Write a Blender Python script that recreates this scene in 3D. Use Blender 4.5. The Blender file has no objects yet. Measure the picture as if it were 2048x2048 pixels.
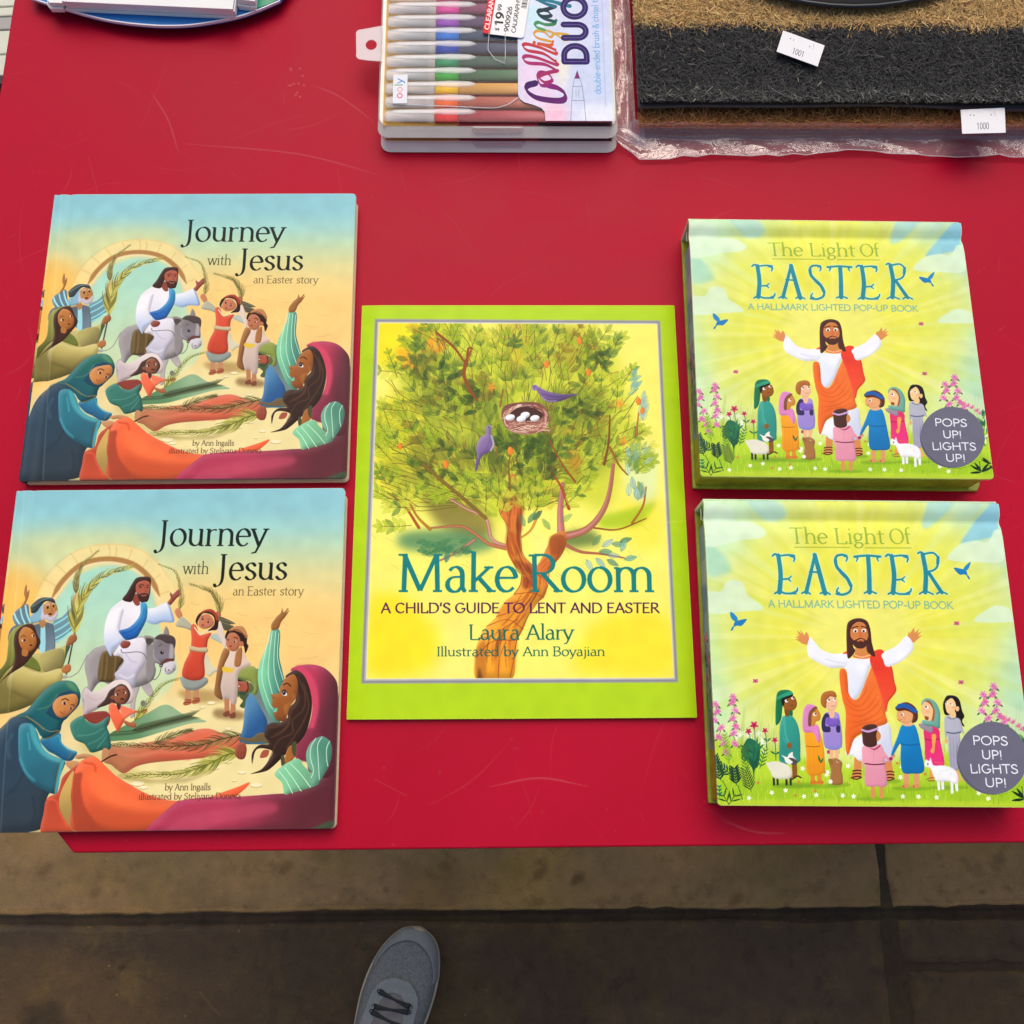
import bpy, bmesh, math, random
import numpy as np
from mathutils import Matrix, Vector, Euler

C = bpy.context.scene.collection
SCN = bpy.context.scene
TZ = 0.75                       # height of the table top above the pavement
random.seed(4)

# ---------------------------------------------------------------- camera
a, b, c = 0.257, -0.0133, -0.0026
Rm = Matrix.Rotation(a, 3, 'X') @ Matrix.Rotation(b, 3, 'Y') @ Matrix.Rotation(c, 3, 'Z')
cd = bpy.data.cameras.new('camera'); cam = bpy.data.objects.new('camera', cd); C.objects.link(cam)
cam.matrix_world = Matrix.Translation((-0.0136, -0.1652, 0.602+TZ)) @ Rm.to_4x4()
cd.sensor_width = 36; cd.sensor_height = 36; cd.sensor_fit = 'HORIZONTAL'
cd.lens = 36*1900/2048
cd.clip_start = .02; cd.clip_end = 200
SCN.camera = cam

# ---------------------------------------------------------------- sky, sun, exposure
SUN_EL, SUN_AZ = 58, 3          # degrees; azimuth from +y (the far side of the table) towards +x
w = bpy.data.worlds.new('World'); SCN.world = w; w.use_nodes = True
nt = w.node_tree; nt.nodes.clear()
sky = nt.nodes.new('ShaderNodeTexSky'); sky.sky_type = 'NISHITA'; sky.sun_disc = False
sky.sun_elevation = math.radians(SUN_EL); sky.sun_rotation = math.radians(SUN_AZ)
sky.air_density = 1.0; sky.dust_density = 6.0; sky.ozone_density = .6
bg = nt.nodes.new('ShaderNodeBackground'); bg.inputs[1].default_value = .15
out = nt.nodes.new('ShaderNodeOutputWorld')
nt.links.new(sky.outputs[0], bg.inputs[0]); nt.links.new(bg.outputs[0], out.inputs[0])
sd = bpy.data.lights.new('sun', 'SUN'); sd.energy = 1.2; sd.angle = math.radians(62); sd.color = (1, .93, .84)
sun = bpy.data.objects.new('sun', sd); C.objects.link(sun)
el, az = math.radians(SUN_EL), math.radians(SUN_AZ)
sun.rotation_euler = Vector((math.sin(az)*math.cos(el), math.cos(az)*math.cos(el), math.sin(el))).to_track_quat('Z', 'Y').to_euler()
SCN.view_settings.view_transform = 'Standard'; SCN.view_settings.look = 'None'
SCN.view_settings.gamma = 1; SCN.view_settings.use_curve_mapping = False
SCN.view_settings.exposure = -0.24
SCN.cycles.max_bounces = 10; SCN.cycles.transparent_max_bounces = 16

# ---------------------------------------------------------------- helpers
def srgb(h):
    v = [int(h[i:i+2], 16)/255 for i in (0, 2, 4)]
    return tuple(x/12.92 if x <= .04045 else ((x+.055)/1.055)**2.4 for x in v)+(1,)

class NT:
    """a short hand for node materials"""
    def __init__(s, name):
        s.m = bpy.data.materials.new(name); s.m.use_nodes = True
        s.t = s.m.node_tree; s.b = s.t.nodes['Principled BSDF']; s.o = s.t.nodes['Material Output']
    def n(s, typ, **k):
        x = s.t.nodes.new('ShaderNode'+typ)
        for q, v in k.items():
            setattr(x, q, v)
        return x
    def l(s, a, b):
        s.t.links.new(a, b)
    def set(s, **k):
        for q, v in k.items():
            s.b.inputs[q.replace('_', ' ')].default_value = v
        return s
    def noise(s, scale, detail=6, rough=.6, coord=None, dist=0, stretch=None):
        n = s.n('TexNoise'); n.inputs['Scale'].default_value = scale; n.inputs['Detail'].default_value = detail
        n.inputs['Roughness'].default_value = rough; n.inputs['Distortion'].default_value = dist
        if coord is None:
            coord = s.n('TexCoord').outputs['Object']
        if stretch:
            mp = s.n('Mapping'); mp.inputs['Scale'].default_value = stretch; s.l(coord, mp.inputs[0]); coord = mp.outputs[0]
        s.l(coord, n.inputs['Vector'])
        return n.outputs['Fac']
    def ramp(s, fac, stops):
        r = s.n('ValToRGB'); e = r.color_ramp.elements
        while len(e) < len(stops):
            e.new(.5)
        for i, (p, col) in enumerate(stops):
            e[i].position = p; e[i].color = col if len(col) == 4 else tuple(col)+(1,)
        s.l(fac, r.inputs[0]); return r.outputs[0]
    def mix(s, fac, a, b, mode='MIX'):
        m = s.n('Mix', data_type='RGBA', blend_type=mode)
        for i, v in ((0, fac), (6, a), (7, b)):
            if hasattr(v, 'is_output') or isinstance(v, bpy.types.NodeSocket):
                s.l(v, m.inputs[i])
            else:
                m.inputs[i].default_value = v
        return m.outputs[2]
    def bump(s, h, strength=.2, dist=.001):
        b = s.n('Bump'); b.inputs['Strength'].default_value = strength; b.inputs['Distance'].default_value = dist
        s.l(h, b.inputs['Height']); s.l(b.outputs[0], s.b.inputs['Normal'])

def plain(name, col, rough=.5, spec=.5, var=.06, scale=60, bump=.0, metal=0):
    """one coloured stuff with a little uneven tone"""
    t = NT(name); c = srgb(col) if isinstance(col, str) else tuple(col)+(1,)
    f = t.noise(scale)
    lo = tuple(x*(1-var) for x in c[:3])+(1,); hi = tuple(min(1, x*(1+var)) for x in c[:3])+(1,)
    t.l(t.ramp(f, [(.3, lo), (.7, hi)]), t.b.inputs['Base Color'])
    t.set(Roughness=rough, Metallic=metal); t.b.inputs['Specular IOR Level'].default_value = spec
    if bump:
        t.bump(f, bump)
    return t.m

def printed(name, img, rough=.32, spec=.45, fade=0, bump=.04):
    """a printed, laminated sheet; the picture comes from the painter above"""
    t = NT(name)
    i = t.n('TexImage'); i.image = img; i.extension = 'EXTEND'; i.interpolation = 'Cubic'
    t.l(i.outputs[0], t.b.inputs['Base Color'])
    f = t.noise(35, 4)
    t.l(t.ramp(f, [(.3, (rough*.85,)*3), (.7, (rough*1.2,)*3)]), t.b.inputs['Roughness'])
    t.b.inputs['Specular IOR Level'].default_value = spec
    t.bump(t.noise(420, 3), bump, .0004)
    return t.m

def film(name, tint=(1, 1, 1), haze=.1, gloss=.25, rough=.12, bump=0, bscale=40, hazecol=None, fres=True):
    """thin clear plastic: mostly see-through, a little milky, shiny at a slant"""
    t = NT(name)
    tr = t.n('BsdfTransparent'); tr.inputs[0].default_value = tuple(tint)+(1,)
    df = t.n('BsdfDiffuse'); df.inputs[0].default_value = tuple(hazecol or (.85, .86, .88))+(1,)
    gl = t.n('BsdfGlossy'); gl.inputs[1].default_value = rough
    m1 = t.n('MixShader'); m1.inputs[0].default_value = haze; t.l(tr.outputs[0], m1.inputs[1]); t.l(df.outputs[0], m1.inputs[2])
    m2 = t.n('MixShader'); t.l(m1.outputs[0], m2.inputs[1]); t.l(gl.outputs[0], m2.inputs[2])
    fr = t.n('LayerWeight'); fr.inputs[0].default_value = .5
    pw = t.n('Math', operation='POWER'); pw.inputs[1].default_value = 3.5; t.l(fr.outputs['Facing'], pw.inputs[0])
    ma = t.n('Math', operation='MULTIPLY_ADD'); ma.inputs[1].default_value = .7; ma.inputs[2].default_value = gloss*.12; t.l(pw.outputs[0], ma.inputs[0])
    t.l(ma.outputs[0], m2.inputs[0])
    t.l(m2.outputs[0], t.o.inputs['Surface'])
    if bump:
        bp = t.n('Bump'); bp.inputs['Strength'].default_value = bump; bp.inputs['Distance'].default_value = .003
        t.l(t.noise(bscale, 4, .65, dist=1.2), bp.inputs['Height'])
        t.l(bp.outputs[0], gl.inputs['Normal']); t.l(bp.outputs[0], fr.inputs['Normal'])
    return t.m

def link(name, me, mats, parent=None, loc=None, rotz=0, smooth=False):
    o = bpy.data.objects.new(name, me); C.objects.link(o)
    for m in (mats if isinstance(mats, (list, tuple)) else [mats]):
        me.materials.append(m)
    if smooth:
        me.polygons.foreach_set('use_smooth', [True]*len(me.polygons))
    if parent:
        o.parent = parent
    if loc is not None:
        o.location = loc
    o.rotation_euler.z = rotz
    return o

def mesh(name, v, f, mats, parent=None, loc=None, rotz=0, smooth=False, uv=None, bevel=0, mi=None, seg=2):
    me = bpy.data.meshes.new(name); me.from_pydata([tuple(map(float, p)) for p in v], [], f); me.update()
    if uv is not None:
        L = me.uv_layers.new(name='UVMap')
        idx = np.empty(len(me.loops), np.int32); me.loops.foreach_get('vertex_index', idx)
        L.data.foreach_set('uv', np.asarray(uv, np.float32)[idx].ravel())
    o = link(name, me, mats, parent, loc, rotz, smooth)
    if mi is not None:
        me.polygons.foreach_set('material_index', mi)
    if bevel:
        m = o.modifiers.new('Bevel', 'BEVEL'); m.width = bevel; m.segments = seg; m.limit_method = 'ANGLE'; m.angle_limit = math.radians(40)
    return o

def box(name, x0, y0, z0, x1, y1, z1, mat, parent=None, bevel=.0006, **k):
    v = [(x, y, z) for z in (z0, z1) for y in (y0, y1) for x in (x0, x1)]
    f = [(0, 2, 3, 1), (4, 5, 7, 6), (0, 1, 5, 4), (2, 6, 7, 3), (0, 4, 6, 2), (1, 3, 7, 5)]
    return mesh(name, v, f, mat, parent, bevel=bevel, **k)

def prism(name, outline, z0, z1, mat, parent=None, bevel=.0005, uvbox=None, smooth=False, **k):
    """an outline (x, y) raised from z0 to z1"""
    n = len(outline)
    v = [(x, y, z0) for x, y in outline]+[(x, y, z1) for x, y in outline]
    f = [tuple(range(n-1, -1, -1)), tuple(range(n, 2*n))]+[(i, (i+1) % n, n+(i+1) % n, n+i) for i in range(n)]
    uv = None
    if uvbox:
        X0, Y0, X1, Y1 = uvbox
        uv = [((x-X0)/(X1-X0), (y-Y0)/(Y1-Y0)) for x, y, z in v]
    return mesh(name, v, f, mat, parent, bevel=bevel, uv=uv, smooth=smooth, **k)

def tube(name, pts, r, mat, parent=None, n=8, closed=False, rs=None, flat=1.0, **k):
    P = np.asarray(pts, float); m = len(P)
    v, f = [], []
    up0 = np.array([0, 0, 1.])
    for i in range(m):
        d = P[(i+1) % m]-P[i-1] if closed else P[min(i+1, m-1)]-P[max(i-1, 0)]
        d = d/(np.linalg.norm(d)+1e-12)
        u = up0 if abs(d @ up0) < .95 else np.array([1., 0, 0])
        s = np.cross(d, u); s /= np.linalg.norm(s); t = np.cross(s, d)
        R = r if rs is None else rs[i]
        for j in range(n):
            q = 2*math.pi*j/n
            v.append(P[i]+s*R*math.cos(q)+t*R*flat*math.sin(q))
    for i in range(m if closed else m-1):
        for j in range(n):
            a, b = i*n+j, i*n+(j+1) % n; c, e = ((i+1) % m)*n+(j+1) % n, ((i+1) % m)*n+j
            f.append((a, b, c, e))
    if not closed:
        f += [tuple(range(n-1, -1, -1)), tuple(range((m-1)*n, m*n))]
    return mesh(name, v, f, mat, parent, smooth=True, **k)

def rrect(x0, y0, x1, y1, r, n=5):
    o = []
    for cx, cy, a0 in ((x1-r, y1-r, 0), (x0+r, y1-r, 90), (x0+r, y0+r, 180), (x1-r, y0+r, 270)):
        for i in range(n+1):
            q = math.radians(a0+90*i/n); o.append((cx+r*math.cos(q), cy+r*math.sin(q)))
    return o

def thing(name, label, cat, loc=(0, 0, 0), rotz=0, group=None):
    o = bpy.data.objects.new(name, None); C.objects.link(o); o.empty_display_size = .02
    o.location = (loc[0], loc[1], loc[2]+TZ); o.rotation_euler.z = rotz
    o['label'] = label; o['category'] = cat
    if group:
        o['group'] = group
    return o

def dup(root, label, loc, rotz, group=None):
    r = root.copy(); C.objects.link(r); r['label'] = label
    r.location = (loc[0], loc[1], loc[2]+TZ); r.rotation_euler.z = rotz
    for ch in list(root.children):
        c2 = ch.copy(); C.objects.link(c2); c2.parent = r
        for g in list(ch.children):
            d = g.copy(); C.objects.link(d); d.parent = c2
    return r

def structure(o):
    o['kind'] = 'structure'; return o
# ---------------------------------------------------------------- print shop: a small vector painter for covers and labels
def homography(src, dst):
    A, b = [], []
    for (x, y), (u, v) in zip(src, dst):
        A += [[x, y, 1, 0, 0, 0, -u*x, -u*y], [0, 0, 0, x, y, 1, -v*x, -v*y]]
        b += [u, v]
    return np.append(np.linalg.solve(np.array(A, float), np.array(b, float)), 1.0).reshape(3, 3)

def hexc(c):
    if isinstance(c, str):
        return np.array([int(c[i:i+2], 16)/255 for i in (0, 2, 4)])
    return np.array(c, float)

def spline(p, closed=False, n=8):
    """Catmull-Rom curve through p"""
    p = np.asarray(p, float)
    if len(p) < 3:
        return p
    q = np.vstack([p[-1:], p, p[:2]]) if closed else np.vstack([2*p[:1]-p[1:2], p, 2*p[-1:]-p[-2:-1]])
    t = np.linspace(0, 1, n, endpoint=False)[None, :, None]
    a, b, c, d = (q[i:len(q)-3+i][:, None, :] for i in range(4))
    r = .5*((2*b)+(c-a)*t+(2*a-5*b+4*c-d)*t*t+(3*b-a-3*c+d)*t**3)
    r = r.reshape(-1, 2)
    return r if closed else np.vstack([r, p[-1:]])

def box1(m, r, ax):
    if r < 1:
        return m
    pad = [(0, 0), (0, 0)]
    pad[ax] = (r+1, r)
    c = np.cumsum(np.pad(m, pad), axis=ax)
    n = m.shape[ax]
    hi = np.take(c, range(2*r+1, 2*r+1+n), axis=ax)
    lo = np.take(c, range(0, n), axis=ax)
    return (hi-lo)/(2*r+1)

def blur(m, s):
    r = int(round(s*.6))
    if r < 1 and s > .4:
        r = 1
    for _ in range(3):
        m = box1(box1(m, r, 0), r, 1)
    return m

SS = 4

class Paint:
    def __init__(s, W, H, quad, base='ffffff', gain=1.0):
        s.W, s.H, s.quad = W, H, quad
        s.img = np.empty((H, W, 3)); s.img[:] = hexc(base)
        s.Hm = homography(quad, [(0, 0), (W, 0), (W, H), (0, H)])
        s.rng = np.random.default_rng(7)
        s.F(0, 0, 1, 1, 1)

    def F(s, x0, y0, x1, y1, w):
        """drawing coordinates: a region of the flat sheet read off at width w"""
        s.k = (x1-x0)/w; s.o = np.array([x0, y0], float)
        c = np.mean(s.quad, axis=0)
        d = s._h(np.array([c, c+[1, 0], c+[0, 1]]))
        s.sc = s.k*.5*(np.linalg.norm(d[1]-d[0])+np.linalg.norm(d[2]-d[0]))

    def _h(s, p):
        q = np.c_[p, np.ones(len(p))] @ s.Hm.T
        return q[:, :2]/q[:, 2:]

    def up(s, a, b):
        """the direction square to the line a-b on the flat sheet, in drawing coordinates"""
        ca, cb = s.m([a, b]); d = (cb-ca)/np.hypot(*(cb-ca)); c = (ca+cb)/2
        r = np.c_[np.array([c, c+8*np.array([d[1], -d[0]])]), [1, 1]] @ np.linalg.inv(s.Hm).T
        r = (r[:, :2]/r[:, 2:]-s.o)/s.k
        d = r[1]-r[0]
        return d/np.hypot(*d)

    def m(s, p):
        return s._h(np.asarray(p, float).reshape(-1, 2)*s.k+s.o)

    def cover(s, loops, pad=0):
        """coverage mask of oriented loops (canvas px); returns mask and origin"""
        allp = np.vstack(loops)
        x0, y0 = np.floor(allp.min(0)).astype(int)-pad-1
        x1, y1 = np.ceil(allp.max(0)).astype(int)+pad+2
        x0, y0 = max(x0, -pad), max(y0, -pad); x1, y1 = min(x1, s.W+pad), min(y1, s.H+pad)
        if x1 <= x0 or y1 <= y0:
            return None
        w, h = x1-x0, y1-y0
        A = np.vstack([l for l in loops]); B = np.vstack([np.roll(l, -1, 0) for l in loops])
        A = A-[x0, y0]; B = B-[x0, y0]
        ya, yb = A[:, 1]*SS, B[:, 1]*SS
        sg = np.where(yb > ya, 1., -1.)
        lo, hi = np.minimum(ya, yb), np.maximum(ya, yb)
        r0 = np.clip(np.ceil(lo-.5), 0, h*SS).astype(int); r1 = np.clip(np.ceil(hi-.5), 0, h*SS).astype(int)
        n = np.maximum(r1-r0, 0)
        if n.sum() == 0:
            return np.zeros((h, w)), x0, y0
        e = np.repeat(np.arange(len(A)), n)
        rows = np.arange(n.sum())-np.repeat(np.cumsum(n)-n, n)+r0[e]
        t = (rows+.5-ya[e])/(yb[e]-ya[e])
        x = np.clip(A[e, 0]+t*(B[e, 0]-A[e, 0]), 0, w)
        i = np.minimum(x.astype(int), w); f = x-i
        acc = np.bincount(rows*(w+2)+i, sg[e]*(1-f), h*SS*(w+2))+np.bincount(rows*(w+2)+i+1, sg[e]*f, h*SS*(w+2))
        acc = np.abs(np.cumsum(acc.reshape(h*SS, w+2), 1)[:, :w])
        return np.minimum(acc, 1).reshape(h, SS, w).mean(1), x0, y0

    def comp(s, mk, col, alpha=1., mul=False):
        m, x0, y0 = mk
        a0, b0 = max(0, -x0), max(0, -y0)
        a1, b1 = min(m.shape[1], s.W-x0), min(m.shape[0], s.H-y0)
        if a1 <= a0 or b1 <= b0:
            return
        m = (m[b0:b1, a0:a1]*alpha)[:, :, None]
        d = s.img[y0+b0:y0+b1, x0+a0:x0+a1]
        if isinstance(col, np.ndarray) and col.ndim == 3:
            col = col[b0:b1, a0:a1]
        d[:] = d*(1-m)+(d*col if mul else col)*m

    def shape(s, pts, col, sm=True, col2=None, g=None, soft=0, alpha=1., vol=0, vr=14, L=(-.6, -.8), clip=None, mul=False, n=8):
        """a filled outline; col2 + g=(x0,y0,x1,y1) a colour blend; vol painted roundness"""
        p = s.m(pts)
        if sm:
            p = spline(p, True, n)
        pad = int(soft*s.sc*2+2) if soft else 0
        mk = s.cover([p], pad)
        if mk is None:
            return None
        m, x0, y0 = mk
        if soft:
            m = blur(m, max(.5, soft*s.sc))
        if clip is not None:
            m = m*s.sub(clip, x0, y0, m.shape)
        c = hexc(col)
        if col2 is not None:
            q = s.m([g[:2], g[2:]])
            d = q[1]-q[0]
            yy, xx = np.mgrid[y0:y0+m.shape[0], x0:x0+m.shape[1]]
            t = np.clip(((xx-q[0, 0])*d[0]+(yy-q[0, 1])*d[1])/(d@d), 0, 1)
            t = (t*t*(3-2*t))[:, :, None]
            c = c*(1-t)+hexc(col2)*t
        if vol:
            r = max(1, vr*s.sc)
            P = int(r*2)+1
            b = blur(np.pad(m, P), r)
            dx, dy = int(round(L[0]*r)), int(round(L[1]*r))
            e = np.roll(np.roll(b, -dy, 0), -dx, 1)-np.roll(np.roll(b, dy, 0), dx, 1)
            e = e[P:-P, P:-P]
            sh = (-e*vol*.5)[:, :, None]
            c = np.clip(np.broadcast_to(c, m.shape+(3,))*(1+np.minimum(sh, 0)*1.0)+np.maximum(sh, 0)*.55*(1-c), 0, 1)
        s.comp((m, x0, y0), c, alpha, mul)
        return m, x0, y0

    def sub(s, mk, x0, y0, shp):
        m, a, b = mk
        out = np.zeros(shp)
        X0, Y0 = max(a, x0), max(b, y0); X1, Y1 = min(a+m.shape[1], x0+shp[1]), min(b+m.shape[0], y0+shp[0])
        if X1 > X0 and Y1 > Y0:
            out[Y0-y0:Y1-y0, X0-x0:X1-x0] = m[Y0-b:Y1-b, X0-a:X1-a]
        return out

    def ribbon(s, p, w, caps=True):
        """oriented pieces that together cover a stroke of varying width along p (canvas px)"""
        p = np.asarray(p, float); w = np.broadcast_to(np.asarray(w, float), (len(p),))
        out = []
        d = np.diff(p, axis=0); ln = np.hypot(d[:, 0], d[:, 1])+1e-9
        nx, ny = -d[:, 1]/ln, d[:, 0]/ln
        for i in range(len(d)):
            a, b = w[i]/2, w[i+1]/2
            nn = np.array([nx[i], ny[i]])
            out.append(np.array([p[i]-nn*a, p[i+1]-nn*b, p[i+1]+nn*b, p[i]+nn*a]))
        th = np.linspace(0, 2*np.pi, 9)[:-1]
        for i in range(0 if caps else 1, len(p) if caps else len(p)-1):
            if w[i] > 1.2:
                out.append(p[i]+w[i]/2*np.c_[np.cos(th), np.sin(th)])
        for i, l in enumerate(out):
            x, y = l[:, 0], l[:, 1]
            if (x*np.roll(y, -1)-y*np.roll(x, -1)).sum() < 0:
                out[i] = l[::-1]
        return out

    def line(s, pts, w, col, w2=None, sm=True, alpha=1., soft=0, taper=0, clip=None, n=6):
        p = s.m(pts)
        if sm:
            p = spline(p, False, n)
        t = np.linspace(0, 1, len(p))
        ww = w+(w2-w)*t if w2 is not None else np.full(len(p), float(w))
        if taper:
            ww = ww*np.clip(np.minimum(t, 1-t)/taper+.12, 0, 1)
        mk = s.cover(s.ribbon(p, np.maximum(ww*s.sc, .5)), int(soft*s.sc*2+2) if soft else 0)
        if mk is None:
            return
        m, x0, y0 = mk
        if soft:
            m = blur(m, max(.5, soft*s.sc))
        if clip is not None:
            m = m*s.sub(clip, x0, y0, m.shape)
        s.comp((m, x0, y0), hexc(col), alpha)

    def ell(s, cx, cy, rx, ry, col, rot=0, **k):
        t = np.linspace(0, 2*np.pi, 25)[:-1]; c, d = math.cos(math.radians(rot)), math.sin(math.radians(rot))
        x, y = rx*np.cos(t), ry*np.sin(t)
        k.setdefault('n', 2)
        return s.shape(np.c_[cx+x*c-y*d, cy+x*d+y*c], col, **k)

    def leaf(s, x, y, ang, ln, wd, col, edge=None, ew=2, alpha=1., tone=0):
        c, d = math.cos(ang), math.sin(ang)
        L = np.array([(0, 0), (.3, .8), (.6, .85), (1, 0), (.6, -.85), (.3, -.8)])*[ln, wd/2]
        P = np.c_[x+L[:, 0]*c-L[:, 1]*d, y+L[:, 0]*d+L[:, 1]*c]
        s.shape(P, col, n=3, alpha=alpha)
        if edge is not None:
            s.line(np.vstack([P, P[:1]]), ew, edge, n=3, alpha=.8)

    def frond(s, pts, cols, n=26, ln=110, w=9, spread=.5, stem='4a3c1c', sw=7, tip=.35, both=True):
        """a palm branch: leaflets swept forward along a curved stem"""
        c = spline(np.asarray(pts, float), False, 12)
        for i in range(n):
            t = i/(n-1)
            k = t*(len(c)-2); j = int(k); p = c[j]+(c[j+1]-c[j])*(k-j); d = c[min(j+1, len(c)-1)]-c[max(j-1, 0)]
            a = math.atan2(d[1], d[0])
            l = ln*(1-(1-tip)*t)*(.8+.4*s.rng.random())
            for sd in ((-1, 1) if both else (1,)):
                b = a+sd*spread*(1-.45*t)*(.75+.5*s.rng.random())
                e = p+l*np.array([math.cos(b), math.sin(b)])
                mid = (p+e)/2+l*.09*sd*np.array([-math.sin(a), math.cos(a)])
                s.line([p, mid, e], w*(1-.4*t), cols[int(s.rng.integers(len(cols)))], w2=w*.15, n=4)
        s.line(pts, sw, stem, w2=sw*.4)

    def vgrad(s, stops):
        y = (np.arange(s.H)+.5)/s.H
        st = sorted(stops)
        for k in range(3):
            s.img[:, :, k] = np.interp(y, [a for a, _ in st], [hexc(c)[k] for _, c in st])[:, None]

    def face(s, cx, cy, r, skin, look=(.2, .1), eye='2a1a14', brow='2a1a12', mouth='8a3a2c', sep=.42, ey=-.05, white=True, er=.13):
        """eyes, brows, nose and mouth on a head of radius r"""
        for d in (-1, 1):
            x, y = cx+(look[0]*.6+d*sep)*r, cy+(ey+look[1]*.5)*r
            if white:
                s.ell(x, y, er*1.5*r, er*1.15*r, 'f4efe6')
            s.ell(x+look[0]*er*1.5*r, y+look[1]*er*r, er*r, er*1.05*r, eye)
            s.line([(x-er*2*r, y-er*2*r), (x, y-er*2.7*r), (x+er*2*r, y-er*2.1*r)], .1*r, brow)
        s.line([(cx+look[0]*r*.6, cy+.1*r), (cx+look[0]*r*.6+.09*r, cy+.28*r), (cx+look[0]*r*.5, cy+.32*r)], .06*r, mouth, alpha=.7)
        s.line([(cx+look[0]*r*.5-.2*r, cy+.5*r), (cx+look[0]*r*.5, cy+.57*r), (cx+look[0]*r*.5+.22*r, cy+.47*r)], .09*r, mouth)

    def grain(s, amt=.02, f=24):
        h, w = s.H//f+2, s.W//f+2
        g = s.rng.normal(0, 1, (h, w))
        g = np.kron(g, np.ones((f, f)))[:s.H, :s.W]
        s.img *= (1+blur(g, f*.8)*amt*2)[:, :, None]
        s.img *= 1+s.rng.normal(0, amt*.4, (s.H, s.W, 1))

    # -------- lettering: skeleton letters drawn with a broad pen
    def text(s, t, x0, y0, x1, y1, h, col, thick=.078, thin=.028, serif=True, pen=18, alpha=1., track=.0, glyphs=None, slant=0, glow=None, dist=None):
        """t set on the base line (x0,y0)-(x1,y1), capital height h"""
        G = [GLYPH.get(c, GLYPH[' ']) for c in t]
        adv = np.array([g[0]+track for g in G]); tot = adv.sum()-track
        bx = np.array([x1-x0, y1-y0], float); bl = np.hypot(*bx); ux = bx/bl; uy = s.up((x0, y0), (x1, y1))
        kx, ky = bl/tot, h/CAP
        loops = []; pr = math.radians(pen)
        em = h/CAP*s.sc
        x = 0.
        for g, ad in zip(G, adv):
            for st, smooth in g[1]:
                q = np.array(st, float)
                if smooth:
                    q = spline(q, False, 6)
                d = np.gradient(q, axis=0) if len(q) > 2 else np.repeat(np.diff(q, axis=0), 2, 0)
                if len(q) == 1:
                    d = np.array([[1., 0.]])
                th = np.arctan2(d[:, 1], d[:, 0])
                w = (thin+(thick-thin)*np.abs(np.sin(th-pr))**1.3)*em if serif or thin != thick else np.full(len(q), thick*em)
                P = np.array([x0, y0])+((q[:, :1]+x+slant*q[:, 1:])*kx)*ux+(q[:, 1:]*ky)*uy
                loops += s.ribbon(s.m(P), w, not serif or len(q) < 4 and abs(q[0, 1]-q[-1, 1]) < .01)
            if serif:
                for sx, sy, sl in g[2]:
                    q = np.array([(sx-sl, sy), (sx+sl, sy)])
                    P = np.array([x0, y0])+((q[:, :1]+x)*kx)*ux+(q[:, 1:]*ky)*uy
                    loops += s.ribbon(s.m(P), np.full(2, max(thin, .03)*em*1.1), False)
            x += ad
        mk = s.cover(loops, 6)
        if mk is None:
            return
        if glow is not None:
            gm = np.minimum(blur(mk[0], 4*s.sc+1)*2.2, 1)
            s.comp((gm, mk[1], mk[2]), hexc(glow), .8)
        s.comp(mk, hexc(col), alpha)

    def vivid(s, k):
        g = s.img @ np.array([.3, .59, .11])
        s.img = np.clip(g[:, :, None]+(s.img-g[:, :, None])*k, 0, 1)

    def rubbed(s, w, col='f6f1e2', a=.55):
        """the pale line where the print has rubbed off along the folded edges"""
        for i in range(w):
            k = a*(1-i/w)*(.6+.4*blur(s.rng.random((1, max(s.W, s.H))), 6)[0])
            c = hexc(col)
            for d, q in ((s.img[i], k[:s.W]), (s.img[-1-i], k[:s.W]), (s.img[:, i], k[:s.H]), (s.img[:, -1-i], k[:s.H])):
                d[:] = d*(1-q[:, None])+c*q[:, None]

    def image(s, name, data=False):
        im = bpy.data.images.new(name, s.W, s.H, is_data=data)
        px = np.ones((s.H, s.W, 4), np.float32)
        px[:, :, :3] = np.clip(s.img, 0, 1)[::-1]
        im.pixels.foreach_set(px.ravel()); im.update()
        return im

CAP, XH = .68, .45
def arc(cx, cy, rx, ry, a0, a1, n=9):
    return [(cx+rx*math.cos(math.radians(a0+(a1-a0)*i/(n-1))), cy+ry*math.sin(math.radians(a0+(a1-a0)*i/(n-1)))) for i in range(n)]

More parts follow.
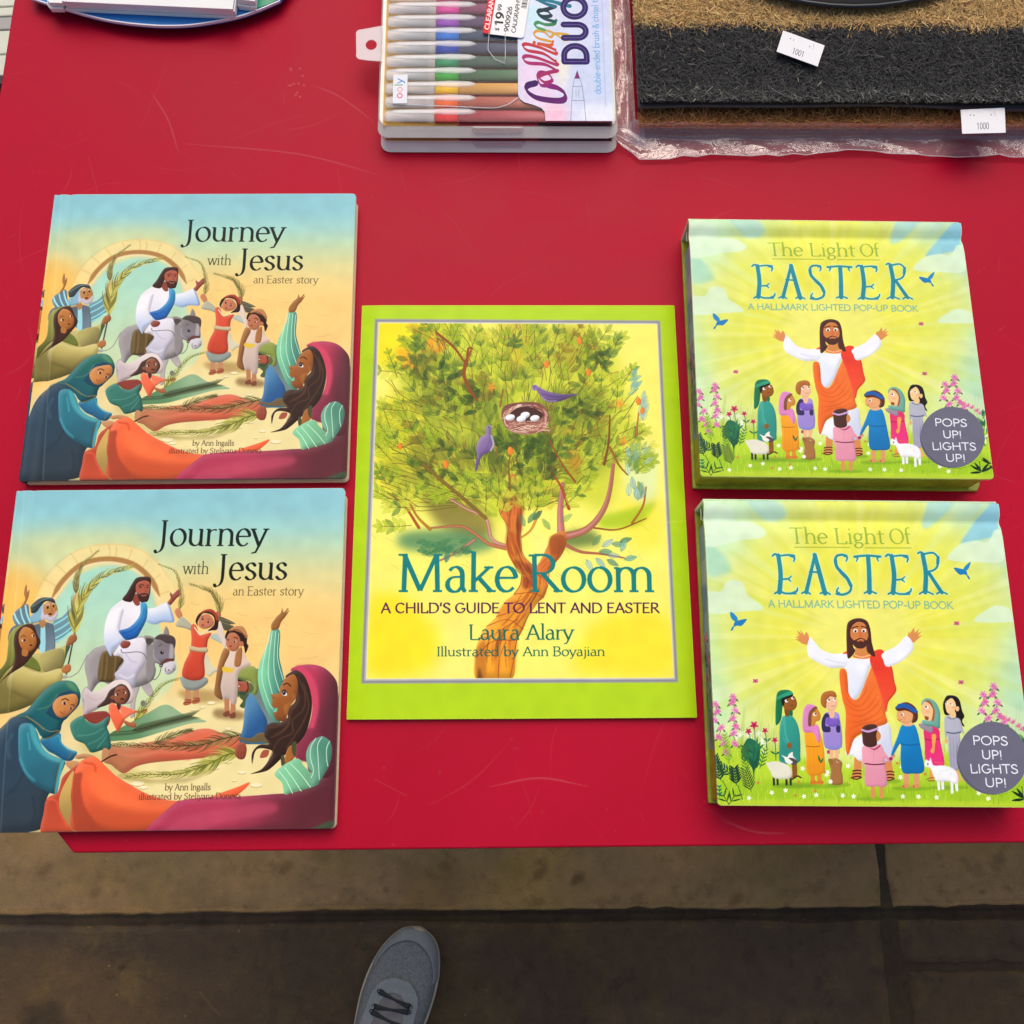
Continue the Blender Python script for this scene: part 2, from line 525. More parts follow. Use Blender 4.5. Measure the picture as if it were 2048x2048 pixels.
def make_glyphs():
    S, X, C, A, D = .085, XH, CAP, .73, -.21
    sf = lambda *p: [(x, y, .085) for x, y in p]
    L = lambda *p: (list(p), False)
    Q = lambda *p: (list(p), True)
    full = lambda cx, cy, rx, ry: (arc(cx, cy, rx, ry, 90, 450, 21), False)
    g = {' ': (.26, [], [])}
    g['a'] = (.43, [L(*(arc(.2, .31, .125, .14, 150, 0, 7)+[(.325, .08), (.36, .015), (.4, .03)])), L(*([(.325, .27)]+arc(.185, .13, .135, .135, 95, 300, 10)+[(.325, .1)]))], [])
    g['b'] = (.50, [L((.1, A), (.1, 0)), full(.27, .225, .185, .225)], [(.065, A-.01, .04)])
    g['c'] = (.42, [L(*arc(.235, .225, .18, .225, 45, 315, 14))], [])
    g['d'] = (.51, [L((.41, A), (.41, 0)), full(.235, .225, .185, .225)], [(.375, A-.01, .04), (.44, .01, .05)])
    g['e'] = (.45, [L((.06, .25), (.395, .25)), L(*([(.395, .25)]+arc(.23, .225, .175, .225, 15, 318, 15)))], [])
    g['f'] = (.29, [L(*(arc(.26, .6, .13, .13, 60, 180, 6)+[(.13, 0)])), L((.03, X-.02), (.27, X-.02))], sf((.14, .01)))
    g['g'] = (.44, [full(.205, .295, .14, .155), L((.13, .16), (.09, .1), (.13, .055), (.3, .04), (.37, -.03), (.33, -.13), (.2, -.18), (.08, -.14), (.05, -.07), (.13, .02)), L((.31, .4), (.41, .44))], [])
    g['h'] = (.51, [L((.1, A), (.1, 0)), L(*([(.1, .26)]+arc(.255, .29, .155, .155, 165, 0, 8)+[(.41, 0)]))], sf((.1, .01), (.41, .01))+[(.065, A-.01, .04)])
    g['i'] = (.22, [L((.11, X), (.11, 0)), L((.11, .63), (.111, .632))], sf((.11, .01))+[(.075, X-.01, .04)])
    g['j'] = (.22, [L((.13, X), (.13, -.08), (.09, -.18), (.01, -.2)), L((.13, .63), (.131, .632))], [(.095, X-.01, .04)])
    g['k'] = (.48, [L((.1, A), (.1, 0)), L((.4, X), (.1, .17)), L((.19, .26), (.43, 0))], sf((.1, .01), (.43, .01), (.38, X-.01))+[(.065, A-.01, .04)])
    g['l'] = (.22, [L((.11, A), (.11, 0))], sf((.11, .01))+[(.075, A-.01, .04)])
    arch = lambda x: L(*([(x, .26)]+arc(x+.145, .3, .145, .145, 165, 0, 8)+[(x+.29, 0)]))
    g['m'] = (.79, [L((.1, X), (.1, 0)), arch(.1), arch(.39)], sf((.1, .01), (.39, .01), (.68, .01))+[(.065, X-.01, .04)])
    g['n'] = (.51, [L((.1, X), (.1, 0)), L(*([(.1, .26)]+arc(.255, .29, .155, .155, 165, 0, 8)+[(.41, 0)]))], sf((.1, .01), (.41, .01))+[(.065, X-.01, .04)])
    g['o'] = (.49, [full(.245, .225, .195, .225)], [])
    g['p'] = (.5, [L((.1, X), (.1, D)), full(.27, .225, .18, .225)], sf((.1, D+.01))+[(.065, X-.01, .04)])
    g['r'] = (.34, [L((.1, X), (.1, 0)), L(*([(.1, .25)]+arc(.25, .29, .15, .14, 165, 65, 6)))], sf((.1, .01))+[(.065, X-.01, .04)])
    g['s'] = (.37, [Q((.31, .37), (.24, .435), (.14, .43), (.075, .35), (.13, .265), (.25, .205), (.315, .115), (.25, .02), (.14, .01), (.05, .08))], [])
    g['t'] = (.32, [L(*([(.14, .58), (.14, .1)]+arc(.23, .09, .09, .08, 200, 300, 5))), L((.03, X-.02), (.29, X-.02))], [])
    g['u'] = (.51, [L(*([(.1, X), (.1, .15)]+arc(.245, .15, .145, .14, 190, 345, 7)+[(.4, .18)])), L((.4, X), (.4, 0))], [(.065, X-.01, .04), (.365, X-.01, .04), (.44, .01, .045)])
    g['v'] = (.44, [L((.03, X), (.22, 0)), L((.22, 0), (.41, X))], sf((.05, X-.01), (.4, X-.01)))
    g['w'] = (.68, [L((.03, X), (.19, 0)), L((.19, 0), (.34, X)), L((.34, X), (.49, 0)), L((.49, 0), (.65, X))], sf((.05, X-.01), (.35, X-.01), (.63, X-.01)))
    g['y'] = (.45, [L((.03, X), (.23, 0)), L((.42, X), (.23, 0), (.15, -.17), (.03, -.2))], sf((.05, X-.01), (.41, X-.01)))
    # capitals
    g['A'] = (.62, [L((.05, 0), (.31, C)), L((.31, C), (.57, 0)), L((.14, .24), (.48, .24))], sf((.05, .01), (.57, .01)))
    g['B'] = (.54, [L((.1, 0), (.1, C)), L(*([(.1, C)]+arc(.27, .52, .16, .16, 90, -90, 8)+[(.1, .36)])), L(*([(.27, .36)]+arc(.28, .18, .19, .18, 90, -90, 8)+[(.1, 0)]))], sf((.08, .01), (.08, C-.01)))
    g['C'] = (.62, [L(*arc(.34, .34, .28, .34, 48, 312, 15))], [])
    g['D'] = (.68, [L((.1, 0), (.1, C)), L(*([(.1, C)]+arc(.3, .34, .31, .34, 90, -90, 12)+[(.1, 0)]))], sf((.08, .01), (.08, C-.01)))
    g['E'] = (.51, [L((.1, 0), (.1, C)), L((.1, C), (.44, C)), L((.1, .36), (.38, .36)), L((.1, 0), (.46, 0))], sf((.07, .01), (.07, C-.01))+[])
    g['G'] = (.67, [L(*(arc(.34, .34, .28, .34, 48, 340, 16)+[(.605, .3), (.42, .3)]))], [])
    g['H'] = (.68, [L((.1, 0), (.1, C)), L((.58, 0), (.58, C)), L((.1, .36), (.58, .36))], sf((.1, .01), (.1, C-.01), (.58, .01), (.58, C-.01)))
    g['I'] = (.24, [L((.12, 0), (.12, C))], sf((.12, .01), (.12, C-.01)))
    g['J'] = (.36, [Q((.2, C), (.2, .3), (.19, .02), (.13, -.12), (.02, -.17), (-.03, -.12))], sf((.2, C-.01)))
    g['K'] = (.57, [L((.1, 0), (.1, C)), L((.48, C), (.1, .3)), L((.2, .39), (.52, 0))], sf((.1, .01), (.1, C-.01), (.5, .01), (.46, C-.01)))
    g['L'] = (.5, [L((.1, C), (.1, 0)), L((.1, 0), (.45, 0)), L((.45, 0), (.46, .1))], sf((.1, C-.01)))
    g['M'] = (.88, [L((.13, 0), (.15, C)), L((.13, C), (.43, .02)), L((.43, .02), (.73, C)), L((.73, C), (.75, 0))], sf((.12, .01), (.11, C-.01), (.75, .01), (.75, C-.01)))
    g['N'] = (.7, [L((.1, 0), (.1, C)), L((.1, C), (.59, .0)), L((.59, 0), (.59, C))], sf((.1, .01), (.08, C-.01), (.59, C-.01)))
    g['O'] = (.74, [full(.37, .34, .31, .34)], [])
    g['P'] = (.52, [L((.1, 0), (.1, C)), L(*([(.1, C)]+arc(.27, .5, .2, .18, 90, -90, 9)+[(.1, .32)]))], sf((.1, .01), (.08, C-.01)))
    g['R'] = (.58, [L((.1, 0), (.1, C)), L(*([(.1, C)]+arc(.27, .51, .18, .17, 90, -90, 9)+[(.1, .34)])), L((.24, .34), (.54, 0))], sf((.1, .01), (.08, C-.01), (.53, .01)))
    g['S'] = (.5, [Q((.42, .58), (.33, .675), (.2, .67), (.09, .56), (.13, .43), (.3, .33), (.42, .22), (.4, .07), (.25, -.005), (.11, .03), (.05, .12))], [])
    g['T'] = (.56, [L((.28, 0), (.28, C)), L((.03, C), (.53, C))], sf((.28, .01)))
    g['U'] = (.66, [L(*([(.1, C), (.1, .25)]+arc(.33, .24, .23, .24, 190, 350, 9)+[(.56, .25), (.56, C)]))], sf((.1, C-.01), (.56, C-.01)))
    g['Y'] = (.56, [L((.03, C), (.28, .33)), L((.53, C), (.28, .33)), L((.28, .33), (.28, 0))], sf((.28, .01)))
    # figures and points
    g['0'] = (.48, [full(.24, .34, .17, .34)], [])
    g['1'] = (.48, [L((.12, .56), (.26, C), (.26, 0))], [])
    g['2'] = (.48, [L(*(arc(.24, .49, .17, .19, 160, -25, 9)+[(.07, 0), (.43, 0)]))], [])
    g['6'] = (.48, [full(.24, .21, .17, .21), Q((.35, .66), (.2, .56), (.09, .36), (.07, .2))], [])
    g['9'] = (.48, [full(.24, .47, .17, .21), Q((.13, .02), (.28, .12), (.39, .32), (.41, .48))], [])
    g['$'] = (.48, [(g['S'][1][0][0], True), L((.25, .75), (.25, -.08))], [])
    g['-'] = (.36, [L((.07, .25), (.29, .25))], [])
    g['.'] = (.2, [L((.1, .02), (.101, .022))], [])
    g['!'] = (.24, [L((.12, C), (.12, .2)), L((.12, .02), (.121, .022))], [])
    g["'"] = (.2, [L((.11, C), (.08, .5))], [])
    g['&'] = (.62, [Q((.56, .0), (.36, .24), (.18, .5), (.2, .62), (.31, .67), (.39, .58), (.33, .45), (.12, .27), (.08, .13), (.18, .01), (.34, .02), (.47, .15), (.53, .3))], [])
    return g

GLYPH = make_glyphs()
# ---------------------------------------------------------------- the picture book's jacket
def cover_parade():
    p = Paint(1180, 1180, [(34.5, 981), (692.3, 975.3), (668.2, 1655.8), (-53, 1667.5)])
    S, l, E = p.shape, p.line, p.ell
    A = lambda: p.F(0, 1100, 300, 1400, 1932)
    B = lambda: p.F(0, 1360, 300, 1660, 1932)
    Cn = lambda: p.F(140, 1120, 440, 1420, 1932)
    D = lambda: p.F(330, 1180, 630, 1480, 1932)
    R = lambda: p.F(390, 1300, 690, 1600, 1932)
    K = lambda: p.F(130, 1380, 500, 1660, 1932)
    Z = lambda: p.F(0, 960, 700, 1700, 1828)
    p.vgrad([(0, '8cc6d0'), (.07, '90cad0'), (.13, 'a0d2c8'), (.19, 'bcd8b0'), (.26, 'dcd898'), (.34, 'eed68a'), (.42, 'f5cf7e'), (.52, 'f6ce80'), (.62, 'eed38c'), (.72, 'ead79c'), (.85, 'e2d596'), (1, 'd6c284')])
    Z()
    S([(-60, 500), (150, 480), (260, 640), (200, 900), (60, 1200), (-160, 1300)], 'fcbe56', soft=90, alpha=.8)
    S([(60, 300), (700, 260), (760, 420), (300, 430)], 'e0dc94', soft=70, alpha=.6)
    S([(900, 560), (1750, 640), (1750, 960), (1000, 1000)], 'f9cf7c', soft=90, alpha=.6)
    # stone gate
    l([(220, 640), (290, 520), (410, 410), (560, 372), (720, 400), (820, 490), (880, 610)], 88, 'f5dc94', alpha=.75, soft=6)
    for a, b in (((196, 600), (262, 632)), ((232, 520), (300, 560)), ((290, 440), (345, 490)), ((370, 385), (408, 440)), ((470, 352), (490, 415)), ((570, 340), (572, 402)), ((610, 345), (604, 402)), ((690, 362), (668, 420)), ((775, 415), (735, 470)), ((840, 490), (785, 530)), ((885, 580), (825, 600))):
        l([a, ((a[0]+b[0])/2+4, (a[1]+b[1])/2), b], 5, 'cfae66', alpha=.55, soft=1.5)
    l([(180, 620), (240, 500), (340, 405), (470, 348), (600, 336), (720, 358), (820, 425), (890, 520)], 4, 'd0b26c', alpha=.5, soft=2)
    S([(262, 690), (300, 620), (400, 505), (560, 448), (700, 478), (790, 570), (822, 690), (850, 800), (930, 1000), (760, 1200), (430, 1200), (360, 1110), (300, 900)], 'a9dcc4', col2='cbdcab', g=(560, 480, 560, 1180), soft=9)
    l([(262, 640), (330, 540), (430, 452), (560, 424), (690, 448), (782, 522), (836, 640), (845, 690)], 28, 'f6dfae', alpha=.8, soft=7)
    l([(268, 622), (330, 525), (430, 440), (560, 412), (690, 436), (785, 512), (838, 610)], 27, 'a8783f', alpha=.92, soft=3, taper=.1)
    for a in ((1390, 720, 1460, 705), (1460, 705, 1500, 760), (1330, 760, 1370, 800), (1500, 860, 1590, 870), (1320, 860, 1400, 850), (1580, 790, 1660, 800), (1240, 690, 1300, 710), (1150, 620, 1230, 610), (1560, 930, 1660, 920), (940, 800, 940, 900), (1000, 640, 1050, 650)):
        l([a[:2], ((a[0]+a[2])/2, (a[1]+a[3])/2+6), a[2:]], 3.5, 'd9b068', alpha=.55)
    # ground
    S([(830, 1130), (1250, 1080), (1300, 1200), (1500, 1400), (1500, 1700), (700, 1640), (500, 1400), (760, 1200)], 'efdf9e', soft=40, alpha=.9)
    S([(360, 1180), (460, 1200), (520, 1420), (700, 1500), (800, 1600), (520, 1500), (380, 1300)], 'd9c980', soft=16, alpha=.9)
    S([(940, 1100), (1230, 1105), (1200, 1150), (1010, 1160)], '9a7438', soft=16, alpha=.6)
    S([(1130, 1195), (1270, 1210), (1260, 1250), (1130, 1240)], '7c5a34', soft=12, alpha=.7)
    for x, y, w in ((1105, 1162, 22), (1060, 1185, 14), (1010, 1200, 10), (1195, 1297, 18), (1265, 1525, 20), (1225, 1568, 12), (1340, 1590, 30), (720, 1583, 34), (750, 1604, 22), (1120, 1500, 26), (1190, 1470, 20)):
        E(x, y, w, w*.35, 'f6ecc0', alpha=.9); l([(x-w, y+w*.3), (x, y+w*.5), (x+w, y+w*.25)], 3, 'a98e54', alpha=.8)
    K()
    # green cloth and coral cloth on the road
    S([(430, 480), (700, 330), (880, 230), (1060, 150), (1240, 250), (1480, 325), (1300, 350), (1000, 440), (760, 510), (560, 530), (450, 530)], '5b8a5e', col2='93b48a', g=(600, 480, 1080, 180), n=5)
    l([(480, 470), (760, 440), (1000, 350), (1300, 270)], 24, '3a4e34', alpha=.65, soft=6)
    for i in range(46):
        t = i/45; x = 700+620*t; y = 425-150*t
        for sd in (-1, 1):
            l([(x, y), (x+60, y+sd*26-18), (x+110, y+sd*48-30)], 9, ('38402a', '4a5536', '2f3c2c', '5c6a40')[i % 4], w2=1.5, alpha=.75)
    l([(500, 440), (720, 420), (1000, 350), (1320, 270)], 7, '33381f')
    S([(440, 575), (620, 590), (760, 560), (1100, 500), (1300, 430), (1500, 400), (1700, 470), (1840, 490), (1830, 620), (1500, 700), (1200, 730), (900, 760), (740, 800), (620, 870), (540, 830), (480, 780), (400, 740)], 'dd6a4a', col2='b9764e', g=(1300, 600, 460, 650), n=5, vol=.5, vr=40)
    l([(620, 860), (760, 760), (1000, 690), (1300, 720)], 26, 'c9503c', alpha=.5, soft=8)
    l([(540, 640), (700, 690), (1000, 640), (1240, 640)], 30, 'e8806a', alpha=.4, soft=10)
    G1 = ['50502a', '6b6a38', '3c3c22', '8a8450', '7a7a44']
    p.frond([(1850, 462), (1640, 510), (1450, 565), (1250, 580), (1000, 590), (700, 575), (480, 572)], G1, n=40, ln=190, w=13, spread=.42, sw=11)
    p.frond([(930, 560), (1080, 490), (1230, 440), (1330, 415)], G1, n=22, ln=110, w=11, spread=.5, sw=7)
    G2 = ['8a8f38', 'a8a848', '6a6f28', 'c0bc60', '7d8030']
    l([(560, 900), (900, 950), (1300, 930), (1560, 800)], 40, '8a7a40', alpha=.4, soft=14)
    p.frond([(1830, 655), (1700, 670), (1600, 720), (1500, 770), (1350, 830), (1150, 880), (900, 880), (640, 900)], G2, n=44, ln=240, w=15, spread=.40, stem='6a6a28', sw=14)
    # donkey
    Cn()
    for P in ([(150, 1720), (230, 1640), (240, 1932), (180, 1990)], [(800, 1640), (900, 1620), (850, 1800), (830, 2000), (770, 2000)], [(920, 1600), (1020, 1570), (1080, 1720), (1030, 1760), (960, 1690)]):
        S(P, 'a39d9f', col2='b8b0a8', g=(0, 1600, 0, 1900), vol=.5)
    S([(400, 1110), (300, 1150), (215, 1250), (190, 1380), (215, 1520), (225, 1640), (160, 1800), (230, 1810), (290, 1690), (400, 1570), (600, 1640), (850, 1640), (1050, 1560), (1110, 1430), (1090, 1330), (1000, 1000), (700, 1030)], '96908f', col2='a9a3a0', g=(300, 1100, 900, 1600), vol=.9, vr=60)
    l([(225, 1225), (170, 1330), (110, 1440), (20, 1500), (-40, 1510)], 11, '8d8a80')
    E(-75, 1510, 50, 22, 'a5a598', rot=-5)
    S([(460, 1170), (390, 1250), (360, 1530), (480, 1570), (560, 1560), (620, 1400), (690, 1300), (660, 1230), (560, 1210)], '5f4c2a', vol=.8, vr=26)
    for x in (420, 480, 590):
        l([(x, 1230), (x-10, 1400), (x-30, 1540)], 22, '8a7440', alpha=.6, soft=4)
    # rider's robe over the far side and near leg
    S([(700, 1010), (860, 1000), (960, 1010), (990, 1130), (980, 1260), (960, 1350), (880, 1480), (830, 1640), (770, 1640), (640, 1560), (575, 1470), (640, 1400), (700, 1300), (640, 1240), (560, 1220), (620, 1120)], 'e6e3ea', col2='b9b6c8', g=(820, 1050, 720, 1620), vol=.6, vr=40)
    l([(720, 1210), (790, 1300), (870, 1320)], 16, 'b6b4c8', alpha=.7, soft=5)
    l([(640, 1480), (740, 1520), (830, 1480)], 26, 'f2f0f4', alpha=.5, soft=10)
    l([(660, 1150), (690, 1195), (900, 1185), (985, 1260), (1010, 1440), (1080, 1540), (1150, 1480), (1180, 1370)], 9, '5c5a58')
    # neck and head of the donkey
    S([(985, 1100), (1060, 1080), (1160, 1330), (1100, 1330), (1090, 1470), (1020, 1570), (980, 1420), (990, 1250)], '8d8787', vol=.5)
    S([(960, 980), (1030, 975), (1110, 1010), (1130, 1060), (1060, 1070), (1000, 1120), (985, 1070)], '8c867e', vol=.8)
    S([(985, 1010), (1080, 1020), (1060, 1060), (1000, 1090)], '4e443e')
    S([(1210, 960), (1225, 880), (1240, 850), (1270, 890), (1280, 975)], '8f877c', vol=.6)
    S([(1090, 1020), (1180, 960), (1290, 965), (1350, 1040), (1350, 1180), (1340, 1290), (1200, 1330), (1120, 1320), (1060, 1210), (1065, 1100)], '77706f', col2='88818a', g=(1200, 980, 1200, 1320), vol=.7, vr=40)
    S([(1300, 1080), (1340, 1130), (1330, 1280), (1280, 1290)], 'bcb4b6', soft=10, alpha=.8)
    S([(1095, 1010), (1150, 960), (1230, 955), (1330, 980), (1365, 1040), (1350, 1140), (1320, 1080), (1250, 1070), (1180, 1030)], '4a3e3c', vol=.5)
    l([(1080, 1150), (1085, 1250), (1160, 1320)], 10, 'aaa4a4')
    S([(1200, 1400), (1190, 1350), (1330, 1300), (1370, 1380), (1340, 1440), (1270, 1475), (1215, 1450)], 'd2cdd0', vol=.8, vr=30)
    l([(1185, 1340), (1240, 1290), (1335, 1285)], 36, '6a3a34')
    E(1176, 1358, 22, 22, '2c2424'); E(1176, 1358, 9, 9, 'd8d0c0')
    E(1275, 1418, 12, 9, '4c4648'); E(1345, 1408, 10, 9, '5a5456'); l([(1235, 1390), (1230, 1420), (1245, 1440)], 8, '5a5456')
    E(1188, 1190, 22, 22, '1c1718'); E(1194, 1180, 6, 6, 'e8e4e4'); l([(1150, 1110), (1185, 1085)], 10, '4a4244')
    # rider
    S([(980, 640), (1100, 610), (1260, 545), (1310, 640), (1345, 795), (1200, 800), (1100, 830), (1000, 800), (950, 740)], 'e9eef4', col2='a9c3e6', g=(1150, 600, 1180, 800), vol=.5, vr=24)
    l([(1262, 545), (1300, 640), (1338, 780)], 14, '6f87ae', alpha=.8, soft=2)
    S([(1265, 545), (1300, 490), (1290, 440), (1300, 415), (1330, 440), (1390, 385), (1430, 385), (1425, 420), (1440, 440), (1380, 490), (1320, 560), (1295, 580)], '93453a', vol=.7, vr=20)
    l([(1340, 480), (1400, 430)], 7, 'c07a62', alpha=.7)
    S([(700, 500), (800, 480), (930, 540), (1000, 600), (985, 760), (900, 960), (860, 1010), (720, 1040), (560, 1170), (530, 1240), (500, 1180), (450, 1080), (440, 920), (470, 760), (540, 620)], 'eeecee', col2='d5d9ea', g=(760, 560, 500, 1150), vol=.45, vr=44)
    S([(660, 600), (690, 640), (640, 860), (660, 960), (700, 1040), (560, 1150), (525, 1240), (460, 1080), (445, 900), (500, 700)], 'f4f2f4', col2='b9c9ea', g=(560, 800, 520, 1230), vol=.5, vr=30)
    l([(690, 640), (640, 850), (650, 940)], 14, 'a9b4d0', alpha=.8, soft=4)
    S([(915, 545), (960, 540), (1000, 600), (990, 760), (900, 940), (850, 1000), (730, 1030), (650, 950), (640, 910), (760, 870), (860, 780), (910, 680)], '1d60b0', col2='3f9cc8', g=(720, 980, 980, 600), vol=.8, vr=26)
    for q in ([(690, 940), (820, 900), (920, 780), (960, 620)], [(730, 990), (860, 920), (950, 780), (985, 640)]):
        l(q, 10, '123f86', alpha=.55, soft=3)
    S([(650, 1090), (690, 1040), (770, 1050), (780, 1090), (740, 1130), (680, 1135)], '8e4436', vol=.7, vr=18)
    S([(800, 480), (870, 440), (905, 560), (870, 590), (830, 560)], '8c4334')
    S([(680, 510), (740, 420), (790, 330), (850, 240), (930, 215), (1035, 225), (1045, 320), (1030, 460), (990, 540), (900, 500), (870, 400), (830, 460), (790, 540)], '3a211c', vol=.5, vr=26)
    S([(850, 350), (880, 290), (960, 262), (1030, 290), (1030, 400), (1000, 480), (930, 520), (870, 450)], 'a5503c', col2='b5624a', g=(860, 300, 1020, 420), vol=.5, vr=24)
    S([(868, 420), (890, 440), (930, 425), (1000, 430), (1015, 470), (990, 520), (940, 545), (895, 520)], '43231e', vol=.4)
    l([(925, 455), (955, 462), (985, 452)], 16, 'a8604e')
    l([(890, 330), (925, 316), (955, 326)], 9, '2c1713'); l([(985, 326), (1020, 324)], 8, '2c1713')
    E(912, 348, 16, 9, '2a1a18'); E(1000, 352, 12, 9, '2a1a18'); l([(965, 345), (985, 400), (960, 412)], 8, '7a3828')
    # palm branches held on the left
    A()
    G3 = ['8a8440', 'b5b052', '6c6630', 'd2cf6a', 'a09a48']
    p.frond([(985, 560), (985, 440), (1010, 320), (1090, 170), (1270, 10)], ['8a8452', 'a39c5c', '746c3c'], n=26, ln=130, w=15, spread=.34, stem='6e6636', sw=8)
    # man with the striped sleeves
    S([(920, 740), (960, 590), (1000, 545), (1035, 600), (1010, 680), (960, 780)], 'b9905a', vol=.6)
    S([(680, 940), (800, 860), (930, 740), (950, 820), (930, 1020), (840, 1100), (710, 1190)], '6d94a0', vol=.5)
    for a in ((700, 960, 940, 800), (705, 1050, 945, 890), (710, 1140, 940, 985), (715, 1185, 900, 1060)):
        l([a[:2], ((a[0]+a[2])/2, (a[1]+a[3])/2+12), a[2:]], 22, '8fd8da')
    S([(160, 850), (250, 740), (360, 700), (380, 850), (430, 950), (220, 980)], '64808e', vol=.6)
    for a in ((180, 820, 260, 975), (255, 760, 330, 965), (325, 715, 395, 950)):
        l([a[:2], ((a[0]+a[2])/2-12, (a[1]+a[3])/2), a[2:]], 22, '9fe0e2')
    S([(260, 740), (320, 640), (305, 560), (320, 470), (340, 450), (350, 540), (372, 515), (380, 530), (360, 620), (310, 720)], 'a87442', vol=.6, vr=14)
    S([(110, 1080), (190, 970), (400, 960), (450, 960), (560, 930), (640, 940), (690, 990), (705, 1290), (560, 1320), (380, 1200), (130, 1200)], '56656f', col2='6f8390', g=(400, 960, 600, 1300), vol=.6)
    S([(530, 960), (578, 960), (580, 1300), (510, 1310), (520, 1120)], '9fdbe2')
    S([(500, 930), (570, 900), (590, 950), (545, 1010)], 'b27f4c')
    S([(390, 860), (560, 700), (560, 860), (500, 930), (420, 940)], '86b4c4', vol=.6)
    S([(560, 720), (640, 660), (720, 690), (745, 800), (715, 890), (640, 920), (575, 860)], 'b8824a', vol=.6, vr=24)
    S([(545, 720), (570, 830), (610, 830), (640, 860), (690, 840), (735, 780), (740, 840), (700, 905), (640, 925), (580, 890), (530, 900)], 'c6c0cc', soft=2, vol=.4)
    S([(395, 770), (400, 720), (500, 630), (600, 610), (690, 630), (715, 690), (690, 680), (600, 660), (530, 720), (470, 800), (410, 815)], '3c4848', vol=.8, vr=20)
    l([(420, 730), (540, 650), (640, 620)], 9, '7fa0a0', alpha=.8)
    E(615, 742, 14, 17, '2a1e1a'); E(690, 725, 12, 16, '2a1e1a'); E(648, 826, 24, 15, '6a2a22'); l([(655, 740), (680, 785), (655, 790)], 7, '8a5a30')
    l([(590, 708), (618, 695), (642, 708)], 8, 'd8d0d0'); l([(672, 692), (700, 690)], 8, 'd8d0d0')
    # olive woman with the branch
    p.frond([(962, 1080), (975, 940), (1010, 760), (1110, 560), (1330, 340), (1700, 210)], G3, n=40, ln=300, w=24, spread=.34, stem='8e883c', sw=14, tip=.4)
    l([(962, 1080), (930, 1230), (855, 1600)], 20, '4a4530')
    S([(810, 1500), (830, 1300), (860, 1220), (905, 1240), (870, 1330)], '3f5a3c')
    S([(850, 1220), (890, 1120), (960, 1080), (990, 1110), (985, 1165), (920, 1220), (860, 1240)], 'a06438', vol=.7, vr=16)
    S([(-120, 1700), (60, 1480), (220, 1480), (330, 1350), (560, 1320), (820, 1240), (850, 1200), (840, 1340), (815, 1520), (780, 1700), (600, 1800), (470, 1960), (100, 2100), (-300, 2100), (-200, 1850)], 'c3b668', col2='7a7038', g=(560, 1300, 300, 2000), vol=.6, vr=60)
    S([(520, 1350), (800, 1270), (815, 1480), (700, 1560), (560, 1560)], 'b5ac66', col2='7d7446', g=(560, 1350, 760, 1540), vol=.5)
    S([(100, 1640), (240, 1500), (420, 1560), (560, 1580), (790, 1530), (770, 1700), (640, 1760), (520, 1880), (440, 1940), (240, 1880), (100, 1790)], 'd0c272', col2='85783e', g=(400, 1530, 300, 1900), vol=.5, vr=40)
    S([(790, 1550), (830, 1490), (890, 1470), (915, 1500), (905, 1560), (840, 1590)], 'b4703e', vol=.6, vr=14)
    S([(100, 1240), (110, 1120), (180, 1010), (300, 960), (420, 950), (400, 1100), (260, 1200), (230, 1400), (80, 1560), (-80, 1760), (-260, 1900), (-120, 1650), (60, 1460)], '8d9444', col2='5f6228', g=(150, 1050, 40, 1700), vol=.7)
    S([(230, 1450), (330, 1340), (470, 1420), (520, 1560), (380, 1520)], '6f7a34', vol=.7)
    S([(170, 1180), (200, 1050), (300, 970), (420, 960), (480, 1090), (520, 1200), (430, 1340), (300, 1490), (120, 1600), (-60, 1760), (120, 1560), (180, 1400)], '442a20', vol=.5, vr=26)
    S([(235, 1100), (300, 1000), (390, 1010), (450, 1090), (470, 1190), (430, 1280), (340, 1310), (260, 1240)], 'c07d3e', col2='a8662f', g=(260, 1050, 440, 1290), vol=.5, vr=26)
    S([(290, 1270), (360, 1300), (340, 1370), (280, 1350)], 'b27238')
    E(300, 1166, 24, 16, 'f0e6d8'); E(310, 1164, 15, 17, '2c1a14'); E(425, 1106, 18, 14, 'f0e6d8'); E(433, 1104, 12, 15, '2c1a14')
    l([(265, 1120), (295, 1105), (330, 1115)], 8, '4a2a1a'); l([(405, 1070), (440, 1060)], 8, '4a2a1a'); E(396, 1228, 20, 12, '5c2018'); l([(385, 1150), (400, 1185), (380, 1190)], 6, '8a5226')
    # girl in the white scarf
    B()
    S([(1080, 440), (1350, 400), (1420, 480), (1370, 600), (1200, 560), (1120, 520)], '8a3a30', vol=.6)
    S([(1060, 190), (1110, 100), (1180, 150), (1300, 130), (1450, 20), (1560, -5), (1650, 30), (1720, 150), (1720, 260), (1640, 310), (1400, 300), (1250, 380), (1160, 420), (1080, 440), (1090, 300)], 'e2d3cc', col2='c2b0b2', g=(1450, 40, 1120, 400), vol=.7, vr=30)
    l([(1120, 200), (1220, 260), (1340, 220)], 12, 'b5a2a8', alpha=.6, soft=4)
    S([(1480, 90), (1560, 50), (1640, 90), (1680, 200), (1600, 310), (1450, 300), (1330, 340), (1250, 350), (1350, 250), (1410, 140)], '46302a', vol=.5)
    S([(1465, 200), (1500, 100), (1580, 75), (1640, 130), (1645, 220), (1590, 300), (1520, 310), (1470, 250)], '8c5238', vol=.6, vr=24)
    E(1450, 225, 28, 26, '8a5036')
    E(1505, 190, 20, 16, 'eee6dc'); E(1512, 188, 13, 16, '241612'); E(1607, 163, 18, 15, 'eee6dc'); E(1600, 163, 12, 15, '241612'); E(1575, 245, 26, 14, '4c1e1a')
    l([(1495, 150), (1520, 132), (1545, 140)], 8, '33201a'); l([(1590, 120), (1620, 118)], 8, '33201a')
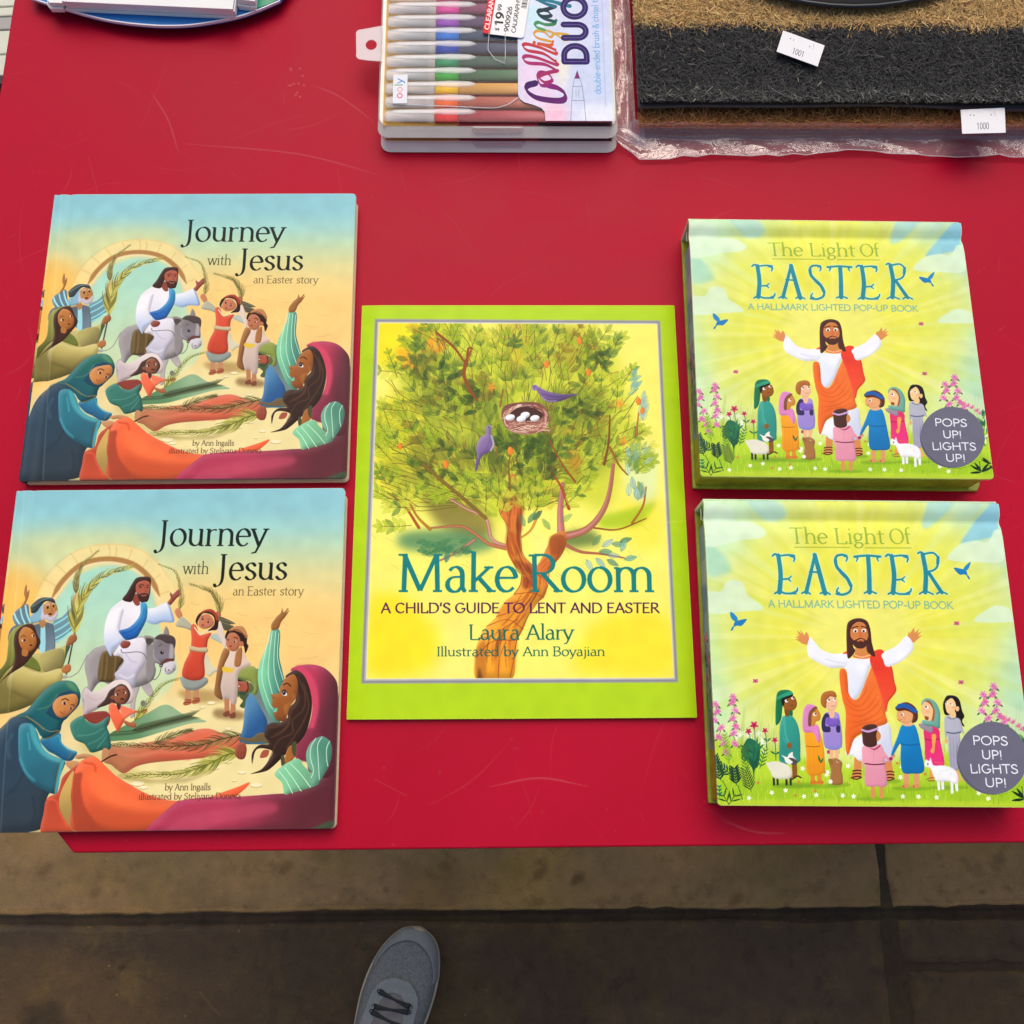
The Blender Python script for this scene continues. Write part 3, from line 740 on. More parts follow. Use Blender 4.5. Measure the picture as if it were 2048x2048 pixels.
    S([(900, 600), (940, 520), (1060, 460), (1120, 530), (1250, 560), (1400, 470), (1380, 600), (1410, 700), (1425, 880), (1320, 900), (1180, 935), (1120, 870), (1080, 820), (960, 760)], '3a7d6c', col2='2f6a5e', g=(960, 520, 1300, 900), vol=.8, vr=30)
    for q in ([(1000, 720), (1180, 700), (1330, 620)], [(1130, 830), (1280, 760), (1370, 660)], [(1250, 880), (1330, 780), (1380, 700)]):
        l(q, 12, '6aa896', alpha=.6, soft=3)
    S([(1330, 880), (1390, 890), (1380, 980), (1320, 1040), (1310, 960)], 'c08a60'); l([(1310, 1050), (1420, 985), (1500, 962)], 18, '3a1e16')
    S([(1400, 350), (1440, 290), (1500, 330), (1560, 430), (1610, 500), (1560, 600), (1520, 670), (1460, 560), (1420, 470)], 'f0714c', col2='e8603e', g=(1420, 320, 1540, 640), vol=.6, vr=26)
    S([(1540, 330), (1640, 350), (1740, 390), (1760, 410), (1680, 450), (1600, 500), (1560, 420)], 'f07a58', vol=.6)
    S([(1500, 300), (1560, 320), (1530, 390)], '4c2a2c')
    S([(1740, 400), (1820, 390), (1880, 370), (1900, 390), (1860, 430), (1770, 425)], 'a8603e'); S([(1600, 520), (1680, 545), (1740, 540), (1755, 600), (1700, 610), (1610, 565)], 'a8603e', vol=.5)
    p.frond([(1740, 520), (1830, 400), (1950, 230), (2100, 60), (2300, -20)], ['7a8430', '9aa23e', '5f6a24'], n=22, ln=150, w=12, spread=.42, stem='5c6420', sw=9)
    E(1845, 300, 32, 40, '77766a')
    # woman in teal, foreground
    S([(-500, 2000), (-360, 1500), (-200, 1000), (-100, 760), (60, 560), (200, 470), (380, 470), (480, 700), (600, 1000), (760, 1100), (740, 1400), (620, 1480), (560, 1700), (540, 1900), (380, 1960), (200, 1990)], '2f4658', col2='33404a', g=(100, 700, 400, 1900), vol=.5, vr=80)
    l([(150, 700), (90, 850), (110, 1000)], 40, '4a6c80', alpha=.5, soft=18); l([(60, 1500), (200, 1380), (300, 1200)], 20, '22303c', alpha=.5, soft=10); l([(420, 1500), (440, 1700), (400, 1880)], 26, '26323e', alpha=.6, soft=12)
    S([(250, 590), (380, 560), (470, 660), (540, 860), (640, 960), (830, 1040), (820, 1120), (770, 1240), (720, 1460), (560, 1420), (400, 1320), (290, 1160), (240, 1000), (230, 780)], '2d7d8e', col2='2c6576', g=(420, 640, 480, 1380), vol=.8, vr=50)
    S([(380, 570), (450, 620), (510, 800), (640, 950), (820, 1040), (760, 1060), (600, 1010), (480, 900), (400, 740)], '58b6ba', soft=16, alpha=.75)
    l([(250, 1010), (330, 1190), (440, 1300)], 26, '4aa6b4', alpha=.7, soft=10); l([(350, 680), (370, 800), (380, 900)], 18, '66b8b4', alpha=.6, soft=8)
    l([(790, 1030), (740, 1180), (700, 1440)], 10, '7a6a3c'); S([(790, 1050), (828, 1050), (790, 1180), (725, 1450), (705, 1440), (750, 1180)], '47a8b4', soft=3)
    S([(520, 760), (760, 680), (790, 800), (870, 890), (990, 930), (930, 1030), (840, 1040), (700, 960), (600, 900)], '2e86a4', col2='236088', g=(760, 720, 640, 930), vol=.7, vr=30)
    l([(760, 720), (800, 830), (960, 930)], 16, '58b4c8', alpha=.7, soft=6); l([(930, 930), (880, 1010)], 12, '6c6a44')
    S([(960, 980), (1080, 950), (1200, 970), (1235, 1010), (1190, 1040), (1080, 1010), (1000, 1020)], 'c58a5a', vol=.6, vr=18)
    S([(840, 1060), (950, 1040), (1050, 1070), (1095, 1150), (1080, 1190), (980, 1180), (880, 1130)], 'c8905f', vol=.6, vr=20)
    for q in ([(1000, 1130), (1060, 1150)], [(985, 1150), (1040, 1180)], [(1030, 1100), (1080, 1130)]):
        l(q, 7, '9a6238')
    S([(200, 470), (330, 400), (420, 300), (560, 140), (700, 40), (830, 5), (950, 30), (1020, 130), (1035, 240), (960, 360), (880, 440), (800, 560), (760, 680), (600, 760), (520, 720), (460, 620), (340, 510)], '256a5e', col2='1d5a66', g=(800, 60, 500, 700), vol=.8, vr=50)
    S([(860, 20), (960, 60), (1010, 150), (960, 140), (880, 90)], '6a9a68', soft=20, alpha=.7)
    S([(700, 240), (780, 160), (900, 130), (1000, 180), (1030, 240), (1010, 330), (900, 450), (820, 520), (700, 500), (590, 420), (640, 330)], '1c4658', vol=.5)
    l([(330, 460), (480, 560), (620, 660), (760, 650)], 10, 'a28a50', alpha=.8); l([(540, 770), (680, 720), (760, 660)], 9, 'a28a50', alpha=.8); l([(480, 380), (640, 330), (740, 180)], 9, '78a070', alpha=.7, soft=2)
    l([(0, 660), (120, 500), (250, 465), (400, 510), (560, 640)], 12, '9a8a58', alpha=.7, soft=3)
    S([(675, 330), (740, 230), (860, 190), (960, 180), (1000, 230), (990, 320), (900, 430), (800, 485), (720, 450)], 'd08c4e', col2='c47c42', g=(720, 240, 900, 460), vol=.5, vr=34)
    E(828, 300, 26, 20, 'f0e2d0'); E(830, 302, 18, 20, '2c1a16'); E(912, 365, 20, 15, 'f0e2d0'); E(912, 366, 14, 16, '2c1a16')
    l([(795, 258), (840, 240), (885, 266)], 11, '33201a'); l([(912, 322), (938, 318), (958, 335)], 10, '33201a'); l([(775, 405), (800, 430), (830, 425)], 11, '9a4432'); l([(840, 370), (830, 410), (810, 395)], 7, 'a8683a')
    # orange cloth in front
    S([(560, 1700), (600, 1530), (740, 1440), (800, 1260), (900, 1160), (1050, 1060), (1120, 1080), (1080, 1300), (1050, 1500), (960, 2000), (540, 2000)], 'b8452e', col2='c85034', g=(700, 1400, 700, 1950), vol=.5, vr=30)
    S([(950, 1180), (860, 1280), (770, 1480), (760, 1640), (830, 1800), (960, 1960), (1060, 1960), (960, 1720), (910, 1500)], 'd0ac5e', col2='a08548', g=(850, 1300, 900, 1900))
    l([(600, 1530), (720, 1560), (760, 1700), (860, 1880)], 20, 'f26440', alpha=.6, soft=6)
    K()
    S([(150, 760), (230, 710), (320, 700), (420, 790), (540, 900), (720, 1010), (900, 1100), (1100, 1150), (1400, 1150), (1600, 1080), (1800, 1010), (1930, 960), (1880, 1030), (1700, 1160), (1400, 1270), (1100, 1370), (860, 1470), (120, 1480), (70, 1200), (80, 930)], 'f4673a', col2='c4502e', g=(500, 900, 420, 1460), vol=.5, vr=60)
    S([(85, 900), (120, 870), (180, 870), (165, 1000), (200, 1200), (330, 1400), (360, 1480), (120, 1480), (70, 1200)], 'a8432c', soft=12, alpha=.85)
    S([(230, 860), (420, 900), (640, 1060), (900, 1180), (1300, 1200), (1000, 1260), (640, 1240), (320, 1100)], 'ff7a44', soft=46, alpha=.7)
    S([(250, 1180), (460, 1300), (800, 1330), (1200, 1250), (900, 1420), (420, 1430)], 'cc5430', soft=34, alpha=.7)
    l([(200, 760), (300, 780), (320, 850)], 22, 'd84e2c', alpha=.8, soft=6)
    # plum cloth
    R()
    S([(-300, 2000), (-160, 1930), (200, 1890), (600, 1880), (1000, 1850), (1250, 1830), (1480, 1760), (1640, 1640), (1750, 1440), (1810, 1240), (1830, 1240), (1790, 2500), (-700, 2500), (-620, 2300)], 'b53a56', col2='5e2630', g=(300, 1930, 1500, 2150), vol=.4, vr=50)
    S([(-540, 2500), (-200, 2180), (400, 2030), (1000, 1960), (1000, 2100), (300, 2240), (-200, 2500)], 'c24a64', soft=40, alpha=.6)
    S([(300, 2500), (900, 2260), (1500, 2200), (1790, 2150), (1790, 2500)], '652a34', soft=50, alpha=.7)
    S([(1150, 2420), (1500, 2290), (1800, 2190), (1800, 2420)], '45523a', soft=14)
    # bearded man kneeling in blue
    S([(800, 240), (860, 330), (880, 500), (960, 700), (1100, 950), (1000, 1060), (760, 800), (700, 500)], '6d8480', vol=.5)
    S([(640, 560), (700, 540), (780, 620), (860, 760), (930, 900), (930, 1060), (880, 1120), (700, 1180), (580, 1160), (620, 1000), (640, 780)], '5288b0', col2='27598c', g=(660, 700, 900, 900), vol=.6, vr=36)
    S([(580, 1120), (720, 1130), (840, 1060), (1000, 1090), (1010, 1190), (700, 1210), (590, 1190)], '6b5a3c', vol=.4); l([(585, 1165), (720, 1195), (900, 1190)], 22, '2b6a88')
    S([(560, 1200), (640, 1190), (670, 1280), (640, 1390), (570, 1400), (515, 1340), (525, 1270)], '9a4c34', vol=.6, vr=18)
    for x in (560, 595, 630):
        l([(x, 1310), (x+4, 1390)], 8, '6a2e20')
    S([(840, 1380), (880, 1290), (960, 1290), (930, 1370)], 'a8543c')
    S([(580, 600), (640, 520), (700, 560), (660, 640), (640, 740), (580, 720), (620, 650)], '4a5a38')
    S([(430, 380), (470, 270), (560, 205), (680, 190), (800, 240), (830, 420), (800, 560), (740, 560), (760, 460), (700, 400), (560, 370), (480, 380)], '9aa650', col2='7f9040', g=(500, 240, 760, 500), vol=.8, vr=30)
    S([(430, 390), (520, 340), (680, 400), (760, 470), (740, 540), (640, 560), (560, 600), (470, 530)], '4f6a3a')
    S([(440, 400), (520, 365), (620, 400), (560, 420), (500, 520), (540, 660), (500, 560), (450, 480)], '1f1a18')
    S([(480, 410), (600, 400), (690, 420), (720, 500), (660, 540), (600, 540), (570, 530), (560, 490)], 'a5543c', vol=.5, vr=18)
    S([(560, 540), (620, 530), (670, 540), (640, 580), (590, 580)], '3a4a30')
    l([(520, 450), (560, 462), (590, 450)], 9, '2a1a18'); E(570, 462, 12, 8, 'e8dcd0')
    l([(680, 410), (690, 480), (672, 540)], 12, '2a2018')
    # green striped raised arm
    S([(905, 0), (960, -120), (1000, -290), (1100, -240), (1090, 60), (1130, 260), (1160, 420), (1120, 540), (1100, 950), (1060, 950), (960, 830), (870, 620), (815, 400), (830, 200)], '7ed0a0', col2='4a8a78', g=(850, 300, 1120, 300), vol=.5, vr=40)
    for q in ([(970, -220), (890, 120), (870, 380), (960, 680), (1010, 760)], [(1000, -240), (960, 80), (950, 330), (1000, 560)], [(1045, -240), (1022, 80), (1030, 300), (1090, 520)], [(1085, -220), (1070, 100), (1140, 380)]):
        l(q, 9, 'c4f0d4')
    S([(1000, -260), (990, -330), (1050, -420), (1110, -480), (1130, -540), (1150, -490), (1200, -540), (1210, -530), (1180, -480), (1225, -520), (1170, -430), (1120, -370), (1080, -280)], '9a6430', vol=.6, vr=18)
    # woman on the right: hair, face, hood
    S([(1240, 260), (1310, 205), (1480, 180), (1640, 210), (1760, 300), (1840, 440), (1850, 700), (1840, 1100), (1810, 1500), (1700, 1640), (1480, 1560), (1440, 1440), (1300, 1380), (1310, 1240), (1440, 1040), (1520, 760), (1480, 520), (1380, 340)], 'b83a58', col2='5e2632', g=(1450, 500, 1800, 560), vol=.5, vr=50)
    S([(1300, 230), (1400, 210), (1560, 420), (1600, 700), (1560, 920), (1480, 1080), (1510, 740), (1450, 480)], 'dc4866', soft=18, alpha=.8)
    S([(1340, 1100), (1500, 1000), (1640, 1080), (1560, 1110), (1460, 1220), (1440, 1420), (1310, 1370)], '7a2c40', soft=14, alpha=.7)
    S([(1170, 340), (1260, 270), (1330, 260), (1420, 340), (1490, 520), (1510, 740), (1440, 1040), (1310, 1220), (1180, 1330), (1000, 1500), (900, 1560), (720, 1590), (860, 1530), (960, 1400), (1000, 1300), (860, 1260), (780, 1300), (740, 1460), (740, 1320), (830, 1220), (960, 1200), (900, 1100), (920, 980), (1000, 930), (1100, 930), (1200, 860), (1180, 760), (1300, 640), (1250, 400)], '35211a', vol=.6, vr=40)
    for q in ([(1330, 340), (1420, 560), (1400, 760), (1260, 900), (1260, 1060), (1080, 1160), (960, 1400)], [(1290, 420), (1340, 640), (1240, 800), (1200, 980), (1040, 1080)], [(1400, 420), (1470, 700), (1400, 920), (1300, 1080), (1180, 1260)], [(960, 1000), (1060, 980), (1150, 900)], [(980, 1120), (1120, 1060), (1210, 940)]):
        l(q, 16, '6a4630', alpha=.6, soft=3)
    S([(1130, 420), (1180, 350), (1280, 310), (1330, 420), (1310, 600), (1230, 720), (1190, 840), (1170, 905), (1060, 900), (1010, 790), (1060, 750), (1000, 720), (1000, 640), (985, 570), (1080, 555), (1100, 480)], 'a5602a', col2='8a4e24', g=(1100, 450, 1240, 840), vol=.5, vr=40)
    S([(1150, 720), (1250, 640), (1260, 560), (1300, 600), (1220, 740), (1180, 850)], 'c07a34', soft=18, alpha=.6)
    S([(1125, 540), (1160, 510), (1190, 560), (1180, 585), (1135, 575)], 'f2ece4'); E(1152, 545, 24, 30, '1a1210'); E(1146, 535, 6, 7, 'ffffff')
    l([(1145, 445), (1190, 424), (1240, 462)], 13, '2a1812'); l([(1125, 530), (1160, 508), (1195, 545)], 9, '1c100c')
    S([(1010, 790), (1060, 740), (1055, 790)], '7ac8a4'); E(1022, 606, 9, 7, '5a2e16')
    # her sleeves
    S([(1150, 1450), (1200, 1260), (1290, 1210), (1310, 1340), (1200, 1460)], 'a5662c', vol=.5); S([(1250, 1200), (1310, 1180), (1300, 1350), (1260, 1330)], '4c4a30'); S([(1110, 1370), (1150, 1350), (1160, 1480), (1120, 1490)], '4c4a30')
    S([(1030, 1600), (1110, 1500), (1320, 1390), (1400, 1480), (1480, 1560), (1600, 1700), (1480, 1770), (1250, 1830), (1160, 1850), (1120, 1700)], '84cf9c', col2='6fae84', g=(1150, 1550, 1450, 1700), vol=.5, vr=30)
    for q in ([(1090, 1560), (1180, 1680), (1260, 1840)], [(1160, 1510), (1260, 1640), (1370, 1810)], [(1240, 1460), (1370, 1600), (1490, 1760)]):
        l(q, 9, 'd0f6d8')
    S([(1440, 1430), (1440, 1300), (1510, 1170), (1640, 1105), (1740, 1170), (1770, 1300), (1730, 1480), (1640, 1640), (1560, 1740), (1490, 1740), (1520, 1600), (1470, 1520)], '4c8a72', col2='68a886', g=(1700, 1300, 1460, 1420), vol=.5, vr=40)
    for q in ([(1560, 1130), (1500, 1240), (1490, 1380), (1530, 1540), (1500, 1640)], [(1640, 1110), (1585, 1220), (1590, 1400), (1605, 1660)], [(1740, 1165), (1700, 1260), (1700, 1400), (1715, 1490)]):
        l(q, 9, 'cdeedd')
    # children
    D()
    G4 = ['6f6a34', '8f8846', '5a5428', '9c9654']
    p.frond([(195, 245), (215, 120), (200, -60), (130, -240), (-70, -330)], G4, n=22, ln=110, w=11, spread=.36, stem='7a7638', sw=8)
    p.frond([(712, 300), (700, 190), (640, 60), (540, -10), (330, -75)], G4, n=24, ln=140, w=12, spread=.46, stem='5e5a2a', sw=9)
    S([(130, 270), (170, 230), (210, 270), (230, 340), (190, 370), (150, 330)], 'c8845a', vol=.5)
    S([(190, 370), (235, 345), (350, 450), (350, 520), (260, 490), (140, 460)], 'b0b096', vol=.6, vr=20)
    S([(580, 600), (660, 560), (800, 620), (800, 700), (720, 680)], 'b8c4b8', vol=.4)
    S([(660, 500), (690, 440), (730, 400), (770, 560), (800, 680), (770, 760), (720, 620)], 'e2cdbc', vol=.4)
    S([(655, 300), (700, 260), (725, 290), (720, 370), (690, 410)], 'a5683e', vol=.5)
    S([(700, 340), (800, 370), (910, 430), (840, 440), (890, 470), (780, 520), (730, 420)], '57523e', vol=.4)
    for q in ([(720, 370), (820, 400), (900, 430)], [(730, 410), (820, 440), (880, 470)]):
        l(q, 6, '8a8464')
    for x, y in ((300, 1290), (410, 1270)):
        l([(x, y), (x-10, y+120), (x-16, y+150)], 66, 'c48a62'); S([(x-60, y+160), (x+30, y+110), (x+40, y+170), (x-40, y+195)], 'a8603e'); l([(x-40, y+120), (x+30, y+120)], 10, '94402c'); l([(x-50, y+160), (x+36, y+150)], 9, '7a3424')
    S([(480, 800), (540, 810), (600, 950), (690, 1030), (640, 1060), (570, 1110), (500, 1000)], 'd5cfae', vol=.5)
    S([(220, 1110), (500, 1110), (560, 1180), (470, 1260), (370, 1290), (260, 1270), (210, 1180)], '94a096', vol=.6, vr=26)
    S([(340, 460), (400, 450), (460, 570), (600, 550), (560, 640), (545, 740), (510, 900), (510, 1110), (380, 1165), (230, 1110), (250, 950), (320, 800), (345, 640)], 'd95236', col2='c8442c', g=(380, 500, 400, 1100), vol=.6, vr=30)
    S([(325, 720), (440, 740), (550, 740), (545, 800), (430, 795), (320, 770)], 'c9b48a', vol=.7, vr=12); l([(325, 775), (430, 795), (545, 800)], 7, '8a6a44')
    l([(385, 480), (460, 575), (520, 530), (640, 545)], 15, 'e8dcb8')
    S([(400, 400), (440, 310), (540, 250), (640, 280), (690, 380), (680, 500), (600, 520), (560, 520), (640, 440), (620, 330), (500, 300), (430, 400), (430, 460)], '2e1a18')
    S([(440, 310), (520, 255), (620, 250), (690, 340), (670, 400), (640, 320), (560, 280), (480, 300)], 'a83e2c', vol=.6)
    S([(440, 400), (470, 330), (560, 310), (620, 360), (635, 430), (590, 480), (500, 500), (440, 460)], 'c87c5a', vol=.4, vr=22)
    E(488, 372, 11, 14, '3a1e1a'); E(562, 412, 11, 14, '3a1e1a'); E(492, 452, 13, 13, '8a2a22'); l([(480, 345), (505, 335)], 6, '4a2a22'); l([(555, 375), (585, 380)], 6, '4a2a22')
    # second child
    for x, y in ((800, 1400), (880, 1420)):
        l([(x, y), (x+2, y+120), (x-4, y+180)], 62, 'bb7c56'); S([(x-50, y+190), (x+20, y+150), (x+36, y+210), (x-20, y+230)], '7a4430')
    S([(840, 790), (980, 760), (1070, 900), (1110, 960), (960, 1060), (940, 1300), (920, 1460), (860, 1460), (830, 1400), (740, 1400), (720, 1280), (740, 1040), (790, 930)], 'e0c8b4', col2='c4b0a4', g=(800, 900, 820, 1400), vol=.5, vr=30)
    S([(760, 760), (830, 770), (830, 830), (770, 960), (740, 1120), (720, 1250), (745, 1400), (690, 1390), (640, 1330), (655, 1180), (690, 960)], 'a06a38', col2='8a5a30', g=(700, 800, 680, 1360), vol=.7, vr=22)
    S([(920, 800), (970, 740), (1000, 760), (980, 960), (900, 970)], 'a86e3e', vol=.5)
    S([(755, 985), (860, 1005), (900, 1000), (860, 1060), (750, 1045)], 'e8c440')
    S([(780, 590), (830, 500), (960, 470), (1060, 560), (1060, 680), (1080, 720), (1040, 810), (1020, 720), (960, 690), (900, 560), (830, 560), (800, 640)], '2c1814')
    S([(820, 520), (900, 470), (1010, 470), (1070, 580), (1050, 620), (1000, 560), (900, 520)], 'c08450', vol=.5); l([(830, 540), (940, 510), (1050, 600)], 10, '7c3c28')
    S([(795, 640), (830, 560), (910, 550), (970, 620), (970, 710), (920, 780), (850, 780), (800, 720)], 'b9714e', vol=.4, vr=22); E(990, 690, 30, 34, 'b9714e')
    E(905, 660, 18, 13, 'f0e6dc'); E(902, 662, 11, 14, '2c1814'); E(818, 640, 10, 12, '2c1814'); E(850, 722, 20, 9, '8a3028'); l([(890, 612), (925, 610), (940, 628)], 9, '2c1814')
    Z()
    p.text('Journey', 818, 345, 1396, 343, 134, '10201c', thick=.088, thin=.026)
    p.text('with', 957, 491, 1092, 490, 62, '3c4028', thick=.062, thin=.03)
    p.text('Jesus', 1128, 522, 1503, 519, 134, '121c14', thick=.088, thin=.026)
    p.text('an Easter story', 1218, 602, 1588, 601, 46, '4c4428', thick=.062, thin=.03)
    p.text('by Ann Ingalls', 860, 1620, 1100, 1618, 34, '4a3c22', thick=.07, thin=.04)
    p.text('illustrated by Steliyana Doneva', 724, 1669, 1258, 1663, 32, '5a3020', thick=.07, thin=.04)
    # joint of the hinge and rubbed edges
    l([(130, 40), (75, 700), (25, 1420), (0, 1840)], 7, 'fff8e0', alpha=.13, soft=3)
    p.grain(.012); p.vivid(1.0); p.rubbed(4, a=.35)
    return p
# ---------------------------------------------------------------- the thick lift-up book's cover
def star_flower(p, x, y, r, col, n=5, mid=None, rot=0):
    for i in range(n):
        a = rot+2*math.pi*i/n
        p.leaf(x, y, a, r, r*.62, col)
    if mid:
        p.ell(x, y, r*.22, r*.22, mid)

def cover_garden():
    p = Paint(1180, 1180, [(1406.8, 995.3), (1998.2, 1005), (2068, 1614), (1442, 1611.5)])
    S, l, E, rng = p.shape, p.line, p.ell, p.rng
    Z = lambda: p.F(1370, 970, 2048, 1640, 1932)
    M = lambda: p.F(1530, 1220, 1860, 1620, 1594)
    N = lambda: p.F(1400, 1360, 1680, 1620, 1932)
    O = lambda: p.F(1760, 1340, 2048, 1620, 1932)
    T = lambda: p.F(1400, 980, 2048, 1240, 1932)
    p.img[:] = hexc('cfe6a0')
    Z()
    S([(60, 40), (400, 40), (300, 400), (40, 500)], 'c4ecc0', soft=80, alpha=.9)
    S([(1400, 40), (2000, 40), (2000, 600), (1800, 500)], 'b4dccc', soft=90, alpha=.8)
    S([(60, 700), (260, 900), (260, 1300), (60, 1500)], 'bfe8b8', soft=70, alpha=.9)
    S([(1780, 900), (2050, 800), (2050, 1500), (1800, 1300)], 'b4e0bc', soft=80, alpha=.9)
    E(1000, 800, 800, 760, 'e0e65e', soft=150, alpha=.95)
    E(1000, 760, 520, 560, 'e8e74e', soft=120, alpha=.9)
    E(1010, 900, 330, 330, 'f2f08c', soft=90, alpha=.55)
    cx, cy = 1005, 880
    for i in range(64):
        a = 2*math.pi*(i+rng.random()*.8)/64; w = .012+rng.random()*.035; r = 900+rng.random()*700
        pts = [(cx+120*math.cos(a), cy+120*math.sin(a)), (cx+r*math.cos(a-w), cy+r*math.sin(a-w)), (cx+r*math.cos(a+w), cy+r*math.sin(a+w))]
        S(pts, ['ffffd8', 'f8fbb8', 'd4f0c8', 'c9dc58'][i % 4], sm=False, alpha=.09+.16*rng.random(), soft=7)
    T()
    S([(275, 45), (440, 45), (520, 150), (400, 180)], 'a8d8d4', soft=12, alpha=.7)
    S([(700, 45), (830, 45), (840, 90), (720, 110)], 'e6ee60', soft=14, alpha=.7)
    S([(980, 45), (1110, 45), (1100, 100), (990, 100)], 'e6ee60', soft=14, alpha=.6)
    S([(1380, 50), (1520, 55), (1440, 180), (1340, 230)], 'a2d6d6', soft=10, alpha=.75)
    S([(1760, 60), (1790, 70), (1780, 260), (1700, 300), (1560, 330), (1640, 210)], '86c6da', soft=8, alpha=.85)
    S([(25, 330), (110, 350), (190, 480), (60, 520), (40, 420)], 'a0d8c0', soft=18, alpha=.7)
    for c in ([(30, 110), (70, 65), (150, 80), (200, 120), (220, 180), (290, 180), (370, 220), (400, 260), (360, 290), (250, 300), (150, 325), (30, 325)], [(55, 620), (130, 610), (160, 560), (200, 540), (260, 560), (290, 630), (370, 690), (380, 720), (280, 730), (60, 740)], [(1490, 390), (1560, 330), (1650, 310), (1720, 320), (1760, 250), (1800, 260), (1810, 430), (1640, 440), (1500, 430)], [(1640, 775), (1700, 730), (1760, 700), (1840, 720), (1860, 780), (1850, 800), (1660, 800)]):
        S(c, 'd6efd0', alpha=.85, soft=2, n=10)
    for x, y, s in ((1490, 240, 8), (290, 900, 9), (1580, 610, 9), (1870, 900, 8), (320, 940, 8), (1605, 880, 8)):
        pass
    # grass
    Z()
    S([(150, 1480), (300, 1470), (480, 1500), (700, 1560), (1000, 1600), (1300, 1560), (1600, 1510), (1850, 1490), (2050, 1500), (2050, 1900), (150, 1900)], 'b5d832', soft=26)
    S([(150, 1700), (500, 1690), (1000, 1720), (1500, 1690), (2060, 1700), (2060, 1900), (150, 1900)], '9cc824', soft=30, alpha=.9)
    S([(150, 1800), (2060, 1815), (2060, 1900), (150, 1900)], 'c4dc38', soft=14, alpha=.8)
    for i in range(620):
        x = 170+1880*rng.random(); y = 1500+320*rng.random()**.8; h = 22+34*rng.random()
        l([(x, y), (x+(rng.random()-.5)*8, y-h*.5), (x+(rng.random()-.5)*16, y-h)], 3.4, ['8ab822', 'cfe650', '7aa81e', 'd8ec60', '9cc828'][i % 5], w2=1, alpha=.75, n=3)
    for i in range(90):
        x = 190+360*rng.random() if i % 2 else 1650+380*rng.random(); y = 1500+60*rng.random(); h = 90+170*rng.random()
        l([(x, y), (x+6, y-h*.6), (x+10+rng.random()*14, y-h)], 3, 'a4bf48', w2=1, alpha=.6, n=3)
    for x, y, w in ((640, 1710, 130), (800, 1720, 90), (880, 1710, 70), (1090, 1790, 110), (1290, 1730, 110), (1500, 1725, 110), (1170, 1690, 60), (620, 1720, 110)):
        E(x, y, w, 12, '6f9c20', alpha=.55, soft=5)
    for x, y in ((380, 1785), (508, 1755), (585, 1742), (688, 1776), (757, 1768), (905, 1770), (965, 1775), (1240, 1775), (1327, 1776), (1428, 1780), (1662, 1755), (1715, 1785), (680, 1620), (820, 1640), (935, 1605), (1235, 1610), (1228, 1668), (815, 1655)):
        star_flower(p, x, y, 15, 'f4fbe8', rot=rng.random()*3, mid='f0f0a0')
    for x, y in ((640, 1770), (750, 1745), (805, 1640), (660, 1695), (430, 1700), (895, 1650), (1210, 1590), (1365, 1650)):
        star_flower(p, x, y, 10, 'd87a44', rot=rng.random()*3)
    # lupins, red flowers and dark leaves at both sides
    N()
    def lupin(pts, n, r0):
        c = spline(np.array(pts, float), False, 10)
        l(pts, 9, '4a6a34')
        for i in range(n):
            k = int(i/(n-1)*(len(c)-1)); x, y = c[k]
            for sd in (-1, 1):
                p.leaf(x+sd*22, y+26, math.radians(90-sd*50), 62, 24, ['2c5a40', '48743c'][i % 2])
            star_flower(p, x+(i % 2*2-1)*10, y, r0, ['e08cb8', 'd878ac', 'ea9cc4'][i % 3], n=6, rot=i, mid='c04c90')
            star_flower(p, x-(i % 2*2-1)*16, y+26, r0*.7, 'd87cb0', n=5, rot=i*2, mid='c85898')
    lupin([(250, 350), (265, 450), (235, 560), (320, 670), (300, 800), (360, 880), (400, 1000)], 7, 52)
    lupin([(490, 250), (470, 320), (520, 430), (480, 540), (530, 650), (495, 740), (520, 890)], 7, 52)
    for x, y in ((600, 750), (720, 770), (830, 760), (910, 890), (920, 1000), (560, 800), (880, 860)):
        for a in range(6):
            p.leaf(x, y, rng.random()*6.3, 62, 16, 'eef8e4', alpha=.9)
    S([(640, 900), (700, 820), (800, 860), (860, 960), (840, 1180), (790, 1250), (780, 1390), (760, 1250), (700, 1150), (600, 1020)], '1d6a48', col2='12543c', g=(650, 850, 780, 1250))
    for i in range(26):
        a = -math.pi/2+(rng.random()-.5)*2.4
        p.leaf(745+rng.random()*60, 1000+rng.random()*160, a, 150+90*rng.random(), 40, ['14583e', '1f6e4a', '2c7a50'][i % 3])
    for x, y, r, sx, sy in ((775, 640, 62, 790, 900), (700, 725, 48, 740, 900), (925, 715, 44, 950, 960), (1060, 845, 46, 1075, 1120)):
        l([(x, y), ((x+sx)/2+6, (y+sy)/2), (sx, sy)], 9, '2c6a44')
        star_flower(p, x, y, r, 'c8305c', n=5, mid='7a1838', rot=.3)
    for sd in (-1, 1):
        p.leaf(1072, 1040, -math.pi/2+sd*1.0, 90, 26, '1f6a4c'); p.leaf(955, 860, -math.pi/2+sd*.9, 70, 24, '1f6a4c')
    def fern(x, y, a, n, ln, lf, col, wd=24):
        d = np.array([math.cos(a), math.sin(a)])
        l([(x, y), (x+d[0]*ln, y+d[1]*ln)], 9, col)
        for i in range(n):
            q = np.array([x, y])+d*ln*(i+.6)/n
            for sd in (-1, 1):
                p.leaf(q[0], q[1], a+sd*.75, lf*(1-.35*i/n), wd, col)
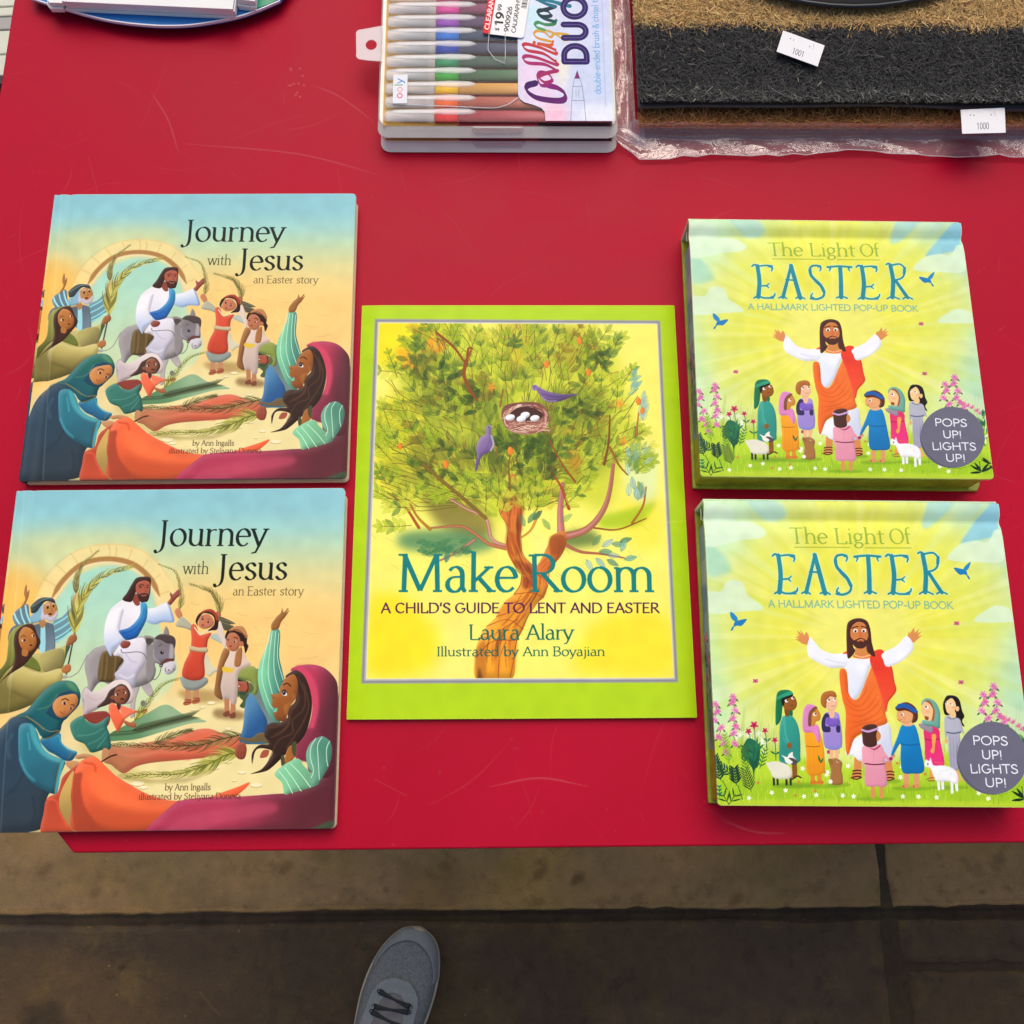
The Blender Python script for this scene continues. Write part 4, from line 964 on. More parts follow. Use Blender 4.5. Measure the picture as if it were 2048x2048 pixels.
    for a in ((330, 1400, -1.85, 8, 330, 130, '143c2c', 30), (540, 1460, -1.7, 6, 230, 130, '16382a', 30), (480, 1320, -2.5, 6, 280, 110, '1c4a34', 26), (740, 1540, -1.85, 8, 300, 140, '3c5428', 20), (680, 1300, -1.7, 8, 360, 100, '5a8a2c', 20), (440, 1150, -1.75, 9, 380, 90, '7aa832', 18), (640, 1150, -1.4, 6, 220, 80, '2c6a3c', 20), (440, 1720, -2.1, 2, 160, 150, '2c4a20', 22), (440, 1720, -1.0, 2, 160, 150, '2c4a20', 22), (310, 1620, -1.6, 3, 150, 60, '147048', 24), (860, 1230, -1.3, 5, 260, 90, '3c7a30', 20)):
        fern(*a)
    l([(560, 1460), (600, 1580), (625, 1650)], 9, '34502a'); l([(350, 1400), (420, 1520)], 8, '34502a')
    O()
    lupin([(1380, 350), (1385, 450), (1355, 560), (1430, 660)], 4, 54)
    lupin([(1515, 240), (1490, 340), (1560, 450), (1530, 560), (1600, 640), (1640, 710)], 6, 54)
    for i, (x, y) in enumerate(((1650, 690), (1710, 710), (1770, 740), (1840, 790), (1890, 830))):
        for a in range(5):
            p.leaf(x, y, -math.pi*.9+a*.4, 70, 14, ['e07ca8', 'd05c94'][a % 2])
    for i in range(22):
        p.leaf(1900+70*rng.random(), 850+500*rng.random(), -1.6+(rng.random()-.5)*1.8, 110, 28, ['2c6a44', '147048', '5a9a3c', 'e8f6dc'][i % 4])
    for q in (((1890, 1720), -2.6, 190), ((1890, 1720), -2.2, 170), ((1890, 1730), 3.05, 170), ((1890, 1730), -.5, 190), ((1890, 1720), -.9, 180), ((2010, 1600), -2.4, 150), ((2030, 1600), -2.7, 160), ((2000, 1620), .7, 140)):
        p.leaf(q[0][0], q[0][1], q[1], q[2], 40, '16301c')
    l([(1880, 1730), (1860, 1560)], 9, '2c4420')
    # birds and butterflies
    Z()
    for x, y, f in ((300, 790, 1), (1595, 500, -1)):
        S([(x-20*f, y+36), (x-10*f, y), (x+10*f, y-10), (x+60*f, y-18), (x+30*f, y+20), (x, y+20), (x-28*f, y+38)], '1a7ab8')
        S([(x, y), (x-30*f, y-26), (x-34*f, y-60), (x-10*f, y-46), (x+8*f, y-20)] if f > 0 else [(x, y), (x+20, y-10), (x+36, y-52), (x+12, y-36), (x-6, y-12)], '1f86c4')
        l([(x-18*f, y+30), (x-26*f, y+44)], 10, '1a7ab8')
    for x, y in ((412, 1126), (1548, 800), (1570, 1135)):
        for a in (.3, 2.7, -.7, -2.5):
            p.leaf(x, y, a, 18, 14, 'd0648c')
        l([(x-3, y-8), (x+3, y+10)], 4, '7a2450')
    # children and animals
    M()
    skin = 'c98a4e'
    def child(x, top, hr, hair, skin, robe, robe2, hem, w, sh):
        pass
    # boy in teal
    l([(300, 1470), (305, 1560), (300, 1610)], 46, '8a5420'); l([(280, 1640), (330, 1610), (365, 1625)], 14, '4c2c18')
    S([(125, 870), (150, 800), (220, 785), (270, 800), (285, 840), (200, 870), (185, 960), (175, 1060), (145, 1115), (120, 1100)], '0f7446', vol=.4)
    S([(230, 990), (280, 980), (280, 1040), (240, 1040)], '0f6a40')
    S([(200, 1040), (260, 1030), (300, 1060), (335, 1130), (355, 1240), (358, 1400), (340, 1480), (170, 1480), (160, 1300), (165, 1120)], '2f9c8a', col2='2b8c80', g=(170, 1100, 350, 1400), vol=.3)
    S([(180, 1060), (215, 1050), (225, 1200), (260, 1310), (235, 1320), (195, 1240)], '46ac9c', alpha=.8)
    l([(190, 1130), (205, 1230), (240, 1320)], 6, '1f7a70', alpha=.7); E(254, 1320, 24, 30, '8f5722')
    S([(205, 960), (245, 960), (250, 1035), (215, 1035)], '7c4a1c')
    S([(185, 880), (240, 840), (300, 850), (325, 920), (300, 975), (230, 985), (190, 940)], '94591f', vol=.3)
    S([(180, 870), (270, 825), (280, 850), (220, 880), (195, 940), (180, 920)], '1e1410')
    S([(130, 880), (140, 850), (240, 805), (280, 810), (275, 830), (190, 860)], '2c9c78')
    E(224, 892, 17, 15, 'f8f4ec'); E(232, 886, 8, 9, '2c1810'); E(284, 866, 15, 13, 'f8f4ec'); E(290, 862, 7, 8, '2c1810'); l([(262, 935), (275, 942), (288, 930)], 5, '5a3010')
    # lamb, left
    for x in (105, 140, 225, 265):
        l([(x, 1600), (x+3, 1690)], 20, '2e2c2c')
    S([(30, 1480), (60, 1480), (120, 1470), (210, 1490), (270, 1540), (280, 1610), (230, 1640), (110, 1630), (75, 1570), (45, 1520)], 'e2e2cc', vol=.4, soft=2)
    S([(180, 1410), (230, 1430), (250, 1400), (285, 1380), (290, 1420), (330, 1470), (310, 1500), (260, 1500), (220, 1480), (205, 1440)], 'eeeee2', vol=.3)
    S([(245, 1440), (290, 1440), (332, 1470), (315, 1500), (270, 1500), (285, 1475)], '4c4a4a')
    # girl in orange, pink scarf
    for x in (475, 540):
        l([(x, 1580), (x+2, 1660)], 40, 'e08a2c'); S([(x-20, 1660), (x+20, 1650), (x+44, 1670), (x+20, 1690), (x-20, 1685)], 'd07a28')
    S([(400, 1180), (460, 1150), (530, 1160), (570, 1280), (590, 1440), (575, 1580), (430, 1590), (415, 1400)], 'f5a623', col2='e8941c', g=(430, 1200, 580, 1560), vol=.3)
    l([(415, 1325), (480, 1332), (545, 1325)], 8, 'b0641a')
    for x in (450, 490, 530):
        l([(x-5, 1350), (x, 1570)], 5, 'd98a1a', alpha=.7)
    S([(380, 1160), (385, 1000), (420, 930), (480, 930), (520, 960), (460, 1000), (450, 1100), (520, 1120), (545, 1180), (545, 1280), (520, 1280), (480, 1200), (410, 1195)], 'dd86c2', vol=.4)
    S([(440, 1100), (450, 1000), (500, 950), (535, 990), (552, 1040), (540, 1080), (510, 1090), (490, 1130), (460, 1130)], 'd08a3a', vol=.2)
    S([(432, 1120), (440, 1010), (490, 950), (520, 960), (470, 1010), (460, 1130)], '7a5030')
    E(496, 1022, 18, 16, 'f8f4ec'); E(503, 1018, 8, 9, '3a2010'); l([(480, 992), (505, 985)], 5, '5a3418')
    p.leaf(550, 1480, -1.9, 70, 20, '2c6a34'); p.leaf(550, 1490, -1.1, 60, 18, '2c6a34'); star_flower(p, 630, 1380, 26, 'b82c64', mid='6a1438')
    # boy in purple
    for x in (655, 705):
        l([(x, 1340), (x, 1430)], 36, 'f0b48c')
    S([(570, 1060), (610, 1000), (700, 1000), (735, 1060), (750, 1330), (600, 1340), (570, 1180)], 'a693d8', col2='9a86d0', g=(600, 1020, 740, 1320), vol=.3)
    S([(590, 1040), (640, 1010), (650, 1060), (720, 1060), (730, 1120), (660, 1140), (600, 1110)], '7a5cc0', vol=.4)
    S([(562, 1080), (600, 1010), (640, 1040), (600, 1060), (600, 1130), (640, 1140), (640, 1190), (570, 1180)], '352c5c'); S([(700, 1140), (735, 1130), (735, 1190), (705, 1190)], '352c5c')
    l([(600, 1335), (680, 1340), (750, 1330)], 14, '7c8ad8')
    S([(630, 960), (680, 960), (680, 1040), (640, 1050)], 'f0b890')
    S([(590, 900), (630, 850), (690, 850), (712, 910), (700, 960), (660, 985), (610, 970)], 'f2c09a', vol=.2)
    S([(550, 890), (570, 820), (640, 795), (690, 810), (700, 860), (640, 850), (610, 900), (600, 960), (565, 940)], 'b06a2c', vol=.4)
    E(625, 888, 17, 15, 'fdf8f0'); E(631, 882, 8, 9, '4c3018'); E(682, 880, 14, 14, 'fdf8f0'); E(687, 874, 7, 8, '4c3018'); l([(650, 940), (670, 945), (685, 935)], 5, 'b06a4c')
    # rabbit
    S([(640, 1640), (650, 1560), (630, 1480), (650, 1450), (700, 1440), (755, 1480), (750, 1550), (760, 1680), (660, 1690)], 'a5723e', vol=.4); E(645, 1662, 20, 20, 'f4f0e4'); E(648, 1470, 20, 30, '9a6836', rot=-30)
    E(712, 1472, 10, 10, 'f4efe0'); E(714, 1470, 6, 7, '2a1810')
    # big figure
    for x0, x1, yy in ((905, 900, 1590), (1190, 1210, 1600)):
        l([(x0, 1450), (x1, yy)], 66, 'd98c4c'); S([(x1-60, yy+20), (x1-30, yy-30), (x1+30, yy-30), (x1+40, yy+30), (x1-10, yy+48), (x1-60, yy+40)], 'd98c4c')
        for k in (-36, -8, 22):
            l([(x1-44, yy+k+8), (x1, yy+k), (x1+36, yy+k+6)], 11, '3c2018')
        l([(x1-60, yy+36), (x1-10, yy+50), (x1+38, yy+34)], 9, '3c2018')
    S([(900, 1240), (1180, 1100), (1230, 1300), (1250, 1420), (1190, 1470), (940, 1470), (870, 1420), (790, 1400), (830, 1300)], 'eef2f6', col2='cdd6ea', g=(900, 1250, 1150, 1450), vol=.3)
    S([(420, 350), (435, 275), (480, 310), (560, 400), (680, 440), (800, 430), (820, 480), (1020, 480), (1060, 440), (1140, 430), (1280, 360), (1375, 270), (1440, 380), (1340, 500), (1190, 565), (1100, 580), (1030, 560), (960, 760), (880, 880), (820, 820), (790, 590), (640, 575), (500, 510), (430, 450)], 'f0f4fa', col2='dfe8f6', g=(800, 450, 860, 850), vol=.3, vr=22)
    for q in ([(600, 490), (700, 520), (800, 530)], [(640, 560), (740, 570), (800, 540)], [(1190, 530), (1300, 480), (1400, 400)]):
        l(q, 10, 'c4cbdc', alpha=.6, soft=4)
    S([(300, 240), (345, 265), (320, 210), (365, 245), (350, 205), (395, 260), (410, 225), (430, 250), (440, 290), (420, 355), (370, 340), (330, 310), (302, 300), (340, 292), (300, 275), (340, 272)], 'd98e50', sm=False)
    S([(1380, 280), (1395, 225), (1405, 245), (1445, 185), (1450, 240), (1495, 195), (1475, 245), (1515, 225), (1480, 270), (1520, 265), (1480, 300), (1440, 335), (1410, 320)], 'd98e50', sm=False)
    S([(735, 595), (790, 595), (810, 700), (820, 820), (870, 880), (930, 830), (1040, 560), (1100, 540), (1180, 560), (1220, 700), (1170, 990), (1185, 1100), (1060, 1150), (950, 1200), (870, 1260), (820, 1400), (795, 1380), (785, 1220), (790, 1000), (760, 880), (735, 720)], 'ee6a26', col2='f07430', g=(760, 900, 1100, 900), vol=.4, vr=26)
    for q in ([(745, 800), (860, 930), (960, 920), (1080, 740)], [(770, 900), (880, 980), (1000, 960), (1110, 800)], [(790, 1000), (920, 1040), (1060, 960), (1130, 860)], [(800, 1090), (930, 1090), (1080, 1020), (1150, 920)], [(800, 1180), (920, 1120), (1060, 1090), (1160, 1030)], [(1000, 720), (960, 840), (880, 920)]):
        l(q, 9, 'cf4e1c', alpha=.7, soft=2, taper=.3)
    S([(760, 440), (800, 415), (830, 440), (800, 440)], 'e8542c')
    S([(1020, 500), (1060, 415), (1150, 410), (1190, 560), (1230, 565), (1255, 700), (1272, 800), (1200, 900), (1180, 990), (1160, 970), (1120, 820), (1080, 680)], 'e63c2a', col2='ee5230', g=(1100, 480, 1200, 950), vol=.4)
    S([(1025, 480), (1060, 420), (1150, 412), (1140, 470), (1190, 560), (1100, 600), (1060, 560)], 'e63c2a')
    S([(1140, 440), (1280, 360), (1375, 270), (1440, 380), (1340, 500), (1190, 565), (1150, 500)], 'f0f4fa', vol=.3)
    S([(890, 370), (990, 370), (1010, 440), (1000, 480), (900, 480), (880, 450)], 'd58a48')
    S([(880, 440), (940, 460), (1010, 440), (1020, 480), (940, 490), (860, 470)], 'e8843c'); l([(875, 452), (945, 472), (1015, 455)], 6, 'fae0c0')
    S([(810, 480), (798, 350), (800, 180), (830, 120), (910, 95), (990, 120), (1025, 200), (1040, 330), (1070, 460), (1030, 450), (990, 400), (980, 220), (940, 150), (880, 150), (850, 220), (860, 360), (880, 410), (850, 460)], '4a2620', vol=.4)
    S([(835, 220), (860, 160), (910, 130), (970, 150), (1000, 220), (1005, 300), (960, 360), (890, 360), (845, 300)], 'cf7f42', vol=.2)
    S([(840, 280), (870, 310), (930, 285), (990, 310), (1005, 270), (1000, 340), (960, 385), (900, 385), (860, 350)], '4a2620'); S([(900, 305), (930, 292), (965, 305), (960, 322), (930, 316), (905, 322)], 'cf7f42'); l([(905, 302), (935, 290), (970, 302)], 9, '4a2620'); l([(912, 312), (935, 316), (958, 310)], 5, 'a04a30')
    E(884, 218, 22, 18, 'fdfaf4'); E(884, 222, 11, 12, '2c1810'); E(964, 216, 22, 18, 'fdfaf4'); E(962, 220, 11, 12, '2c1810')
    l([(850, 194), (872, 182), (908, 176)], 10, '3a1c16'); l([(938, 176), (972, 182), (996, 194)], 10, '3a1c16'); S([(915, 270), (930, 215), (948, 270), (932, 278)], 'd8693e')
    # girl in pink, seen from behind
    for x in (1050, 1130):
        l([(x, 1690), (x-4, 1800)], 40, 'dc9458')
    S([(950, 1330), (1020, 1320), (1120, 1310), (1160, 1380), (1220, 1460), (1200, 1480), (1160, 1450), (1180, 1690), (1080, 1705), (975, 1690), (975, 1500), (955, 1540), (945, 1420)], 'eaa2b2', col2='dd90a6', g=(980, 1340, 1160, 1680), vol=.3)
    l([(975, 1490), (1060, 1500), (1160, 1493)], 10, '5c1c3c'); l([(1060, 1340), (1050, 1480)], 5, 'cc8496', alpha=.6)
    S([(1010, 1335), (1060, 1350), (1120, 1310), (1110, 1335), (1060, 1362)], 'b02868')
    S([(1060, 1180), (1100, 1180), (1125, 1225), (1110, 1265), (1070, 1280)], 'd0884c')
    S([(945, 1160), (980, 1125), (1060, 1115), (1095, 1150), (1080, 1220), (1085, 1310), (1020, 1335), (960, 1310), (948, 1240)], '4a2a26', vol=.4)
    l([(945, 1170), (1000, 1185), (1060, 1170), (1095, 1155)], 20, 'c8a0d0'); E(1218, 1445, 18, 18, 'a8285c'); E(1240, 1415, 20, 20, 'dc9458')
    # boy in blue
    for x in (1365, 1460):
        l([(x, 1570), (x, 1690)], 46, 'e2a06c'); S([(x-50, 1700), (x+10, 1680), (x+30, 1710), (x-20, 1725)], 'd8945c'); l([(x-30, 1700), (x-22, 1718)], 6, '7a3c2c')
    S([(1330, 1120), (1430, 1115), (1470, 1180), (1510, 1380), (1530, 1560), (1420, 1585), (1330, 1570), (1310, 1440), (1310, 1300), (1240, 1410), (1225, 1390), (1280, 1240)], '1583c4', col2='0e6fae', g=(1330, 1150, 1500, 1560), vol=.25)
    l([(1315, 1305), (1400, 1315), (1490, 1305)], 12, '0c5c98', alpha=.8)
    S([(1330, 1100), (1400, 1090), (1440, 1110), (1400, 1135), (1345, 1130)], 'e8b080')
    S([(1275, 1040), (1290, 980), (1370, 960), (1430, 1010), (1430, 1080), (1370, 1110), (1300, 1090)], 'e2a470', vol=.2)
    S([(1262, 960), (1300, 925), (1370, 905), (1440, 940), (1475, 1000), (1470, 1080), (1420, 1100), (1430, 1020), (1360, 985), (1290, 990)], '5c2e22', vol=.5)
    S([(1268, 960), (1300, 920), (1380, 925), (1460, 975), (1478, 1000), (1440, 1005), (1360, 960), (1290, 965)], '1f5cac')
    E(1330, 1022, 15, 14, 'fdf8f0'); E(1326, 1024, 8, 9, '3a2010'); l([(1285, 1070), (1300, 1078), (1318, 1072)], 5, '9a5434'); E(1350, 1060, 18, 12, 'e08c64', alpha=.6)
    O()
    # girl in magenta and woman in grey
    for x in (690, 740):
        l([(x, 1290), (x-10, 1450)], 50, 'e8a04c')
    l([(620, 1470), (700, 1450), (760, 1480)], 14, 'a86a3c'); l([(640, 1490), (720, 1490)], 12, '8a4c2c')
    S([(590, 790), (720, 770), (790, 830), (800, 960), (850, 1280), (710, 1290), (610, 1280), (595, 1000)], 'e0316e', col2='e8347e', g=(600, 800, 760, 1250), vol=.3)
    l([(600, 940), (680, 955), (790, 940)], 12, '9a1c50'); l([(720, 1245), (850, 1260)], 14, 'f0604c', alpha=.8)
    S([(690, 890), (745, 890), (730, 1030), (720, 1110), (690, 1130), (670, 1090), (695, 1040)], 'e8a44c')
    S([(520, 740), (620, 740), (700, 790), (690, 860), (610, 830), (540, 790)], '9a8a9c', vol=.4)
    S([(560, 500), (570, 430), (640, 400), (740, 450), (800, 580), (800, 720), (790, 800), (720, 780), (580, 750), (570, 690), (690, 690), (720, 600), (700, 500), (640, 440)], '6aa898', vol=.5, vr=20)
    S([(555, 520), (600, 440), (660, 450), (720, 540), (720, 660), (660, 700), (600, 680), (560, 600)], 'eec08a', vol=.2); S([(600, 440), (670, 440), (730, 560), (720, 680), (690, 700), (710, 560), (660, 470)], '9a5a34'); S([(600, 640), (650, 650), (640, 690), (605, 680)], '8a5028')
    E(625, 520, 24, 22, 'fdf8f0'); E(618, 515, 11, 13, '2a1810'); E(640, 580, 24, 14, 'e89a7c', alpha=.6)
    for x in (1020, 1090):
        l([(x-20, 1300), (x+20, 1480)], 44, 'e8a86c')
    S([(870, 640), (1000, 630), (1050, 660), (1110, 860), (1060, 870), (1060, 1300), (930, 1310), (900, 900), (870, 940), (855, 780)], 'b4b6c4', col2='a2a2b8', g=(880, 680, 1050, 1250), vol=.3)
    l([(885, 850), (970, 865), (1070, 850)], 18, '5a6480')
    for x in (930, 970, 1010):
        l([(x, 890), (x+10, 1290)], 9, '8c8ca8', alpha=.6)
    l([(900, 650), (960, 675), (1040, 650)], 14, '7c8494'); E(880, 965, 22, 36, 'e8b070')
    S([(860, 420), (900, 365), (1000, 370), (1060, 430), (1090, 560), (1120, 640), (1090, 700), (1120, 770), (1090, 760), (1060, 680), (1000, 640), (980, 560), (920, 620), (860, 610), (840, 500)], '1c1618', vol=.4)
    S([(870, 470), (900, 430), (960, 400), (1010, 480), (1000, 560), (940, 610), (890, 580)], 'f2cc94', vol=.2); E(1030, 540, 24, 34, 'eec48a'); S([(930, 580), (990, 560), (1010, 640), (950, 660)], 'f0c88c')
    E(888, 465, 17, 18, 'fdf8f0'); E(884, 460, 8, 9, '2a1810'); E(950, 480, 18, 16, 'fdf8f0'); E(945, 476, 8, 9, '2a1810'); E(975, 525, 24, 14, 'e8a07c', alpha=.6)
    # white lamb, right
    for a in ((770, 1480, 778, 1600), (825, 1480, 828, 1590), (945, 1490, 950, 1640), (1005, 1480, 1012, 1610)):
        l([a[:2], a[2:]], 36, 'eef2f4')
    S([(590, 1280), (610, 1210), (650, 1230), (670, 1185), (690, 1250), (720, 1290), (850, 1290), (980, 1340), (1030, 1440), (1010, 1530), (900, 1500), (760, 1500), (710, 1430), (670, 1330), (610, 1310)], 'f4f7f8', vol=.35, vr=20, soft=1)
    for i in range(22):
        x, y = 760+230*rng.random(), 1320+150*rng.random()
        l([(x-12, y), (x, y-8), (x+12, y+3)], 4, 'c8ccd8', alpha=.6)
    E(635, 1270, 10, 11, '2a2a3a')
    # the round seal
    E(1475, 1190, 460, 480, '6a6a7c', rot=0)
    for t, a in (('POPS', (1222, 1012, 1690, 1022)), ('UP!', (1338, 1200, 1615, 1207)), ('LIGHTS', (1185, 1385, 1820, 1390)), ('UP!', (1378, 1565, 1668, 1573))):
        p.text(t, *a, 112, 'f2f6ff', .088, .088, serif=False)
    T()
    GT = '94b23c'
    p.text('The Light', 545, 322, 1112, 328, 96, GT, thick=.082, thin=.04, pen=10)
    p.text('Of', 1140, 328, 1265, 326, 92, GT, thick=.082, thin=.04, pen=10)
    l([(568, 345), (900, 348)], 6, 'a0b83c', sm=False); l([(992, 351), (1264, 353)], 6, 'a0b83c', sm=False)
    c = '1f8a98'
    def tw(pts, w, sm=True):
        l(pts, w, 'c9ecd0', sm=sm, soft=1.2)
    def letter(strokes, glow):
        for pts, w, w2 in strokes:
            if glow:
                l(pts, max(w, w2)*1.2+7, 'cdf0d4', soft=1.5, alpha=.8)
        for pts, w, w2 in strokes:
            if not glow:
                l(pts, w*1.2, c, w2=w2*1.2)
    def LE(x, y):
        return [([(x+36, y+6), (x+50, y+120), (x+44, y+230)], 22, 24), ([(x, y+10), (x+18, y-2), (x+40, y+18)], 9, 13), ([(x+36, y+10), (x+90, y+4), (x+130, y+8)], 9, 12), ([(x+108, y+8), (x+132, y+20), (x+128, y+44)], 14, 7), ([(x+48, y+152), (x+100, y+148)], 9, 10), ([(x+96, y+150), (x+114, y+132)], 9, 6), ([(x+96, y+150), (x+112, y+164)], 9, 6), ([(x+16, y+236), (x+44, y+224), (x+80, y+236), (x+140, y+236)], 10, 11), ([(x+120, y+236), (x+146, y+222), (x+152, y+204)], 13, 7)]
    ST = LE(437, 388)+LE(1112, 394)
    ST += [([(690, 392), (672, 480), (640, 620)], 14, 20), ([(690, 392), (716, 490), (752, 625)], 22, 24), ([(660, 494), (720, 498)], 10, 10), ([(614, 624), (640, 612), (664, 628)], 9, 9), ([(724, 626), (750, 614), (782, 630)], 9, 9)]
    ST += [([(880, 398), (850, 392), (820, 402), (812, 440), (846, 500), (900, 560), (902, 610), (862, 632), (820, 628)], 12, 12), ([(814, 420), (824, 468), (880, 530), (906, 580)], 16, 18), ([(866, 398), (884, 408), (878, 432)], 13, 6), ([(836, 626), (822, 612), (832, 590)], 13, 6)]
    ST += [([(1008, 402), (1014, 500), (1016, 620)], 22, 24), ([(926, 404), (1000, 398), (1082, 404)], 12, 12), ([(930, 404), (946, 412), (938, 432)], 12, 6), ([(1078, 404), (1062, 412), (1070, 432)], 12, 6), ([(986, 624), (1016, 612), (1056, 626)], 9, 9)]
    ST += [([(1332, 390), (1350, 500), (1346, 620)], 22, 24), ([(1304, 386), (1322, 378), (1340, 394)], 9, 12), ([(1338, 390), (1396, 384), (1426, 424), (1408, 480), (1352, 500)], 11, 10), ([(1424, 410), (1420, 450)], 16, 14), ([(1366, 500), (1410, 570), (1444, 622)], 18, 20), ([(1312, 630), (1346, 614), (1392, 632)], 9, 9), ([(1414, 630), (1440, 616), (1476, 632)], 9, 9)]
    letter(ST, True); letter(ST, False)
    p.text('A HALLMARK LIGHTED POP-UP BOOK', 415, 706, 1512, 720, 42, '86b898', .12, .115, serif=False)
    p.grain(.012); p.vivid(1.0); p.rubbed(5)
    return p

def print_tray_side():
    """the strip of art that wraps the thick base: sky, blossom, grass"""
    p = Paint(900, 130, [(0, 0), (900, 0), (900, 130), (0, 130)], '7a9cb4')
    S, l, E, rng = p.shape, p.line, p.ell, p.rng
    p.F(0, 0, 900, 130, 900)
    for x, c in ((0, '86b0c4'), (120, 'a8bcc8'), (210, '6f98b8'), (300, '8cb0c8'), (420, '6894b4'), (560, '7098b0')):
        S([(x, -20), (x+110, -20), (x+110, 150), (x, 150)], c, soft=10, sm=False)
    for i in range(26):
        x = 380+rng.random()*220; y = rng.random()*130
        star_flower(p, x, y, 13+9*rng.random(), ['d86a9c', 'e08cb8', 'c03c5c'][i % 3], n=5, rot=rng.random()*6)
        p.leaf(x+20, y+8, rng.random()*6, 34, 10, ['1f2c28', '2c5a44'][i % 2])
    for i in range(24):
        p.leaf(560+rng.random()*190, rng.random()*130, 3.1+(rng.random()-.5)*1.2, 110, 16, ['4a7a5c', '3c6a54', '7aa070'][i % 3])
    S([(748, -20), (920, -20), (920, 150), (740, 150)], 'a3a826', sm=False)
    for i in range(60):
        x = 750+rng.random()*150; y = rng.random()*130
        l([(x, y), (x+24, y+4)], 4, ['7c8a1c', 'c4c440', '8c9a24'][i % 3])
    p.grain(.02)
    return p
# ---------------------------------------------------------------- the paperback's cover
def cover_tree():
    p = Paint(1080, 1398, [(722.8, 611.6), (1350, 608.9), (1392.8, 1436.5), (693.5, 1438.3)], 'b4d52c')
    S, l, E, rng = p.shape, p.line, p.ell, p.rng
    Z = lambda: p.F(680, 590, 1400, 1460, 1599)
    U = lambda: p.F(750, 640, 1310, 1080, 1932)
    V = lambda: p.F(730, 1000, 1340, 1370, 1932)
    Z()
    frame = lambda a, b, c, d, col: S([a, b, c, d], col, sm=False)
    frame((152, 108), (1424, 110), (1500, 1724), (94, 1726), 'a5a69c')
    frame((156, 113), (1420, 115), (1496, 1719), (99, 1721), '8b8d92')
    frame((163, 120), (1414, 121), (1488, 1711), (108, 1713), 'b9b9b4')
    frame((168, 124), (1410, 125), (1482, 1705), (116, 1706), 'e8e6d0')
    pic = frame((171, 127), (1408, 128), (1479, 1702), (119, 1703), 'f7f37c')
    k = dict(clip=pic)
    # washes
    for q, c, s, a in (([(160, 120), (480, 120), (380, 240), (250, 330), (160, 300)], 'f6e424', 30, .9), ([(150, 560), (260, 480), (330, 700), (180, 900)], 'f5e63c', 40, .8), ([(130, 1360), (260, 1330), (420, 1480), (440, 1640), (130, 1690)], 'f9e22c', 46, .85), ([(150, 1180), (300, 1200), (260, 1300), (150, 1300)], 'faf07c', 30, .6), ([(1150, 1440), (1440, 1420), (1470, 1690), (1120, 1690), (1030, 1640)], 'fae436', 46, .8), ([(1240, 920), (1400, 900), (1440, 1100), (1300, 1120)], 'f8ea50', 40, .7), ([(470, 1480), (560, 1440), (600, 1700), (420, 1700)], 'faf08a', 40, .6), ([(850, 1040), (1000, 1180), (900, 1200)], 'fbf6a0', 30, .5)):
        S(q, c, soft=s, alpha=a, **k)
    for q, c, s, a in (([(420, 170), (560, 130), (760, 200), (1000, 130), (1180, 190), (1240, 330), (1300, 560), (1240, 800), (1180, 960), (1000, 900), (820, 940), (700, 1010), (560, 960), (300, 930), (190, 800), (180, 620), (240, 480), (300, 300)], 'b9c62c', 50, .62), ([(700, 130), (880, 130), (860, 330), (720, 330)], 'b5a22a', 40, .6), ([(920, 170), (1080, 160), (1100, 300), (960, 330)], '9a8c28', 34, .6), ([(310, 260), (440, 240), (470, 400), (330, 420)], '7e7a26', 30, .65), ([(300, 430), (640, 400), (620, 560), (300, 600)], '8f9430', 40, .6), ([(180, 500), (300, 470), (300, 640), (200, 700)], 'c9c428', 34, .5),
                     ([(560, 430), (740, 420), (720, 640), (600, 700)], '5c7226', 34, .6), ([(690, 600), (940, 590), (900, 680), (720, 690)], '2c4a1c', 26, .8), ([(920, 440), (1160, 420), (1150, 560), (960, 590)], '6a7a26', 34, .55), ([(940, 560), (1180, 540), (1200, 760), (1000, 800)], '7c922a', 44, .5), ([(600, 700), (700, 640), (720, 800), (600, 800)], '34461c', 26, .7), ([(320, 680), (560, 640), (600, 800), (380, 860)], '6c6a26', 36, .55), ([(200, 740), (420, 700), (440, 900), (230, 860)], '8a8a2c', 36, .5), ([(820, 640), (940, 640), (960, 780), (840, 800)], '4c621e', 34, .7), ([(380, 900), (620, 950), (660, 1080), (460, 1040)], '5c5026', 30, .65), ([(280, 1060), (560, 1050), (690, 1110), (560, 1150), (290, 1130)], '3f7a5c', 26, .75), ([(990, 1060), (1120, 1050), (1140, 1110), (1000, 1120)], '3c5c34', 22, .7), ([(1150, 990), (1330, 940), (1400, 920), (1330, 1020), (1180, 1040)], 'a4c424', 18, .8), ([(1280, 700), (1400, 680), (1400, 900), (1290, 900)], 'd8ecc0', 24, .7), ([(850, 850), (960, 840), (940, 940), (850, 920)], 'f2c23c', 24, .7), ([(300, 130), (470, 200), (430, 260), (360, 200)], 'f07a24', 14, .55), ([(250, 240), (350, 260), (330, 330), (270, 320)], 'f0a024', 16, .6), ([(1000, 600), (1080, 620), (1060, 820), (1010, 760)], 'c07a24', 20, .6)):
        S(q, c, soft=s, alpha=a, **k)
    # brush dabs
    for i in range(620):
        a = rng.random()*2*math.pi; r = rng.random()**.55
        x, y = 745+545*r*math.cos(a), 560+430*r*math.sin(a)
        b = math.atan2(y-1050, x-800)+(rng.random()-.5)*1.3; n = 26+46*rng.random()
        l([(x, y), (x+n*math.cos(b), y+n*math.sin(b))], 12+16*rng.random(), ['9fb52a', 'd4dc3c', '6f8a26', 'e8e444', 'b8c832', '4f6c22', '86762a', 'c8d23a'][i % 8], alpha=.34, soft=3, n=2, w2=6, clip=pic)
